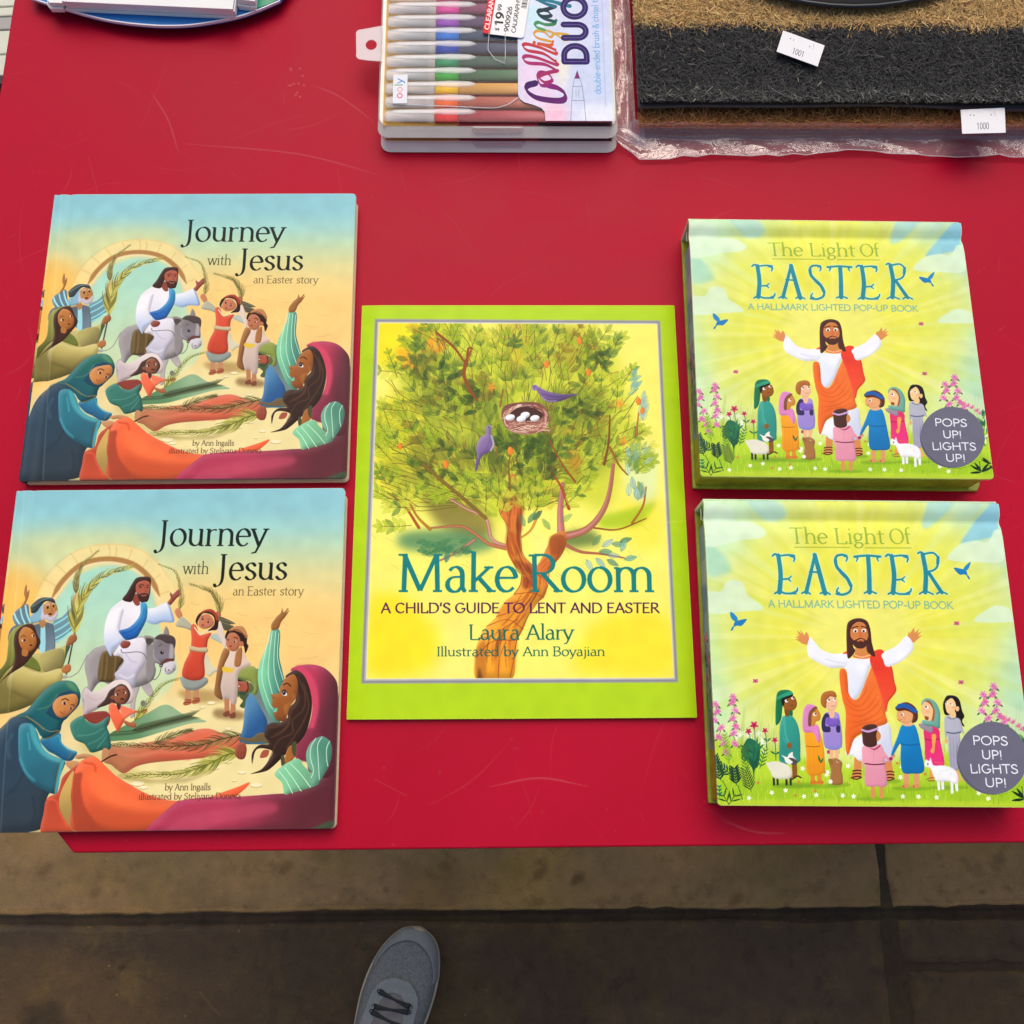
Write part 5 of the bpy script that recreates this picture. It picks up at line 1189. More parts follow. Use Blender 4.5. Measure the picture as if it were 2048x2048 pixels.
    # feathery tufts
    for i in range(75):
        a = rng.random()*2*math.pi; r = .25+.75*rng.random()**.6
        x, y = 745+500*r*math.cos(a), 560+400*r*math.sin(a)
        b = math.atan2(y-1050, x-800)+(rng.random()-.5)*.9; c0 = ['4a6420', '7c8c24', '3c5420', '94a42c', '6a5a20', 'e4e040'][i % 6]
        for j in range(13):
            d = b+(j-6)*.11; n = 60+50*rng.random()
            l([(x+j*3, y), (x+j*3+n*.6*math.cos(d), y+n*.6*math.sin(d)), (x+j*3+n*math.cos(d+.25), y+n*math.sin(d+.25))], 4.5, c0, w2=1, alpha=.55, n=3, clip=pic)
    # sketched grass-like strokes
    for i in range(190):
        a = rng.random()*2*math.pi; r = rng.random()**.5
        x, y = 740+520*r*math.cos(a), 560+420*r*math.sin(a)
        b = math.atan2(y-1050, x-800)+(rng.random()-.5)*.9; n = 50+90*rng.random(); cv = (rng.random()-.5)*.5
        l([(x, y), (x+n*.5*math.cos(b), y+n*.5*math.sin(b)), (x+n*math.cos(b+cv), y+n*math.sin(b+cv))], 3, ['5c5020', '3f5420', '7a6a24', '2f4420', '8a5a28'][i % 5], alpha=.75, clip=pic)
    for i in range(9):
        y = 470+i*34
        l([(200+i*4, y-20), (300, y+10), (470-i*6, y+60)], 3, '5a5a24', alpha=.7, clip=pic)
        l([(180, 760+i*18), (330, 800+i*20), (520, 880+i*8)], 3, '54481e', alpha=.7, clip=pic)
    V()
    # trunk and limbs
    def limb(pts, w, w2, c='b4622a', c2=None, e='7a3018'):
        l(pts, w+5, e, w2=w2+4, alpha=.8, clip=pic); l(pts, w, c, w2=w2, clip=pic)
        if c2:
            l([(x-w*.2, y) for x, y in pts], w*.4, c2, w2=w2*.3, alpha=.6, soft=4, clip=pic)
    limb([(900, 300), (800, 250), (760, 120), (640, 60), (520, -10)], 20, 9, 'c99a8a')
    limb([(890, 310), (780, 280), (690, 215), (600, 170), (420, 180)], 22, 8, 'b87a58')
    limb([(690, 255), (560, 345), (440, 400)], 15, 6, 'b88878')
    limb([(1240, 240), (1400, 190), (1500, 80), (1550, -60), (1580, -300)], 44, 16, 'a86a58', 'd8a09c')
    limb([(1240, 220), (1235, 60), (1250, -100)], 44, 20, 'b4706a', 'd8a09c')
    limb([(1255, 280), (1360, 330), (1500, 345), (1640, 370)], 18, 5, 'b06a58')
    limb([(1100, 80), (1050, 190), (990, 240)], 12, 6, 'd8a040')
    limb([(1290, 60), (1240, -80), (1160, -200)], 14, 6, 'a8502c'); limb([(1000, -120), (940, -300)], 10, 5, '9a5a24')
    limb([(340, 180), (240, 30), (140, -40)], 14, 5, 'a85a30'); limb([(410, 190), (330, 110), (280, 20)], 14, 6, 'b8862c')
    limb([(1690, 150), (1760, 40), (1780, -80)], 10, 5, 'b4702c'); limb([(1450, 180), (1600, 190), (1780, 120)], 7, 4, '9a6024')
    S([(880, -20), (915, -150), (950, -150), (985, -20), (988, 120), (980, 280), (1000, 360), (1080, 420), (1150, 300), (1180, 230), (1260, 200), (1275, 260), (1250, 340), (1180, 430), (1150, 480), (1150, 560), (1130, 620), (1080, 660), (1040, 720), (1000, 820), (960, 900), (950, 1000), (920, 1140), (710, 1140), (695, 1000), (720, 880), (770, 800), (830, 740), (880, 650), (940, 600), (980, 540), (990, 470), (930, 400), (890, 300), (900, 180), (850, 60)], 'd07a34', col2='f4ac38', g=(1050, 300, 900, 760), vol=.5, vr=30, clip=pic)
    S([(875, -10), (920, -90), (975, -40), (975, 100), (940, 180), (895, 160), (865, 60)], 'd8783c', soft=8, alpha=.8, **k)
    for q, c, a in (([(905, 200), (970, 240), (985, 330), (930, 360), (890, 280)], 'a84a20', .7), ([(940, 380), (1040, 430), (1070, 540), (1000, 560), (990, 470)], '8a3a22', .75), ([(1170, 240), (1260, 230), (1250, 320), (1180, 350)], '8a4620', .7), ([(1100, 430), (1150, 400), (1150, 540), (1110, 560)], 'd8703a', .6), ([(700, 960), (760, 900), (760, 1130), (705, 1130)], 'b4702c', .75), ([(720, 1060), (740, 1140), (710, 1140)], '4a2c20', .7), ([(820, 900), (860, 900), (850, 1080), (820, 1100)], 'c87a2c', .6), ([(880, 880), (960, 880), (940, 1100), (890, 1000)], 'd88c30', .6), ([(830, 720), (920, 640), (960, 660), (880, 800)], 'c87a30', .5), ([(960, 160), (1000, 20), (990, 200)], '7a3018', .6), ([(980, 640), (1040, 620), (1000, 760)], 'd07c34', .5)):
        S(q, c, soft=10, alpha=a, **k)
    for q in ([(860, -40), (850, 80), (900, 170), (900, 300), (940, 400), (1000, 470)], [(990, -40), (985, 240), (1000, 350), (1070, 430)], [(1275, 250), (1240, 350), (1170, 440), (1150, 560), (1090, 650), (1030, 740), (960, 890), (940, 1010), (915, 1130)], [(940, 600), (1050, 590), (1130, 620)], [(880, 660), (980, 640), (1050, 570)], [(830, 740), (960, 700), (1040, 640)], [(770, 800), (900, 760), (1000, 820)], [(720, 880), (800, 860), (960, 760)], [(700, 1000), (800, 900), (950, 890)], [(840, 1140), (850, 1000), (890, 900)], [(990, 470), (980, 540), (940, 600)], [(1040, 480), (1080, 560), (1040, 640)]):
        l(q, 5, '8a3a20', alpha=.75, **k)
    for i in range(150):
        t = rng.random(); c0 = spline(np.array([(935, -60), (930, 200), (1000, 430), (1080, 520), (1000, 680), (840, 880), (820, 1120)], float), False, 12)
        if i % 3 == 0:
            c0 = spline(np.array([(1225, 240), (1190, 360), (1110, 470), (1060, 600), (960, 740), (880, 900), (880, 1120)], float), False, 12)
        kk = int(t*(len(c0)-9)); q = c0[kk:kk+8]+[(rng.random()-.5)*(70+90*t), 0]
        l(q, 4+4*rng.random(), ['8a3a1c', '6a2c18', 'f0b84c', 'b4521f', 'd88a34', '5a2818'][i % 6], alpha=.5, soft=1, taper=.3, n=3, **k)
    for i in range(40):
        x = 60+1780*rng.random(); y = 190+330*rng.random(); a = 2.2+rng.random()*.5
        l([(x, y), (x+60*math.cos(a), y-60*math.sin(a))], 2, ['9a9a7c', '88a8a0', '8a8a50'][i % 3], alpha=.55, **k)
    # leafy sprigs
    U()
    pal = [('a8c22c', '4a5a1c'), ('bcd03c', '5c6a20'), ('6f8f2a', '2f4a1c'), ('d8e04c', '6a7a24'), ('4c7430', '24401c'), ('ece858', '7a7a24'), ('8c9a28', '44501c'), ('96802a', '4c4018')]
    def sprig(x, y, a, n, ln, sz, ci, stem='6a5424', fill=.8):
        d = (rng.random()-.5)*.5
        pts = [(x, y)]
        for i in range(n):
            a += d/n; pts.append((pts[-1][0]+ln/n*math.cos(a), pts[-1][1]+ln/n*math.sin(a)))
        l(pts, 4, stem, clip=pic)
        for i in range(1, n+1):
            for sd in (-1, 1):
                c, e = pal[(ci+(i % 3 == 0)) % len(pal)]
                leafs(pts[i][0], pts[i][1], a+sd*(.55+.35*rng.random()), sz*(1-.3*i/n)*(.8+.4*rng.random()), c, e, fill)
        c, e = pal[ci]
        leafs(pts[-1][0], pts[-1][1], a, sz*.8, c, e, fill)
    def leafs(x, y, a, ln, c, e, fill):
        cc, dd = math.cos(a), math.sin(a); L = np.array([(0, 0), (.3, .19), (.62, .18), (1, 0), (.62, -.18), (.3, -.19)])*ln
        P = np.c_[x+L[:, 0]*cc-L[:, 1]*dd, y+L[:, 0]*dd+L[:, 1]*cc]
        if fill:
            S(P, c, n=3, alpha=fill*(.55+.45*rng.random()), clip=pic)
        l(np.vstack([P, P[:1]]), 2.4, e, n=3, alpha=.42, clip=pic)
        l([(x, y), (x+ln*.8*cc, y+ln*.8*dd)], 2, e, n=2, alpha=.5, clip=pic)
    outline = spline(np.array([(420, 120), (640, 150), (900, 130), (1300, 60), (1560, 140), (1650, 400), (1780, 620), (1850, 950), (1700, 1150), (1350, 1180), (900, 1150), (640, 1250), (330, 1330), (70, 1180), (40, 800), (190, 580), (200, 380)], float), True, 8)
    def inside(x, y):
        a, b = outline, np.roll(outline, -1, 0)
        c = ((a[:, 1] > y) != (b[:, 1] > y)) & (x < (b[:, 0]-a[:, 0])*(y-a[:, 1])/(b[:, 1]-a[:, 1]+1e-9)+a[:, 0])
        return c.sum() % 2 == 1
    dark = [(700, 560, 130), (1000, 820, 150), (1300, 540, 150), (760, 900, 120), (400, 950, 170), (1150, 1000, 130), (1440, 700, 160), (340, 330, 110), (1520, 260, 110), (560, 480, 120), (1120, 880, 120)]
    k2 = 0
    while k2 < 135:
        x, y = 40+1800*rng.random(), 60+1280*rng.random()
        if not inside(x, y) or (860 < x < 1230 and 540 < y < 800) or (690 < x < 830 and 720 < y < 1040) or (1080 < x < 1340 and 440 < y < 570):
            continue
        k2 += 1
        dk = any((x-a)**2+(y-b)**2 < r*r for a, b, r in dark)
        ci = int(rng.choice([2, 4, 6, 0, 7])) if dk else int(rng.choice([0, 1, 3, 5, 1, 3, 0]))
        a = math.atan2(y-1250, x-1000)+(rng.random()-.5)*1.5
        sprig(x, y, a, int(3+rng.random()*3), 110+80*rng.random(), 70+26*rng.random(), ci, fill=.55)
    for x, y, a, n, ln, sz, ci in ((150, 400, -1.9, 4, 170, 60, 0), (400, 110, -2.3, 2, 90, 80, 2), (520, 170, -1.2, 4, 130, 70, 0), (660, 200, -1.2, 3, 120, 66, 1), (870, 330, -1.6, 4, 220, 80, 0), (940, 230, -1.3, 3, 120, 70, 4), (1230, 330, -1.1, 5, 330, 70, 7), (1110, 280, -1.7, 3, 200, 60, 0), (1560, 330, -1.9, 5, 220, 80, 6), (1700, 450, -.9, 3, 130, 80, 1), (100, 1240, -2.6, 4, 180, 80, 0), (80, 1140, -2.0, 3, 130, 80, 2), (250, 1420, 3.0, 5, 200, 90, 1), (600, 1250, -1.4, 4, 170, 90, 1), (760, 1330, -1.5, 4, 240, 90, 3), (1100, 1330, -1.0, 4, 190, 90, 1), (1290, 1300, -.8, 3, 140, 90, 3)):
        sprig(x, y, a, n, ln, sz, ci)
    for i in range(26):
        x, y = 1740+130*rng.random(), 880+380*rng.random()
        leafs(x, y, -1.3+(rng.random()-.5)*1.8, 90, ['8fb4b0', 'b8d8c8', '7a9a3c', 'a8c45c'][i % 4], '3c5c50', .75)
    for i in range(9):
        leafs(1740+60*rng.random(), 360+160*rng.random(), -1.2+rng.random(), 70, '7ab0b4', '5c9498', .6)
        leafs(1810+50*rng.random(), 560+140*rng.random(), -1.2+rng.random()-.5, 80, 'a8c8c0', '4c7c80', .7)
    for i in range(210):
        x, y, r = dark[int(rng.integers(len(dark)))]; x += (rng.random()-.5)*r*2.2; y += (rng.random()-.5)*r*1.6
        if 870 < x < 1210 and 560 < y < 790 or 680 < x < 830 and 730 < y < 1040 or 1070 < x < 1350 and 440 < y < 570:
            continue
        leafs(x, y, rng.random()*6.28, 60+40*rng.random(), ['2c4a1c', '40601f', '5a5a20', '23401c'][i % 4], '1c2c14', .55)
    for i in range(16):
        sprig(820+300*rng.random(), 1200+160*rng.random(), -1.6+(rng.random()-.5)*1.6, 4, 120, 80, int(rng.choice([0, 1, 3, 5])), fill=.55)
    limb([(420, 90), (540, 190), (620, 290), (640, 200), (670, 200)], 14, 9, '8a4a20'); limb([(630, 280), (610, 380), (650, 480), (700, 560)], 24, 12, '8a4a20'); limb([(640, 260), (660, 210)], 14, 8, '9a5424')
    limb([(1580, 1000), (1610, 850), (1620, 660)], 14, 6, '7a4a20'); limb([(1620, 880), (1680, 1000), (1740, 1070)], 12, 6, '9a6a2c'); limb([(1380, 1120), (1290, 1000), (1200, 830)], 10, 5, '9a5424'); limb([(330, 1000), (480, 1130), (600, 1230), (760, 1370)], 18, 22, '7a6a2c'); limb([(860, 600), (880, 480)], 8, 5, '8a6a24'); limb([(930, 1180), (920, 1000), (935, 930)], 9, 5, '7a7024'); limb([(1800, 800), (1820, 640)], 8, 5, 'c07a4c')
    for x, y, r in ((1410, 140, .8), (1180, 305, .8), (1470, 360, .8), (170, 875, .7), (485, 1000, .9), (930, 905, .9), (1818, 560, .8), (1845, 625, .7)):
        S([(x, y-34*r), (x+22*r, y-4*r), (x+10*r, y+30*r), (x-10*r, y+30*r), (x-22*r, y-4*r)], 'f09a3c', col2='e87830', g=(x-20, y, x+20, y), n=4); l([(x-22*r, y-4*r), (x-6*r, y+30*r), (x+10*r, y+30*r), (x+22*r, y-4*r), (x, y-34*r)], 3, 'a85420', alpha=.7)
    for x, y in ((800, 465), (1710, 840), (1690, 580)):
        for i in range(5):
            leafs(x, y, i*1.25+.2, 42, 'f4a83c', 'd8702c', .7)
    # nest, eggs, two violet birds
    E(1035, 690, 150, 95, '4a2420', rot=5, soft=3)
    S([(870, 640), (900, 590), (1000, 570), (1130, 575), (1190, 640), (1195, 710), (1150, 770), (1030, 790), (930, 770), (880, 710)], '7a4a40', col2='a8786a', g=(1000, 560, 1050, 790))
    S([(905, 640), (960, 595), (1060, 585), (1140, 610), (1160, 660), (1100, 700), (960, 690)], '3f1f1c', soft=4)
    for i in range(150):
        a = rng.random()*6.28; r = .82+.2*rng.random(); b = a+.5+.5*rng.random()
        q = [(1035+155*r*math.cos(t)+6*rng.random(), 682+105*r*math.sin(t)+6*rng.random()) for t in (a, (a+b)/2, b)]
        if q[1][1] < 625 and rng.random() < .3:
            continue
        l(q, 4.2, ['e8c8b4', '8a4a3c', 'b4806c', '5c2c28', 'd8a894', '6a342c', 'f0e0d0'][i % 7], alpha=.9, n=3)
    for i in range(60):
        x = 890+270*rng.random(); y = 705+60*rng.random(); l([(x, y), (x+26, y+(rng.random()-.5)*22), (x+56, y+(rng.random()-.5)*22)], 4, ['d8a894', '6a342c', 'b4806c', 'f0dcc8'][i % 4], n=3)
    for x, y in ((930, 675), (1033, 658), (1006, 685), (1100, 680)):
        E(x, y, 33, 22, 'f4f6fa', rot=-10, vol=.6, vr=10)
    S([(1085, 465), (1100, 450), (1130, 465), (1180, 490), (1260, 510), (1330, 515), (1400, 510), (1330, 540), (1280, 560), (1200, 570), (1150, 540), (1115, 490)], '7c6294', col2='604c7c', g=(1150, 480, 1250, 560), vol=.6); E(1100, 468, 22, 20, '8a72b0'); l([(1085, 470), (1066, 474)], 7, 'c8b43c'); l([(1150, 510), (1230, 530), (1330, 520)], 5, '3c2c5c', alpha=.7); l([(1145, 530), (1190, 560), (1250, 560)], 8, 'b8a0cc', alpha=.7); E(1096, 464, 4, 4, '181018')
    S([(765, 735), (800, 735), (795, 790), (815, 860), (805, 900), (740, 940), (715, 990), (700, 1040), (685, 1035), (700, 940), (695, 890), (720, 820), (760, 790)], '8f7aa4', col2='75608f', g=(700, 800, 800, 900), vol=.6); l([(800, 800), (815, 860), (795, 905)], 12, 'd8d0dc', alpha=.8, soft=2); l([(790, 830), (760, 900), (720, 930)], 5, '5c4080', alpha=.7); E(780, 742, 4, 4, '20182c'); l([(795, 740), (810, 738)], 6, 'c8b480'); l([(700, 960), (700, 1030)], 4, '4c3870')
    V()
    for x, y, a, c in ((1470, 290, -.9, '5c8a5c'), (1530, 300, -.6, 'a8c8d0'), (1590, 280, .1, '5c9488'), (1640, 270, -.3, '3c7a60'), (1560, 350, .1, '8ab8c8'), (1430, 380, 1.1, 'a8d0d8'), (1490, 370, .8, '94c0cc'), (1560, 380, .5, '4c8478'), (1650, 330, -1.2, '8ac0b8'), (1670, 380, -.2, '6aa8a0'), (1510, 330, .0, '4a8a80'), (540, 400, -1.4, '4a8470'), (1060, 150, -1.0, '4a7a5c'), (1090, 130, -.8, '3c6a50'), (1040, 170, -2.0, '5c9070'), (1200, 190, -2.2, '6a9a4c'), (1270, 140, -.6, '7aa85c')):
        leafs(x-30, y, a, 84, c, '2c5c54', .75)
    for i in range(40):
        x, y = 320+300*rng.random(), 270+80*rng.random()
        leafs(x, y, -.2+(rng.random()-.5)*.6, 62, '4c8a5c', '1f5038', .5)
    p.text('Make', 200, 583, 968, 583, 236, '007a78', thick=.085, thin=.034, pen=12)
    p.text('Room', 1040, 583, 1838, 585, 232, '007a78', thick=.085, thin=.034, pen=12)
    p.text("A CHILD'S GUIDE TO LENT AND EASTER", 100, 716, 1864, 717, 60, '4a1448', .12, .07, serif=False, pen=20)
    p.text('Laura Alary', 655, 886, 1318, 886, 94, '14665a', thick=.088, thin=.036)
    p.text('Illustrated by Ann Boyajian', 452, 990, 1518, 990, 58, '145e54', thick=.09, thin=.04)
    Z()
    l([(1525, 1008), (1400, 1012)], 3, 'dff08c', alpha=.5, soft=1.5)
    p.grain(.01); p.vivid(1.12); p.rubbed(3, a=.4)
    return p
# ================================================================ the setting: pavement and ground
def stain_tone_map():
    """dirt on the pavement round the table's foot: 0.5 leaves the concrete as it is"""
    p = Paint(1800, 500, [(-.9, -.15), (.9, -.15), (.9, -.65), (-.9, -.65)], '808080')
    p.F(0, 0, 1, 1, 1); S, l, E, rng = p.shape, p.line, p.ell, p.rng
    for i in range(70):      # broad damp and dry patches
        x, y, r = -.9+1.8*rng.random(), -.65+.5*rng.random(), .02+.07*rng.random()
        t = np.linspace(0, 6.28, 9)[:-1]; q = r*(.6+.8*rng.random(8))
        S(np.c_[x+q*1.5*np.cos(t), y+q*np.sin(t)], ['5c564e', 'a89c84', '6c6654', '8c8a58', '4c4640', 'b0a68c'][i % 6], soft=.014, alpha=.42)
    for q in ([(-.72, -.42), (-.58, -.395), (-.48, -.43), (-.45, -.50), (-.60, -.56), (-.74, -.54)], [(-.60, -.43), (-.53, -.42), (-.50, -.49), (-.56, -.52)], [(-.68, -.46), (-.62, -.44), (-.62, -.5), (-.7, -.5)]):
        S(q, 'd8c488', soft=.016, alpha=.6)
    S([(-.615, -.468), (-.585, -.462), (-.572, -.49), (-.57, -.53), (-.63, -.53)], '4a443c', soft=.008, alpha=.8)  # a single darker blob among the pale patches
    for i in range(260):     # specks, gum and grit
        x, y, r = -.9+1.8*rng.random(), -.65+.5*rng.random(), .0008+.004*rng.random()**4
        E(x, y, r, r*(.6+.6*rng.random()), ['302c28', 'b8b0a0', '3c3830', '48423a'][i % 4], alpha=.7, soft=.0008)
    for i in range(170):     # little scuffs and cracks
        x, y = -.9+1.8*rng.random(), -.65+.5*rng.random(); a = rng.random()*6.28; n = .006+.04*rng.random()**2
        l([(x, y), (x+n*math.cos(a), y+n*math.sin(a)), (x+1.7*n*math.cos(a+.6), y+1.7*n*math.sin(a+.6))], .0010, ['3a342c', 'aca490', '443e34'][i % 3], alpha=.55, taper=.3)
    x = -.9
    while x < .9:            # worn pale arris and black silt along the long joint
        n = .01+.05*rng.random()
        l([(x, -.3535+.002*rng.random()), (x+n, -.3535+.002*rng.random())], .003+.004*rng.random(), 'b8a888', alpha=.6, soft=.002)
        l([(x, -.3590-.001*rng.random()), (x+n, -.3595-.001*rng.random())], .003+.003*rng.random(), '28241e', alpha=.75, soft=.0012)
        l([(x, -.366-.003*rng.random()), (x+n, -.367-.003*rng.random())], .004+.006*rng.random(), ['3a342c', '5a5444'][int(rng.random()*2)], alpha=.6, soft=.002)
        if rng.random() < .5:
            E(x, -.370-.006*rng.random(), .0015+.002*rng.random(), .0014, 'd0c8b4', alpha=.7)
        x += n
    for q in ((.04, -.31), (.09, -.317), (.30, -.345), (-.30, -.30), (-.62, -.30), (-.55, -.33)):
        E(q[0], q[1], .008+.006*rng.random(), .006, '4a4238', rot=40, soft=.004, alpha=.75)
    l([(-.402, -.452), (-.385, -.470), (-.376, -.478)], .0022, 'd8ccb8', alpha=.8)
    p.grain(.05, 6)
    return p

stain_tones = stain_tone_map().image('stain_tones', True)
def concrete(name, base, moss, wet):
    t = NT(name)
    co = t.n('TexCoord').outputs['Object']
    n1 = t.noise(2.6, 8, .62, co, .6); n2 = t.noise(28, 6, .7, co); n3 = t.noise(11, 8, .72, co, .2); n4 = t.noise(190, 3, .7, co)
    c = t.ramp(n1, [(.30, [x*.72 for x in base]), (.5, base), (.70, [x*1.3 for x in base])])
    c = t.mix(t.ramp(n3, [(.50, (0, 0, 0)), (.72, (.6,)*3)]), c, tuple(moss)+(1,))
    c = t.mix(t.ramp(n2, [(.34, (.55,)*3), (.46, (0, 0, 0))]), c, tuple(x*.45 for x in base)+(1,))
    c = t.mix(t.ramp(n4, [(.66, (0, 0, 0)), (.78, (.55,)*3)]), c, tuple(min(1, x*2.6) for x in base)+(1,))
    n5 = t.noise(620, 4, .75, co); n6 = t.noise(70, 6, .75, co, .4)
    c = t.mix(t.ramp(n5, [(.30, (.7,)*3), (.46, (0, 0, 0))]), c, tuple(x*.45 for x in base)+(1,))
    c = t.mix(t.ramp(n5, [(.58, (0, 0, 0)), (.72, (.5,)*3)]), c, tuple(min(1, x*1.9) for x in base)+(1,))
    c = t.mix(t.ramp(n6, [(.56, (0, 0, 0)), (.70, (.5,)*3)]), c, tuple(x*.5 for x in base)+(1,))
    v = t.n('TexVoronoi'); v.inputs['Scale'].default_value = 26; v.inputs['Randomness'].default_value = 1; t.l(co, v.inputs['Vector'])
    c = t.mix(t.ramp(v.outputs['Distance'], [(.02, (.5,)*3), (.045, (0, 0, 0))]), c, (.22, .18, .12, 1))
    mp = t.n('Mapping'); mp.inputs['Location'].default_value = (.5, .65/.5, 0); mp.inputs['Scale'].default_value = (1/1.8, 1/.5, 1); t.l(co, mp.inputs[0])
    im = t.n('TexImage'); im.image = stain_tones; im.extension = 'MIRROR'; t.l(mp.outputs[0], im.inputs[0])
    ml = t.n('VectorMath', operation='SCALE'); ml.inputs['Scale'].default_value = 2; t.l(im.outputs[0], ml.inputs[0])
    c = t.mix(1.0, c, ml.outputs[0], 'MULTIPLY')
    t.l(c, t.b.inputs['Base Color'])
    t.l(t.ramp(n1, [(.3, (wet,)*3), (.7, (min(1, wet+.35),)*3)]), t.b.inputs['Roughness'])
    t.b.inputs['Specular IOR Level'].default_value = .3
    t.bump(t.mix(.45, n2, n4), .55, .004)
    return t.m

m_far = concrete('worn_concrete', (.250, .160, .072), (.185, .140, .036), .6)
m_near = concrete('dark_concrete', (.058, .038, .021), (.120, .084, .024), .55)  # near slabs: a darker base colour than the far ones
m_dirt = concrete('joint_dirt', (.046, .031, .019), (.06, .05, .02), .8)
ground = structure(mesh('ground', [(-40, -40, -.0036), (40, -40, -.0036), (40, 40, -.0036), (-40, 40, -.0036)], [(0, 1, 2, 3)], m_dirt))

def slab(x0, y0, x1, y1, mat, seed):
    """a cast slab with worn, slightly wandering edges"""
    rr = random.Random(seed)
    def edge(a, b):
        n = max(2, int(math.dist(a, b)/.018)); o = []; w = 0
        nx, ny = (b[1]-a[1])/math.dist(a, b), -(b[0]-a[0])/math.dist(a, b)
        for i in range(n):
            w = .86*w+rr.gauss(0, .0008); q = w-(.0016 if rr.random() < .04 else 0)
            o.append((a[0]+(b[0]-a[0])*i/n+nx*q, a[1]+(b[1]-a[1])*i/n+ny*q))
        return o
    ring = edge((x0, y0), (x1, y0))+edge((x1, y0), (x1, y1))+edge((x1, y1), (x0, y1))+edge((x0, y1), (x0, y0))
    n = len(ring); cx, cy = (x0+x1)/2, (y0+y1)/2
    def inset(d, z, j=0):
        o = []
        for x, y in ring:
            sx = max(-1, min(1, (x-cx)/((x1-x0)/2)*8 if abs(x-cx) > (x1-x0)/2-.05 else 0)); sy = max(-1, min(1, (y-cy)/((y1-y0)/2)*8 if abs(y-cy) > (y1-y0)/2-.05 else 0))
            o.append((x-sx*(d+rr.random()*j), y-sy*(d+rr.random()*j), z))
        return o
    v = inset(0, -.03)+inset(0, -.006)+inset(.003, -.0015, .003)+inset(.009, 0, .003)
    f = [(k*n+i, k*n+(i+1) % n, (k+1)*n+(i+1) % n, (k+1)*n+i) for k in range(3) for i in range(n)]
    f.append(tuple(range(3*n, 4*n)))
    return structure(mesh('pavement', v, f, mat))

G = .0105
ys = [(-1.62, -.3690), (-.3575, .86), (.866, 2.1)]
for j, (y0, y1) in enumerate(ys):
    for i, (x0, x1) in enumerate(((-2.02, -.80), (-.788, .4965), (.5085, 1.75), (1.76, 3.0))):
        if j == 0 and x0 > .4:
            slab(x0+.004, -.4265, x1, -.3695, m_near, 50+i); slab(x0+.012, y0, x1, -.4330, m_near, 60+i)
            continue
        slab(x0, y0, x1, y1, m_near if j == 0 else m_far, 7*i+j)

# ================================================================ the red table
def scratch_map():
    p = Paint(1600, 1200, [(0, 0), (1600, 0), (1600, 1200), (0, 1200)], '000000')
    p.F(0, 0, 1600, 1200, 1600); rng = p.rng
    for i in range(420):
        x, y = rng.random()*1600, rng.random()*1200; a = rng.random()*3.14; n = 10+rng.random()**3*190; cv = (rng.random()-.5)*.5
        g = .25+.6*rng.random()**2
        p.line([(x, y), (x+n*.5*math.cos(a), y+n*.5*math.sin(a)), (x+n*math.cos(a+cv), y+n*math.sin(a+cv))], 1.0+rng.random()*1.0, [g*.42]*3, alpha=.85, taper=.4)
    for i in range(240):
        x, y = rng.random()*1600, rng.random()*1200
        p.ell(x, y, 1+rng.random()*1.2, 1+rng.random(), [.35]*3, alpha=.6)
    # longer ones: x = (X+.38)/.8*1600, y = (.41-Y)/.64*1200
    q = lambda X, Y: ((X+.38)/.8*1600, (.41-Y)/.64*1200)
    for s in ([(-.27, .315), (-.255, .29), (-.245, .262)], [(-.30, .325), (-.28, .316)], [(-.15, .32), (-.13, .31), (-.10, .285)], [(-.24, .27), (-.16, .262), (-.10, .245)], [(-.13, .25), (-.125, .225)], [(-.10, .31), (-.06, .30)], [(.0, .26), (.005, .24)], [(.13, .245), (.16, .235)], [(.36, .19), (.37, .20)], [(.31, .02), (.33, .012)], [(.31, .0), (.312, -.012)], [(-.09, -.175), (-.07, -.185)], [(-.02, -.18), (.01, -.175), (.04, -.18)], [(.12, -.2), (.14, -.207), (.16, -.208)], [(-.3, .23), (-.31, .26)], [(-.08, .23), (-.085, .25)]):
        p.line([q(*t) for t in s], 1.9, [.62]*3, taper=.3)
    q2 = q(-.163, .322)
    for i in range(12):
        p.ell(q2[0]+(rng.random()-.5)*22, q2[1]+(rng.random()-.5)*50, 2, 1.6, [.8]*3)
    return p

def table_paint():
    t = NT('red_laminate')
    co = t.n('TexCoord').outputs['Object']
    n1 = t.noise(5, 6, .6, co, .5); n2 = t.noise(420, 3, .6, co)
    c = t.ramp(n1, [(.3, (.40, .0022, .021)), (.7, (.475, .0036, .029))])
    mp = t.n('Mapping'); mp.vector_type = 'POINT'
    mp.inputs['Location'].default_value = (.38/.8, .23/.64, 0); mp.inputs['Scale'].default_value = (1/.8, 1/.64, 1)
    t.l(co, mp.inputs[0])
    im = t.n('TexImage'); im.image = scratch_map().image('scratches', True)
    t.l(mp.outputs[0], im.inputs[0])
    f = t.n('Math', operation='MULTIPLY'); f.inputs[1].default_value = .3; t.l(im.outputs[0], f.inputs[0])
    c = t.mix(f.outputs[0], c, (.62, .20, .22, 1))
    t.l(c, t.b.inputs['Base Color'])
    t.l(t.ramp(n1, [(.3, (.30,)*3), (.7, (.55,)*3)]), t.b.inputs['Roughness'])
    t.b.inputs['Specular IOR Level'].default_value = .09
    t.bump(n2, .06, .0006)
    return t.m

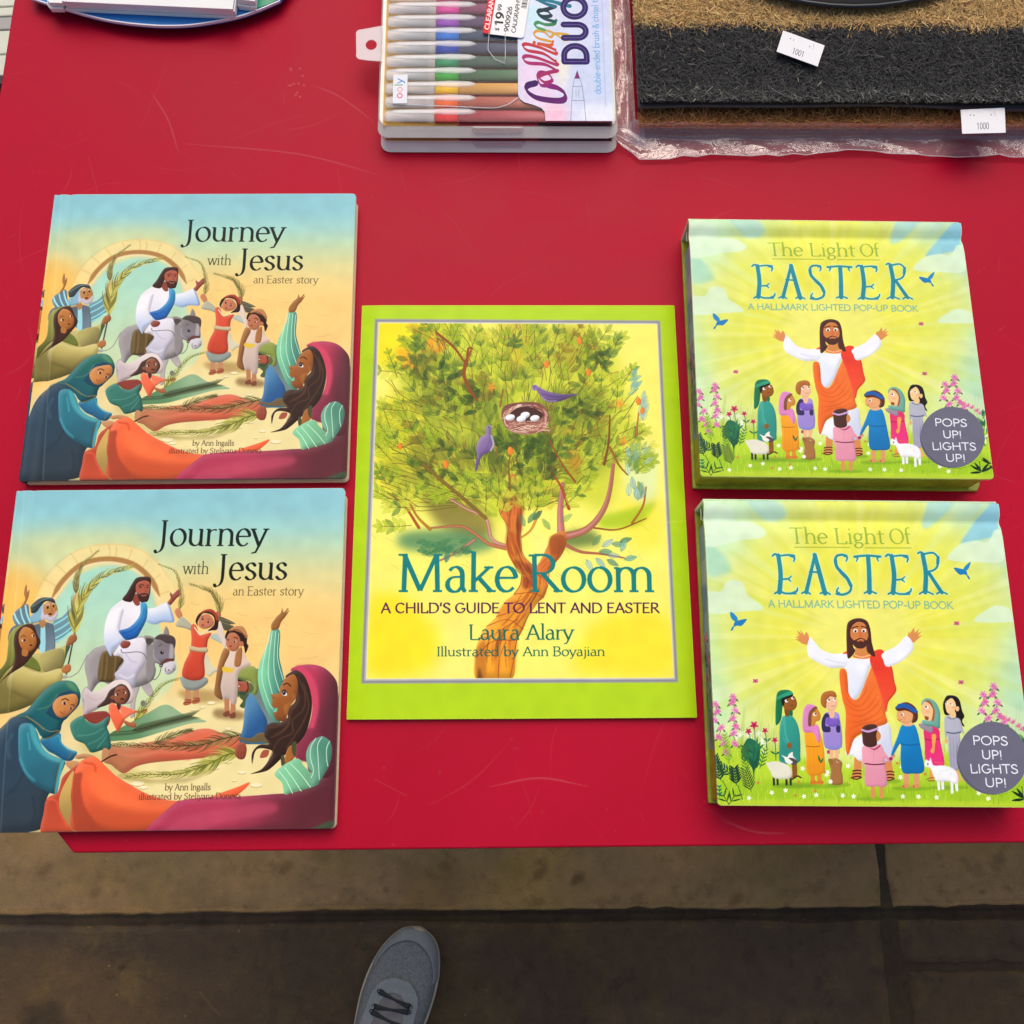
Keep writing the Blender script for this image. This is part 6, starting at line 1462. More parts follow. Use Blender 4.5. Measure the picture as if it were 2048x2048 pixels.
m_red = table_paint()
m_redge = plain('red_edge_band', (.33, .004, .018), .4, .4)
m_steel = plain('grey_steel_tube', (.10, .10, .11), .35, .5, metal=.6)
tbl = thing('display_table', 'red laminate table with a cut off corner carrying the books', 'table', (0, 0, 0))
outline = [(-.268, -.2163), (1.15, -.2115), (1.15, .62), (-.372, .62), (-.3805, .39), (-.380, -.098)]
top = prism('tabletop', outline, -.0225, 0, m_red, tbl, bevel=.0012)
ri = [(x*1.0+(.0015 if x < 0 else -.0015), y+(.0015 if y < 0 else -.0015)) for x, y in outline]
prism('edge_band', [(x*.9990, y*.9985) for x, y in ri], -.0335, -.0230, m_redge, tbl)
prism('apron', [(-.22, -.15), (1.08, -.15), (1.08, .55), (-.31, .55), (-.31, -.06)], -.085, -.0340, m_steel, tbl)
for x, y in ((-.26, -.08), (1.05, -.12), (1.05, .52), (-.28, .52)):
    tube('leg', [(x, y, -.08), (x, y, -TZ+.002)], .016, m_steel, tbl, n=14)

# pale crate standing on the pavement beside the table
m_cream = plain('pale_painted_boards', (.66, .70, .58), .6, .3, .12, 24, .2)
m_gap = plain('crate_painted_shade', (.06, .055, .05), .8)  # dark base colour stands in for shade between and below the slats
m_greyb = plain('grey_board', (.42, .41, .40), .6, .3, .1, 24)
cr = thing('slatted_crate', 'pale cream crate with a slatted lid left of the red table', 'crate', (0, 0, 0))
box('crate_body', -.80, .372, -TZ, -.392, .80, -.062, m_gap, cr)
yy = .368
for k, (wd, mt) in enumerate(((.0195, m_cream), (.0225, m_cream), (.012, m_greyb), (.0085, m_cream), (.0085, m_cream), (.05, m_greyb), (.05, m_greyb), (.06, m_cream), (.06, m_cream), (.06, m_greyb))):
    yk = yy+.004*(k == 5)
    mesh('slat', [(-.806, yk-.02, -.062), (-.388, yk+.004, -.062), (-.388, yk+wd+.004, -.062), (-.806, yk+wd-.02, -.062), (-.806, yk-.02, -.052), (-.388, yk+.004, -.052), (-.388, yk+wd+.004, -.052), (-.806, yk+wd-.02, -.052)],
         [(0, 3, 2, 1), (4, 5, 6, 7), (0, 1, 5, 4), (1, 2, 6, 5), (2, 3, 7, 6), (3, 0, 4, 7)], mt, cr, bevel=.001)
    yy = yk+wd+.0012
# ================================================================ the five books
m_pages = NT('page_edges'); _f = m_pages.noise(30, 4, stretch=(1, 1, 60))
m_pages.l(m_pages.ramp(_f, [(.35, (.62, .60, .54)), (.65, (.84, .82, .76))]), m_pages.b.inputs['Base Color']); m_pages.set(Roughness=.8); m_pages = m_pages.m
m_board = plain('endpaper', (.78, .76, .70), .7, .3)

def sheet(name, xs, zs, y0, y1, th, mat, parent, under=None, axis='x', rnd=.0025, ny=12, bow=None, uvx=None):
    """a board of thickness th with a side profile (xs, zs) swept from y0 to y1; the top carries the print, which wraps the edges"""
    xs, zs = np.asarray(xs, float), np.asarray(zs, float); n = len(xs)
    ysv = np.array([y0, y0+rnd*.3, y0+rnd]+list(np.linspace(y0, y1, ny+2)[1:-1])+[y1-rnd, y1-rnd*.3, y1])
    ins = np.array([rnd*1.0, rnd*.35, 0]+[0]*ny+[0, rnd*.35, rnd*1.0])
    X0, X1 = xs[0], xs[-1]; s = 1 if X1 > X0 else -1
    u = uvx if uvx is not None else np.abs(xs-X0)/abs(X1-X0)
    V, U = [], []
    for layer in (0, 1):
        for y, d in zip(ysv, ins):
            for i in range(n):
                x = xs[i]
                if i == 0:
                    x += s*d
                if i == n-1:
                    x -= s*d
                z = zs[i]-layer*th+(bow(xs[i], y) if bow else 0)
                V.append((x, y, z) if axis == 'x' else (y, x, z))
                U.append((u[i], (y-y0)/(y1-y0)) if axis == 'x' else ((y-y0)/(y1-y0), 1-u[i]))
    m = len(ysv); o = n*m
    F, M = [], []
    flip = (s < 0) != (axis != 'x')
    q = lambda a, b, c, d: (a, b, c, d) if not flip else (d, c, b, a)
    for j in range(m-1):
        for i in range(n-1):
            a = j*n+i
            F.append(q(a, a+1, a+n+1, a+n)); M.append(0)
            F.append(q(o+a+n, o+a+n+1, o+a+1, o+a)); M.append(1)
    for i in range(n-1):
        a, b = i, (m-1)*n+i
        F.append(q(o+a, o+a+1, a+1, a)); M.append(0)
        F.append(q(b, b+1, o+b+1, o+b)); M.append(0)
    for j in range(m-1):
        a, b = j*n, j*n+n-1
        F.append(q(o+a+n, o+a, a, a+n)); M.append(0)
        F.append(q(b+n, b, o+b, o+b+n)); M.append(0)
    ob = mesh(name, V, F, [mat, under or m_board], parent, uv=U, mi=M, bevel=.0007, smooth=True)
    ob.modifiers['Bevel'].harden_normals = False
    return ob

# ---- two square picture books
BW, BH = .2109, .2098
m_parade = printed('parade_jacket', cover_parade().image('parade_print'), .36, .10)
g_pict = 'two copies of the picture book with the donkey rider'
bk = thing('picture_book', 'upper copy of the square picture book with a donkey rider on its cover', 'book', (-.2188, .1177, 0), .0058, g_pict)
hw, hh = BW/2, BH/2
zz = .0100
gx = [-hw, -hw+.006, -hw+.0085, -hw+.0105, -hw+.0125, -hw+.015, -hw+.04, -.02, .02, .06, hw-.01, hw]
gz = [zz-.0007, zz, zz-.0003, zz-.0009, zz-.0003, zz, zz, zz, zz, zz, zz, zz-.0001]
sheet('front_cover', gx, gz, -hh, hh, .0024, m_parade, bk)
sheet('back_cover', [-hw, hw*.3, hw+.0003], [.0024, .0024, .0024], -hh-.0004, hh-.0028, .0023, plain('peach_back_board', (.80, .60, .38), .45, .3), bk)
prism('spine', [(-hw-.0008, -hh), (-hw+.0015, -hh), (-hw+.0015, hh), (-hw-.0008, hh)], .0006, zz-.0006, m_parade, bk, bevel=.0006, uvbox=(-hw-.02, -hh, hw, hh))
box('page_block', -hw+.002, -hh+.003, .0026, hw-.003, hh-.003, zz-.0026, m_pages, bk, bevel=0)
b2 = dup(bk, 'lower copy of the square picture book with a donkey rider, overhanging the cut table corner', (-.2180, -.0986, 0), .0062)

# ---- the paperback
m_tree = printed('tree_cover', cover_tree().image('tree_print'), .28, .10)
PW, PH = .2159, .2793
pb = thing('paperback_book', 'lime green paperback with a tree, nest and two purple birds on its cover', 'book', (0, 0, 0), .0)
px = np.linspace(-PW/2, PW/2, 14)
sheet('front_cover', px, [.0038-.0004*max(0, 1-(x+PW/2)/.006) for x in px], -PH/2, PH/2, .0003, m_tree, pb, rnd=.0006, bow=lambda x, y: .0011*max(0, (x-.03)/.08)**2*max(0, (-y-.02)/.12) if x > .03 and y < -.02 else 0)
box('page_block', -PW/2+.0006, -PH/2+.0008, .0006, PW/2-.0010, PH/2-.0008, .0034, m_pages, pb, bevel=0)
box('back_cover', -PW/2, -PH/2, .0001, PW/2-.0002, PH/2, .0005, plain('lime_cover_back', (.42, .62, .03), .3), pb, bevel=0)

# ---- two thick lift-up books
m_garden = printed('garden_cover', cover_garden().image('garden_print'), .28, .10)
m_strip = printed('tray_side_print', print_tray_side().image('tray_print'), .4, .4)
m_grass = plain('printed_grass', (.33, .37, .03), .4, .4, .35, 90)
m_inner = plain('pale_green_lining', (.55, .68, .50), .5, .3, .1)
m_sp = plain('pale_spine_paper', (.62, .80, .52), .35, .45, .1, 20)
EW, EH, ET = .1858, .1840, .0298
g_eas = 'two copies of the thick lift-up book with the robed man in the garden'
eb = thing('lift_up_book', 'upper copy of the thick lift-up book with a robed man and children, grey round seal', 'book', (.2074, .0989, 0), -.0125, g_eas)
ew, eh = EW/2, EH/2
# side profile from the spine edge forward (positions measured down from the spine)
ds = [0, .0016, .005, .009, .0118, .0135, .0150, .0175, .024, .05, .09, .13, .165, EH-.002, EH]
dz = [ET-.0022, ET-.0002, ET+.0002, ET-.0004, ET-.0022, ET-.0027, ET-.0022, ET-.0010, ET-.0002, ET, ET, ET, ET+.0002, ET+.0004, ET+.0003]
sheet('front_cover', [eh-d for d in ds], dz, -ew, ew, .0024, m_garden, eb, m_inner, axis='y', rnd=.0018, uvx=np.array(ds)/EH)
box('spine', -ew, eh-.0020, .0012, ew, eh+.0006, ET-.0025, m_sp, eb, bevel=.0005)
prism('back_cover', [(-ew+.0005, -eh+.0002), (ew+.0030, -eh+.0002), (ew+.0052, -eh+.0045), (ew+.0052, eh+.001), (-ew, eh+.001)], .0, .0026, m_grass, eb, bevel=.0006)
# the thick printed base: left side and near side carry art
tx0, tx1, ty0, ty1, tz0, tz1 = -ew+.0020, ew-.0015, -eh+.0022, eh-.0125, .0027, ET-.0030
V = [(tx0, ty0, tz0), (tx1, ty0, tz0), (tx1, ty1, tz0), (tx0, ty1, tz0), (tx0, ty0, tz1), (tx1, ty0, tz1), (tx1, ty1, tz1), (tx0, ty1, tz1)]
UVt = [(1, 0), (1, 0), (0, 0), (0, 0), (1, 1), (1, 1), (0, 1), (0, 1)]
mesh('page_block', V, [(0, 3, 2, 1), (4, 5, 6, 7), (0, 1, 5, 4), (1, 2, 6, 5), (2, 3, 7, 6), (3, 0, 4, 7)], [m_strip, m_grass, m_inner], eb, uv=UVt, mi=[2, 2, 1, 0, 2, 0], bevel=.0012)
tube('inner_fold', [(-ew+.0012, eh-.003, .016), (-ew+.0012, eh-.010, .0155), (-ew+.0012, eh-.012, .022)], .0006, m_inner, eb, n=6)
# the round seal is a sticker laid on the cover
u0 = (.8745, 1-.8485)
cxs, cys, rs = -ew+EW*.8747, eh-EH*.8493, .0207
seal = [(cxs+rs*math.cos(t), cys+rs*math.sin(t)) for t in np.linspace(0, 2*math.pi, 65)[:-1]]
prism('round_seal', seal, ET+.00025, ET+.00055, m_garden, eb, bevel=0, uvbox=(-ew, -eh, ew, eh))
e2 = dup(eb, 'lower copy of the thick lift-up book with a robed man, nearest the table front', (.2061, -.0996, 0), -.0125)
# ================================================================ two clear cases of lettering pens
def print_pen_label():
    """the frosted front card, read with the case turned on its side"""
    x0, y0, x1, y1 = 1032, 0, 1240, 256
    p = Paint(1000, 1230, [(x0, y0), (x1, y0), (x1, y1), (x0, y1)], 'd4daf0')
    S, l = p.shape, p.line
    p.F(680, 0, 1280, 330, 1932)
    for q, c in (([(1150, 0), (1400, 0), (1300, 300), (1150, 320)], 'dfe6f6'), ([(1160, 420), (1350, 420), (1400, 700), (1200, 700)], 'ead2ea'), ([(1500, 400), (1800, 300), (1800, 700), (1560, 740)], 'c8d4ee'), ([(1400, 420), (1480, 420), (1440, 600)], 'f4ecd0'), ([(1200, 100), (1300, 60), (1300, 260)], 'c4ecf4'), ([(1330, 700), (1460, 700), (1450, 810), (1330, 810)], 'f6bccf'), ([(1580, 700), (1800, 700), (1800, 820), (1560, 820)], 'eceefa'), ([(1580, 0), (1800, 0), (1800, 200), (1640, 240)], 'ccd2f0')):
        S(q, c, soft=40, alpha=.85)
    def pen(pts, c, c2, w=(10, 26)):
        p_ = spline(np.array(pts, float), False, 12); n = len(p_)
        cc, dd = hexc(c), hexc(c2)
        for i in range(n-1):
            t = i/(n-1); d = p_[i+1]-p_[i]; a = math.atan2(d[1], d[0])
            ww = w[0]+(w[1]-w[0])*abs(math.sin(a-1.15))**1.6
            l([p_[i], p_[i+1]], ww, cc*(1-t)+dd*t, sm=False)
    pen([(1265, 560), (1215, 575), (1212, 610), (1270, 650), (1370, 668), (1445, 665), (1455, 625), (1410, 590), (1350, 575)], '35085a', '7c1470', (14, 42))
    pen([(1350, 575), (1300, 570), (1280, 520), (1300, 490), (1350, 500), (1375, 540), (1330, 555), (1290, 520), (1340, 495), (1410, 480)], '8a1a78', 'a8205c', (8, 26))
    pen([(1410, 480), (1330, 440), (1220, 430), (1188, 400), (1215, 385), (1290, 400), (1405, 440), (1400, 410)], 'a0246c', 'b42a5a', (8, 26))
    pen([(1400, 420), (1320, 370), (1220, 350), (1188, 320), (1212, 308), (1300, 330), (1400, 370), (1400, 340)], 'b42a4c', 'c83c3c', (8, 26))
    pen([(1400, 345), (1340, 320), (1290, 305), (1370, 315), (1385, 290)], 'c83c34', 'd0602c', (8, 22)); p.ell(1262, 298, 11, 12, 'cc5030')
    pen([(1370, 290), (1290, 270), (1262, 245), (1280, 222), (1330, 230), (1370, 262), (1400, 240), (1480, 245), (1495, 265), (1460, 280), (1400, 240), (1340, 218), (1290, 215)], 'd8942c', 'c8a850', (8, 20))
    pen([(1330, 215), (1285, 200), (1268, 180), (1290, 165), (1340, 180), (1395, 175), (1410, 150)], '5c9c5c', '2c7c54', (8, 24))
    pen([(1400, 160), (1330, 140), (1290, 110), (1300, 85), (1350, 90), (1375, 120), (1320, 125), (1290, 95), (1360, 75), (1405, 60)], '1c4c50', '142c3c', (8, 26))
    pen([(1405, 60), (1340, 40), (1285, 10), (1360, 20), (1500, 55), (1440, 45), (1390, 25), (1300, -10)], '1a6c84', '1c7c90', (10, 28))
    for t, a in (('D', (1605, 440, 1605, 305)), ('U', (1605, 285, 1605, 160)), ('O', (1606, 140, 1606, -10))):
        p.text(t, *a, 148, '24105e', .18, .18, serif=False)
        p.text(t, *a, 148, 'b8b0e0', .016, .016, serif=False, alpha=.5)
    p.text('double-ended brush & chisel tip', 1690, 628, 1690, -20, 40, '5aa4dc', .075, .075, serif=False)
    for y in range(-20, 700, 9):
        l([(1718, y), (1720, y+5)], 7, '9cb4e0', alpha=.45, sm=False)
    g = '8c90a4'
    S([(1520, 530), (1540, 475), (1558, 530)], '7a2c74', sm=False)
    l([(1520, 532), (1510, 580), (1500, 668), (1488, 810)], 4, g, sm=False); l([(1558, 532), (1570, 580), (1580, 668), (1588, 810)], 4, g, sm=False); l([(1508, 580), (1574, 578)], 4, g, sm=False); l([(1500, 668), (1584, 668)], 4, g, sm=False)
    for x in (1528, 1545):
        l([(x, 600), (x+2, 650)], 4, 'a0a4b8', sm=False, alpha=.7)
    l([(1200, 720), (1800, 738)], 4, 'f0f2fa', alpha=.5)
    p.grain(.01)
    return p

def print_price_tag():
    p = Paint(700, 500, [(0, 0), (700, 0), (700, 500), (0, 500)], 'f4f3f2')
    p.F(0, 0, 700, 500, 700)
    # written along the tag's long side; the red band runs across its head
    p.shape([(0, 0), (700, 0), (700, 92), (0, 92)], 'd8202c', sm=False)
    p.text('CLEARANCE', 330, 70, 690, 70, 52, 'fbeeee', .12, .12, serif=False)
    p.text('$', 330, 190, 356, 190, 40, '28282c', .1, .1, serif=False); p.text('19', 372, 222, 500, 222, 92, '202024', .13, .13, serif=False); p.text('99', 510, 180, 570, 180, 44, '202024', .12, .12, serif=False)
    p.text('900926', 330, 306, 560, 306, 52, '242428', .12, .12, serif=False)
    p.text('CALIGRAPHY D', 330, 392, 700, 392, 48, '2a2a2e', .1, .1, serif=False)
    x = 560
    for k in (3, 5, 2, 7, 3, 2, 6, 3, 4, 2, 5, 7, 3):
        p.shape([(x, 414), (x+k*1.6, 414), (x+k*1.6, 480), (x, 480)], '1c1c20', sm=False); x += k*1.6+6
    for i in range(6):
        p.line([(340+i*14, 130), (350+i*14, 150)], 3, 'b8b8bc')
    return p

def print_small_tag(num):
    p = Paint(420, 260, [(0, 0), (420, 0), (420, 260), (0, 260)], 'ebebee')
    p.F(0, 0, 420, 260, 420)
    p.text(num, 140, 218, 262, 218, 66, '84848c', .07, .07, serif=False)
    for x, y in ((90, 62), (122, 66), (286, 72)):
        p.ell(x, y, 6, 6, '4a4a50')
    p.line([(316, 30), (326, 84)], 4, 'b0b0b4')
    p.line([(150, 40), (170, 24), (196, 60)], 2, 'd0d0d4')
    return p

m_label = printed('frosted_label', print_pen_label().image('label_print'), .4, .1)
m_cream_pl = plain('cream_tray', (.95, .91, .78), .45, .4, .05)
m_gold = plain('gold_card', (.62, .36, .07), .5, .3, .1); m_crim = plain('crimson_card', (.45, .03, .05), .5); m_blk = plain('black_card', (.03, .03, .035), .4)
m_clear = film('clear_case_plastic', (.985, .988, .99), .012, .06, .06)
m_frost = film('frosted_plastic', (.96, .96, .97), .45, .2, .3, hazecol=(.90, .88, .89))
m_capf = film('pen_cap_plastic', (.98, .98, .99), .42, .15, .2, hazecol=(.99, .99, 1.0))
m_tip = plain('dark_nib', (.13, .13, .17), .5)
m_clip = film('pen_clip_plastic', (.98, .98, .99), .42, .3, .15, hazecol=(.95, .95, .96))
m_white = plain('white_paper', (.84, .84, .83), .6, .3, .02)
m_tag = printed('price_tag_print', print_price_tag().image('price_print'), .4, .12)

def pen_case(label, z, dx, full):
    t = thing('pen_case', label, 'pen set', (dx, -.0012 if z == 0 else .0016, z), 0, 'clear pen cases stacked on the red table')
    X0, X1, Y0, Y1, H = -.0985, .0705, .2678, .4180, .0124
    k_ = None; V, F = [], []
    for dd, z in ((.0034, .0004), (.0038, .0010), (.0034, .0016), (-.0012, .0070)):
        ring_ = rrect(X0-dd*.35, Y0-dd, X1+dd*.35, Y1, .0075); k_ = len(ring_); V += [(x, y, z) for x, y in ring_]
    F = [tuple(range(k_-1, -1, -1)), tuple(range(3*k_, 4*k_))]+[(q*k_+i, q*k_+(i+1) % k_, (q+1)*k_+(i+1) % k_, (q+1)*k_+i) for q in (0, 1, 2) for i in range(k_)]
    mesh('tray', V, F, m_cream_pl, t)
    box('insert_card', X0+.003, Y0+.0014, .0072, X0+.056, Y1-.003, .0075, m_gold, t, 0)
    box('insert_card', X0+.056, Y0+.0014, .0072, X0+.113, Y1-.003, .0075, m_crim, t, 0)
    box('insert_card', X0+.113, Y0+.0014, .0072, X1-.003, Y1-.003, .0075, m_blk, t, 0)
    # the lid: a shallow clear box turned over the tray
    n = 5; o = rrect(X0, Y0, X1, Y1, .0075, n); i = rrect(X0+.0012, Y0+.0012, X1-.0012, Y1-.0012, .0065, n); k = len(o)
    V = [(x, y, .0068) for x, y in o]+[(x, y, H-.0012) for x, y in o]+[(x, y, H) for x, y in i]
    F = [(a, (a+1) % k, k+(a+1) % k, k+a) for a in range(k)]+[(k+a, k+(a+1) % k, 2*k+(a+1) % k, 2*k+a) for a in range(k)]+[tuple(range(2*k, 3*k))]
    mesh('lid', V, F, m_clear, t)
    tube('lid_rim', [(x, y, .0068) for x, y in o], .0006, m_clear, t, n=6, closed=True)
    prism('latch', [(-.030, Y0-.0016), (.002, Y0-.0016), (.0045, Y0-.0001), (-.0325, Y0-.0001)], .0040, .0092, m_frost, t, bevel=.0005)
    tube('latch_edge', [(-.0325, Y0-.0006, .0092), (-.030, Y0-.002, .0042), (.002, Y0-.002, .0042), (.0045, Y0-.0006, .0092)], .0005, m_clip, t, n=6)
    return t

low = pen_case('lower clear pen case with a cream base, under the case with the price tag', 0, .0008, False)
up = pen_case('upper clear pen case with lettered card, price tag and hanging tab', .0126, 0, True)
# hanging tab
def ring_plate(name, outer, hole, z0, z1, mat, parent):
    bm = bmesh.new()
    a = [bm.verts.new((x, y, z1)) for x, y in outer]; b = [bm.verts.new((x, y, z1)) for x, y in hole]
    ea = [bm.edges.new((a[i], a[(i+1) % len(a)])) for i in range(len(a))]; eb_ = [bm.edges.new((b[i], b[(i+1) % len(b)])) for i in range(len(b))]
    r = bmesh.ops.triangle_fill(bm, edges=ea+eb_, use_beauty=True)
    ex = bmesh.ops.extrude_face_region(bm, geom=[f for f in bm.faces])
    bmesh.ops.translate(bm, vec=(0, 0, z0-z1), verts=[v for v in ex['geom'] if isinstance(v, bmesh.types.BMVert)])
    bmesh.ops.recalc_face_normals(bm, faces=bm.faces)
    me = bpy.data.meshes.new(name); bm.to_mesh(me); bm.free()
    return link(name, me, mat, parent)
hole = [(-.1055+.0041*math.cos(t), .3358+.0044*math.sin(t)) for t in np.linspace(0, 2*math.pi, 25)[:-1]]
ring_plate('hang_tab', [(-.0975, .3218), (-.0975, .3525), (-.1130, .3490)]+[(-.1135+.0035*math.cos(t), .3455+.0035*math.sin(t)) for t in (1.8, 2.3, 2.9)]+[(-.1160, .3290)]+[(-.1130+.0032*math.cos(t), .3268+.0032*math.sin(t)) for t in (3.3, 3.9, 4.5)]+[(-.108, .3226)], hole, .00840, .00900, m_frost, up)
# lettered card under the lid: a tongue with a swept corner
x_ = lambda px: .0692-(1233-px)*(.0687/195)   # along the lid
y_ = lambda py: .2690+(248-py)*(.1050/248)    # towards the back
lab = [(x_(1038), .4165), (x_(1038), y_(196)), (x_(1041), y_(204)), (x_(1050), y_(211)), (x_(1068), y_(216)), (x_(1084), y_(222)), (x_(1091), y_(230)), (x_(1092), y_(247)), (min(x_(1229), .0682), y_(247)), (min(x_(1229), .0682), .4165)]
prism('label_card', lab, .01272, .01292, m_label, up, bevel=0, uvbox=(x_(1032), y_(256), x_(1240), y_(0)))
ln = [(x_(775), y_(214), .01290), (x_(860), y_(218), .01290), (x_(960), y_(222), .01290), (x_(995), y_(222), .01290), (x_(1020), y_(214), .01290), (x_(1040), y_(200), .01290)]
tube('sleeve_edge', [tuple(q) for q in np.c_[spline(np.array(ln)[:, :2]), np.full(len(spline(np.array(ln)[:, :2])), .01290)]], .0004, m_clip, up, n=5)
lt = box('maker_sticker', x_(786), y_(214), .01305, x_(815), y_(158), .01317, m_white, up, 0)
def sticker_print():
    p = Paint(300, 560, [(0, 0), (300, 0), (300, 560), (0, 560)], 'e6e8ee')
    p.F(0, 0, 300, 560, 300)
    for ch, y, c in (('o', 470, 'e04878'), ('o', 350, 'e8a0a8'), ('l', 232, '58a878'), ('y', 176, '3c8cd0')):
        w_ = {'l': 50, 'o': 108, 'y': 96}[ch]
        p.text(ch, 196, y, 196, y-w_, 150, c, .09, .09, serif=False)
    return p
m_st = printed('maker_sticker_print', sticker_print().image('sticker_print'), .4, .12)
lt.data.materials[0] = m_st
L_ = lt.data.uv_layers.new(name='UVMap')
for lp in lt.data.loops:
    v_ = lt.data.vertices[lp.vertex_index].co
    L_.data[lp.index].uv = ((v_.x-x_(786))/(x_(815)-x_(786)), (v_.y-y_(214))/(y_(158)-y_(214)))
# price tag hung over the card on a plastic loop
tw, tl = .0300, .0420
ang = math.radians(-8)
cA = np.array([-.0250, .3418]); ex_ = np.array([math.cos(ang), math.sin(ang)]); ey_ = np.array([-ex_[1], ex_[0]])
tg = [cA+ex_*x+ey_*y for x, y in rrect(0, 0, tw, tl, .0022, 4)]
V = [(x, y, .01380) for x, y in tg]+[(x, y, .01410) for x, y in tg]; n = len(tg)
# the print reads from near to far: u runs away from the viewer, the band lies along the left side
UV = []
for x, y, z in V:
    d = np.array([x, y])-cA; UV.append(((d @ ey_)/tl*.62+.42, 1-(d @ ex_)/tw))
tgo = mesh('price_tag', V, [tuple(range(n-1, -1, -1)), tuple(range(n, 2*n))]+[(i, (i+1) % n, n+(i+1) % n, n+i) for i in range(n)], m_tag, up, uv=UV)
tube('tag_loop', [(-.020, .3440, .01440), (-.021, .328, .01350), (-.016, .320, .01340), (-.009, .3165, .01360), (-.0085, .3215, .01380), (-.0085, .342, .01440)], .00035, m_clip, up, n=5)

# ---- the pens in the upper case
PEN = [('red', (.80, .015, .02), (.36, .03, .05)), ('orange', (.90, .13, .02), (.40, .085, .05)), ('yellow', (.93, .55, .01), (.62, .30, .055)), ('bright green', (.04, .42, .05), (.045, .13, .055)), ('sea green', (.02, .30, .13), (.05, .105, .075)),
       ('deep blue', (.015, .06, .45), (.045, .055, .11)), ('sky blue', (.02, .20, .70), (.04, .07, .13)), ('violet', (.33, .07, .50), (.10, .055, .13)), ('pink', (.78, .06, .36), (.24, .05, .12)), ('rose', (.75, .10, .30), (.28, .06, .12)), ('teal', (.02, .35, .40), (.05, .12, .14)), ('grey', (.3, .3, .32), (.14, .14, .15))]
pens = []
for k, (nm, ring, body) in enumerate(PEN):
    yk = .2768+.0114*k
    wh = {0: 'nearest the front of the case', 8: 'farthest of those in view'}.get(k, 'between %s and %s' % (PEN[max(k-1, 0)][0], PEN[min(k+1, 11)][0]))
    t = thing('lettering_pen', '%s banded pen in the clear case, %s' % (nm, wh), 'pen', (0, yk, .0126+.0097), 0, 'lettering pens lying in the upper clear case')
    R = .0047
    def lathe(name, prof, mat, n=14):
        V = [(x, r*math.cos(2*math.pi*j/n), r*math.sin(2*math.pi*j/n)*.44) for x, r in prof for j in range(n)]
        F = [(i*n+j, (i+1)*n+j, (i+1)*n+(j+1) % n, i*n+(j+1) % n) for i in range(len(prof)-1) for j in range(n)]
        F += [tuple(range(n)), tuple(range((len(prof)-1)*n+n-1, (len(prof)-1)*n-1, -1))]
        return mesh(name, V, F, mat, t, smooth=True)
    mb = plain('pen_barrel_'+nm.replace(' ', '_'), tuple(1.15*q+.015 for q in body), .45, .4, .05)
    mr = plain('pen_band_'+nm.replace(' ', '_'), ring, .5, .15, .03)
    lathe('barrel', [(-.0415, R), (.066, R)], mb)
    lathe('colour_band', [(-.0585, R*1.02), (-.0420, R*1.02)], mr)
    lathe('cap', [(-.0940, R*.55), (-.0925, R*.92), (-.0590, R)], m_capf)
    if k < 9:
        lathe('nib', [(-.089, .0004), (-.082, .0016), (-.079, .0026), (-.064, .0028)], plain('pen_nib_'+nm.replace(' ', '_'), tuple(.6*q+.03 for q in body), .5))
        cl = [(-.0915, 0, R*.42), (-.085, 0, R*.42+.0005), (-.060, 0, R*.42+.0007), (-.048, 0, R*.42+.0005), (-.034, 0, R*.42+.0005), (-.0295, 0, R*.42+.0005)]
        tube('clip', [(x, .0024, z-.0006) for x, y, z in cl], .0015, m_clip, t, n=8, rs=[.0012, .0018, .0021, .0031, .0026, .0007], flat=.25)
    pens.append(t)

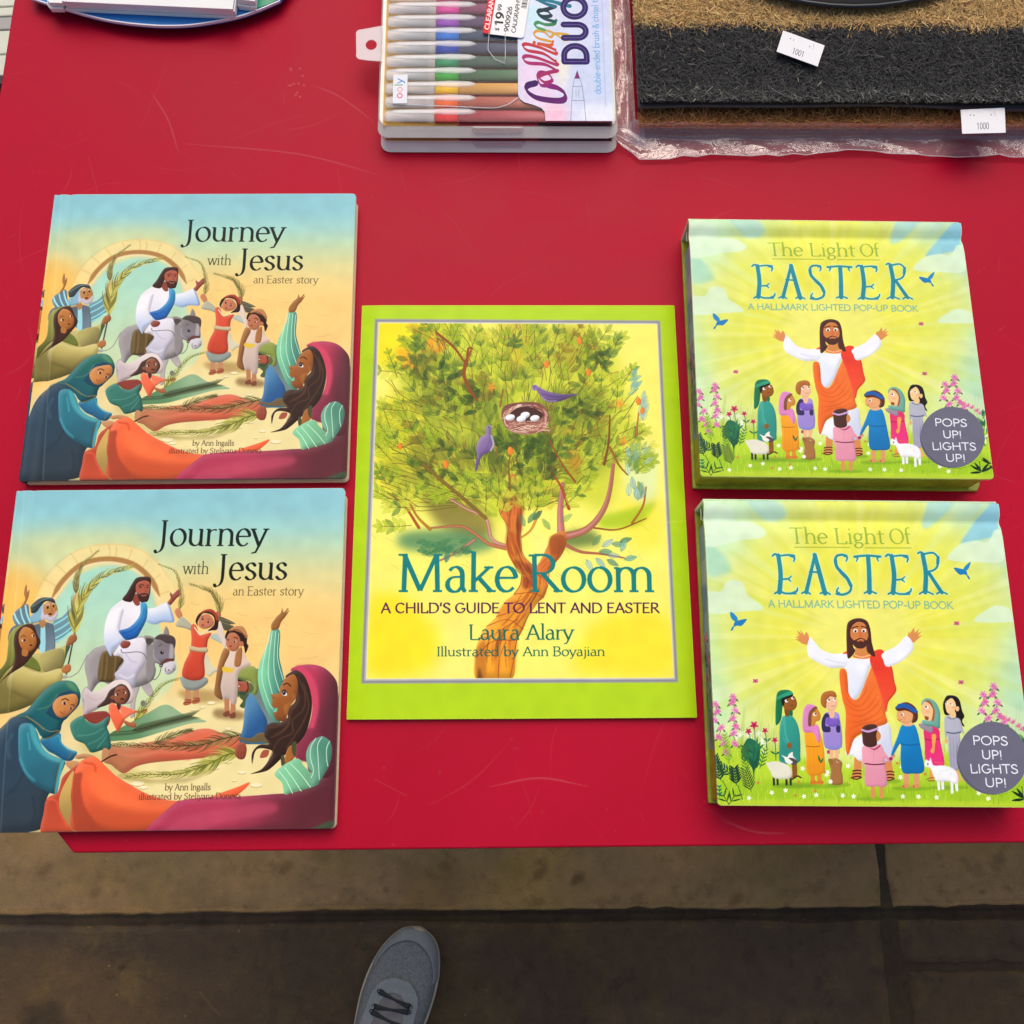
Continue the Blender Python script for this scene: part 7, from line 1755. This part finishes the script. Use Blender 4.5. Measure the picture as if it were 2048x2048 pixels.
# ================================================================ coir doormats in a clear bag
def pile(name, x0, y0, x1, y1, z, hgt, colf, parent, mat, dens_box, n1, n2, seed, lean=(0, -.2)):
    """the mat's fibres: thin bent blades, each with its own tone"""
    r = np.random.default_rng(seed)
    bx0, by0, bx1, by1 = dens_box
    P = np.vstack([np.c_[bx0+(bx1-bx0)*r.random(n1), by0+(by1-by0)*r.random(n1)], np.c_[x0+(x1-x0)*r.random(n2), y0+(y1-y0)*r.random(n2)]])
    big = np.r_[np.ones(n1), np.full(n2, 1.15)]
    N = len(P)
    clump = np.sin(P[:, 0]*700+3*np.sin(P[:, 1]*260))*np.cos(P[:, 1]*620+2*np.sin(P[:, 0]*330))
    a = r.random(N)*2*np.pi; L = hgt*(.45+.75*r.random(N))*big; wdt = .00027*(.7+.9*r.random(N))*big
    tilt = .35+.75*r.random(N)
    d = np.c_[np.cos(a)*np.sin(tilt)+lean[0], np.sin(a)*np.sin(tilt)+lean[1], np.cos(tilt)]
    d2 = d+np.c_[r.normal(0, 1.1, (N, 2)), -.25-.5*r.random(N)]
    side = np.c_[-np.sin(a), np.cos(a), np.zeros(N)]*wdt[:, None]
    base = np.c_[P, np.full(N, z)+clump*hgt*.12-hgt*.2]
    mid = base+d*(L*.6)[:, None]; tip = mid+d2*(L*.5)[:, None]
    V = np.stack([base-side, base+side, mid-side*.9, mid+side*.9, tip-side*.35, tip+side*.35], 1).reshape(-1, 3)
    V[:, 0] = np.clip(V[:, 0], x0-.003, x1+.003); V[:, 1] = np.clip(V[:, 1], y0-.0035, y1+.003)
    b = (np.arange(N)*6)[:, None]
    F = np.stack([b+[0, 1, 3, 2], b+[2, 3, 5, 4]], 1).reshape(-1, 4)
    me = bpy.data.meshes.new(name); me.vertices.add(len(V)); me.vertices.foreach_set('co', V.astype(np.float32).ravel())
    me.loops.add(F.size); me.loops.foreach_set('vertex_index', F.astype(np.int32).ravel())
    me.polygons.add(len(F)); me.polygons.foreach_set('loop_start', np.arange(0, F.size, 4, dtype=np.int32)); me.polygons.foreach_set('loop_total', np.full(len(F), 4, np.int32))
    me.update(calc_edges=True)
    col = np.repeat(colf(P, r, N), 6, 0)
    ca = me.color_attributes.new('tone', 'FLOAT_COLOR', 'POINT'); ca.data.foreach_set('color', np.c_[col, np.ones(len(col))].astype(np.float32).ravel())
    o = link(name, me, mat, parent); o['kind'] = 'stuff'
    return o
t_ = NT('coir_fibre'); at = t_.n('VertexColor'); at.layer_name = 'tone'; t_.l(at.outputs[0], t_.b.inputs['Base Color']); t_.set(Roughness=.75); t_.b.inputs['Specular IOR Level'].default_value = .25
m_coir = t_.m
m_back = plain('mat_backing', (.05, .052, .055), .7, .3, .2, 80)
m_tanb = plain('tan_coir_bed', (.20, .13, .055), .9, .2, .4, 300, .5); m_blkb = plain('black_coir_bed', (.022, .022, .023), .9, .2, .4, 300, .5); m_brnb = plain('brown_coir_bed', (.16, .065, .02), .9, .2, .4, 300, .5)
MX0, MX1, MY1 = .0865, .70, .70
STRIPE = .3468
def col_top(P, r, N):
    edge = STRIPE+.0012*np.sin(P[:, 0]*90)+r.normal(0, .0012, N)
    tan = np.array([.66, .44, .18])[None]*(.55+.85*r.random((N, 1)))*(1+r.normal(0, .06, (N, 3)))
    blk = np.array([.062, .062, .063])[None]*(.5+1.0*r.random((N, 1))**1.5)
    wht = r.random(N) < .012
    blk[wht] = np.array([.30, .27, .2])
    fr = P[:, 1] < .2935
    blk[fr] = np.where(r.random((fr.sum(), 1)) < .5, blk[fr]*1.6+np.array([.05, .052, .04]), blk[fr])
    red = (r.random(N) < .02)
    tan[red] *= np.array([.6, .4, .3])
    return np.where((P[:, 1] > edge)[:, None], tan, blk)
def col_low(P, r, N):
    return np.array([.80, .36, .12])[None]*(.35+.95*r.random((N, 1)))*(1+r.normal(0, .08, (N, 3)))
g_m = 'coir doormats stacked at the back of the table'
dm2 = thing('doormat', 'lower brown coir doormat, only its front edge showing under the striped one', 'doormat', (0, 0, 0), 0, g_m)
box('backing', .0895, .2795, .0008, MX1, MY1, .0040, m_back, dm2, 0)
box('fibre_bed', .0905, .2805, .0042, MX1-.001, MY1-.001, .0130, m_brnb, dm2, 0)
pile('pile', .0895, .2790, MX1, .32, .0115, .007, col_low, dm2, m_coir, (.0895, .2765, .44, .2865), 15000, 3000, 5, (0, -.5))
dm = thing('doormat', 'upper coir doormat, tan with a broad black stripe along its front', 'doormat', (0, 0, 0), 0, g_m)
rr = random.Random(3)
wav = lambda x: .0022*math.sin(x*16+1.2)+.0010*math.sin(x*41)
nx = 40; xs_ = [MX0+(MX1-MX0)*i/nx for i in range(nx+1)]
V = []
for x in xs_:
    V += [(x, .2868-wav(x)*.8, .0185), (x, MY1, .0185), (x, .2868-wav(x)*.8, .0212), (x, MY1, .0212)]
F = []
for i in range(nx):
    o = i*4; F += [(o+2, o+6, o+7, o+3), (o, o+4, o+6, o+2), (o+1, o+3, o+7, o+5), (o, o+1, o+5, o+4)]
F += [(0, 2, 3, 1), (nx*4, nx*4+1, nx*4+3, nx*4+2)]
mesh('backing', V, F, plain('grey_vinyl_backing', (.10, .105, .11), .5, .4, .15, 60), dm)
box('black_bed', MX0+.001, .2885, .0213, MX1-.001, STRIPE, .0300, m_blkb, dm, 0)
box('tan_bed', MX0+.001, STRIPE, .0214, MX1-.001, MY1-.001, .0301, m_tanb, dm, 0)
pile('pile', MX0, .2862, MX1, MY1, .0297, .0054, col_top, dm, m_coir, (MX0, .2862, .44, .425), 115000, 26000, 9)

# the bag: a skirt of film round both mats, sealed flat along the front and left
m_bag = film('bag_film', (.97, .94, .96), .20, .9, .05, .7, 46, hazecol=(.88, .80, .84))
bag = thing('plastic_bag', 'clear plastic bag lying wrinkled round the two doormats', 'bag', (0, 0, 0))
r_ = np.random.default_rng(12)
path = [(.72, .277)]+[(x, .2765) for x in np.linspace(.70, .10, 61)]+[(.089+.004*math.cos(t), .2805+.004*math.sin(t)) for t in np.linspace(-1.57, -3.14, 6)]+[(.0845, y) for y in np.linspace(.29, .70, 42)]
path = np.array(path)
rows = []
K = 11
nn = len(path)
tang = np.gradient(path, axis=0); tang /= np.linalg.norm(tang, axis=1)[:, None]
nrm = np.c_[-tang[:, 1], tang[:, 0]]
if nrm[5, 1] > 0:
    nrm = -nrm
s_ = np.cumsum(np.r_[0, np.linalg.norm(np.diff(path, axis=0), axis=1)])
for k in range(K):
    t = k/(K-1)
    if t < .4:
        u = t/.4; off = .0004+.002*u; z = .0165*(1-u)+.0020*u
    else:
        u = (t-.4)/.6; off = .0024+.0145*u; z = .0018
    wob = .0016*np.sin(s_*95+k*1.3)+.0012*np.sin(s_*210+k*2.1)+r_.normal(0, .0004, nn)
    off_ = off+(.0022*np.sin(s_*23)+.0015*np.sin(s_*61+1))*(max(0, t-.4)/.6)
    zz_ = np.maximum(.0008, z+np.abs(wob)*(1.0 if t > .35 else .5)*1.3)
    left = path[:, 0] < .088
    off_ = np.where(left, off_*.75, off_)
    rows.append(np.c_[path+nrm*off_[:, None], zz_])
V = np.vstack(rows)
F = [(k*nn+i, k*nn+i+1, (k+1)*nn+i+1, (k+1)*nn+i) for k in range(K-1) for i in range(nn-1)]
mesh('film_skirt', V, F, m_bag, bag, smooth=True)
tube('sealed_edge', [tuple(q+[0, 0, .0002]) for q in rows[-1][::1]], .0004, m_clip, bag, n=5)
cor = []
for i in range(9):
    for j in range(9):
        u, q = i/8, j/8
        cor.append((.0905-.020*u+.0035*q, .2830-.019*q+.010*u*q, .0010+.010*(1-u)*(1-q)+.0022*abs(math.sin(3.1*u+4.7*q))+.0012*abs(math.sin(9*u-7*q))))
mesh('gathered_corner', cor, [(i*9+j, i*9+j+1, (i+1)*9+j+1, (i+1)*9+j) for i in range(8) for j in range(8)], m_bag, bag, smooth=True)

def small_tag(num, label, pts, z, img):
    t = thing('price_sticker', label, 'price sticker', (0, 0, 0), 0, 'white number stickers on the bagged doormats')
    V = [(x, y, z) for x, y in pts]+[(x, y, z+.0003) for x, y in pts]
    UV = [(0, 0), (1, 0), (1, 1), (0, 1)]*2
    mesh('sticker_face', V, [(3, 2, 1, 0), (4, 5, 6, 7), (0, 1, 5, 4), (1, 2, 6, 5), (2, 3, 7, 6), (3, 0, 4, 7)], printed('sticker_'+num, print_small_tag(num).image('sticker_'+num), .5, .15), t, uv=UV)
    return t
small_tag('1001', 'tilted white sticker numbered 1001 on the black stripe of the doormat', [(.1836, .3202), (.2117, .3078), (.2183, .3254), (.1897, .3380)], .0362, None)
small_tag('1000', 'white sticker numbered 1000 on the plastic at the front edge of the doormats', [(.3132, .2609), (.3442, .2618), (.3463, .2823), (.3146, .2805)], .0260, None)

# ---- round black dish on the mats
m_black = plain('black_enamel', (.008, .008, .009), .4, .12, .1)
ds_ = thing('round_plate', 'black round metal plate with a rolled rim on the tan doormat', 'plate', (.2420, .5300, .0350), 0)
n = 64
prof = [(0, .0026), (.120, .0026), (.160, .0024), (.1715, .0022), (.1725, .0014), (.1715, .0006), (.150, .0004), (.120, .0004), (0, .0004)]
V = [(r*math.cos(2*math.pi*j/n), r*math.sin(2*math.pi*j/n), z) for r, z in prof[1:-1] for j in range(n)]
F = [(i*n+j, i*n+(j+1) % n, (i+1)*n+(j+1) % n, (i+1)*n+j) for i in range(len(prof)-3) for j in range(n)]
F = [f[::-1] for f in F]+[tuple(range(n)), tuple(range((len(prof)-3)*n+n-1, (len(prof)-3)*n-1, -1))]
mesh('plate_disc', V, F, m_black, ds_, smooth=True)
tube('rim', [(.172*math.cos(2*math.pi*j/n), .172*math.sin(2*math.pi*j/n), .0022) for j in range(n)], .0017, plain('dark_rim_metal', (.03, .033, .037), .2, .6, metal=.5), ds_, closed=True)

# ================================================================ blue stand with white booklets
m_blue = plain('blue_card', (.012, .165, .50), .35, .35, .04)
m_edge = plain('white_card_edge', (.80, .82, .88), .5)
st = thing('display_stand', 'blue bow fronted card stand with a white edge holding white booklets', 'stand', (0, 0, 0))
arcp = spline(np.array([(-.3640, .3890), (-.3501, .3837), (-.3359, .3788), (-.3186, .3731), (-.3000, .3683), (-.2791, .3653), (-.2587, .3641), (-.2381, .3655), (-.2108, .3714), (-.1934, .3782), (-.1770, .3870)]), False, 6)
ol = [tuple(q) for q in arcp]+[(-.160, .42), (-.155, .58), (-.372, .58), (-.370, .42)]
prism('shelf', ol, .0060, .0085, m_blue, st, bevel=.0003)
V = []
for x, y in arcp:
    V += [(x, y-.0007, .0078), (x, y+.0003, .0078), (x, y+.0003, .0098), (x, y-.0007, .0098)]
F = [(4*i+a, 4*i+(a+1) % 4, 4*i+4+(a+1) % 4, 4*i+4+a) for i in range(len(arcp)-1) for a in range(4)]+[(0, 1, 2, 3), (4*len(arcp)-1, 4*len(arcp)-2, 4*len(arcp)-3, 4*len(arcp)-4)]
mesh('white_lip', V, F, m_edge, st)
box('base_box', -.350, .398, .0004, -.180, .57, .0059, plain('blue_card_box', (.02, .15, .42), .4), st, .001)
prism('green_corner', [(-.1960, .3795), (-.1850, .3842), (-.1760, .3900), (-.1930, .3900)], .0086, .0090, plain('green_print', (.03, .33, .16), .4), st, bevel=0)
def booklet(label, pts, z0, z1, leaves):
    t = thing('booklet', label, 'booklet', (0, 0, 0), 0, 'white booklets in the blue stand')
    for k in range(leaves):
        a, b2_ = z0+(z1-z0)*k/leaves, z0+(z1-z0)*(k+.90)/leaves
        q = [(x+.0005*math.sin(k*2.3+x*40), y+.0008*math.sin(k*1.7)+(.0012*k/leaves)) for x, y in pts]
        prism('leaf_block', q, a, b2_, m_white, t, bevel=.0002)
    return t
booklet('wide white booklet lying across the blue stand', [(-.3340, .3765), (-.2080, .3702), (-.2040, .47), (-.330, .476)], .0089, .0190, 4)
booklet('small white booklet at the left end of the blue stand', [(-.3478, .3800), (-.3445, .3760), (-.3352, .3758), (-.3355, .46), (-.346, .46)], .0089, .0170, 2)
booklet('narrow white booklet at the right end of the blue stand', [(-.2065, .3790), (-.1935, .3772), (-.1895, .46), (-.2020, .465)], .0089, .0180, 2)
# ================================================================ the grey canvas shoe at the foot of the table
m_canvas = NT('grey_canvas')
_co = m_canvas.n('TexCoord').outputs['Object']; _w = m_canvas.noise(420, 3, .5, _co); _v = m_canvas.noise(22, 5, .6, _co)
m_canvas.l(m_canvas.mix(.5, m_canvas.ramp(_v, [(.3, (.105, .115, .122)), (.7, (.150, .160, .167))]), m_canvas.ramp(_w, [(.3, (.08, .09, .097)), (.7, (.25, .27, .28))])), m_canvas.b.inputs['Base Color'])
m_canvas.set(Roughness=.85); m_canvas.bump(_w, .35, .0008); m_canvas = m_canvas.m
m_suede = plain('pale_grey_suede', (.20, .225, .24), .8, .25, .12, 90, .15)
m_rubber = plain('cream_rubber', (.42, .37, .28), .6, .4, .12, 40)
m_lace = plain('charcoal_lace', (.028, .032, .038), .8, .2, .25, 500, .3)
m_tongue = plain('grey_tongue', (.17, .165, .175), .85, .2, .15, 120, .2)
ax = math.radians(-16.5)
sh = bpy.data.objects.new('shoe', None); C.objects.link(sh); sh.location = (-.1185, -.3740, .0015); sh.rotation_euler.z = ax
sh['label'] = 'grey canvas lace up shoe with a cream sole on the darker pavement'; sh['category'] = 'shoe'
# local: the toe at the origin, the shoe runs back along -y; left/right half widths of the sole at distance d from the toe
D_ = np.array([0, .004, .011, .022, .036, .052, .072, .095, .12, .15, .18, .21, .24, .265, .281, .290])
WL = np.array([.002, .017, .026, .0345, .0415, .0465, .0495, .0500, .0475, .0430, .0390, .0365, .0360, .0345, .0250, .004])
WR = np.array([.002, .016, .0255, .0330, .0385, .0420, .0435, .0425, .0395, .0350, .0330, .0330, .0340, .0330, .0240, .004])
fine = np.linspace(0, 1, 90)**1.25*.29
wl, wr = np.interp(fine, D_, WL), np.interp(fine, D_, WR)
k3 = np.ones(5)/5
wl[3:-3] = np.convolve(wl, k3, 'same')[3:-3]; wr[3:-3] = np.convolve(wr, k3, 'same')[3:-3]
def outline(s):
    return [(-l*s if s != 0 else 0, -d) for d, l in zip(fine, wl)]+[(r*s, -d) for d, r in zip(fine[::-1], wr[::-1])]
o1 = [(x, y) for x, y in outline(1.0)][::-1]
prism('sole', o1, .0, .0225, m_rubber, sh, bevel=.0022, smooth=True)
# upper: a ring of stations from sole edge to the ridge line
def ridge(d):
    return np.interp(d, [0, .006, .018, .035, .06, .09, .12, .15, .18, .21, .25, .285, .29], [.030, .038, .047, .052, .058, .066, .078, .092, .100, .098, .094, .090, .088])
nA = 25
def upper(t0, t1, d0, d1, lift, nd=46, na=nA, wallf=1.0):
    V = []
    for i in range(nd):
        d = d0+(d1-d0)*i/(nd-1)
        L, R = max(.0008, np.interp(d+.0016, fine, wl)-.0026), max(.0008, np.interp(d+.0016, fine, wr)-.0026)
        h = ridge(d)
        for j in range(na):
            t = t0+(t1-t0)*j/(na-1)          # -1 left edge .. 1 right edge
            W = L if t < 0 else R
            th = abs(t)*math.pi/2
            sx = math.sin(th)**.62*W*(1 if t >= 0 else -1)
            z = .019+(h-.019)*math.cos(th)**.62
            V.append((sx*(1+lift*.4), -d, z+lift*(.4+.6*math.cos(th))))
    F = [(i*na+j, (i+1)*na+j, (i+1)*na+j+1, i*na+j+1) for i in range(nd-1) for j in range(na-1)]
    return V, F
V, F = upper(-1, 1, .0008, .2868, 0, 110, 41)
mesh('upper', V, F, m_canvas, sh, smooth=True)
def patch(name, inside, lift, mat, d0, d1, nd=120, na=121, t0=-.8, t1=.8):
    """a layer of stuff sewn on the upper where inside(d, x) says so"""
    V, F = upper(t0, t1, d0, d1, lift, nd, na)
    keep = []
    for f in F:
        x = sum(V[i][0] for i in f)/4; d = -sum(V[i][1] for i in f)/4
        if inside(d, x):
            keep.append(f)
    used = sorted({i for f in keep for i in f}); ix = {u: n for n, u in enumerate(used)}
    o = mesh(name, [V[u] for u in used], [tuple(ix[i] for i in f) for f in keep], mat, sh, smooth=True)
    m = o.modifiers.new('Solidify', 'SOLIDIFY'); m.thickness = .0012; m.offset = 1
    return o
# toe bumper line, eyelet facing (a horseshoe) and the gap where the tongue shows
hx = lambda d: -.004-.03*(d-.09)
def facing(d, x):
    x = x-hx(d)
    out = x*x/.030**2+min(0, d-.084)**2/.030**2 < 1 if d < .084 else abs(x) < .030+.04*(d-.084)
    inn = (x*x/.0165**2+(d-.090)**2/.019**2 < 1) if d < .090 else abs(x) < .0165+.05*(d-.090)
    return out and not inn
def gap(d, x):
    x = x-hx(d)
    return (x*x/.0185**2+(d-.090)**2/.021**2 < 1) if d < .090 else abs(x) < .0185+.05*(d-.090)
patch('tongue', gap, .0026, m_tongue, .065, .205)
patch('eyelet_facing', facing, .0034, m_suede, .055, .205)
band = lambda d, x: ((x+.002)/.0375)**2+((d-.060)/.0475)**2 > 1 and d < .052
patch('toe_guard', band, .0012, m_suede, .0010, .06, 150, 221, -.995, .995)
def on_top(d, x, lift):
    L, R = np.interp(d, fine, wl)-.0032, np.interp(d, fine, wr)-.0032
    W = L if x < 0 else R; th = math.asin(min(1, (abs(x)/W)**(1/.62)))
    return .019+(ridge(d)-.019)*math.cos(th)**.62+lift*(.4+.6*math.cos(th))
for k in range(8):
    d = .0770+.0112*k; wd = .0205+.0005*k
    pts = []
    for u in np.linspace(-1, 1, 13):
        x = hx(d)+u*wd; pts.append((x, -(d+.003*u*(-1)**k), on_top(d, x, .0056)+.0016*(1-u*u)))
    tube('lace', pts, .0034, m_lace, sh, n=8, flat=.5, rs=[.0021+.0016*abs(u)**1.5-.0007*(1-abs(u)) for u in np.linspace(-1, 1, 13)])
    for sd in (-1, 1):
        x = hx(d)+sd*(wd+.0012)
        tube('eyelet', [(x+.0019*math.cos(t), -(d+.003*sd*(-1)**k)+.0019*math.sin(t), on_top(d, x, .0052)) for t in np.linspace(0, 2*math.pi, 11)[:-1]], .0006, m_lace, sh, n=5, closed=True)
tube('lace_bow', [(hx(.16)-.006, -.160, .106), (hx(.16)-.012, -.166, .107), (hx(.16)-.016, -.174, .103)], .0018, m_lace, sh, n=6)
# scuff line on the side and a collar round the ankle
tube('collar', [(-.026, -.196, .092), (-.028, -.22, .093), (-.028, -.25, .095), (-.018, -.276, .098), (0, -.282, .099), (.018, -.276, .098), (.027, -.25, .095), (.027, -.22, .093), (.025, -.196, .092)], .0045, m_canvas, sh, n=8)
prism('insole', [(-.024, -.20), (.024, -.20), (.025, -.26), (.012, -.278), (-.012, -.278), (-.025, -.26)], .0905, .0925, m_tongue, sh, bevel=0)
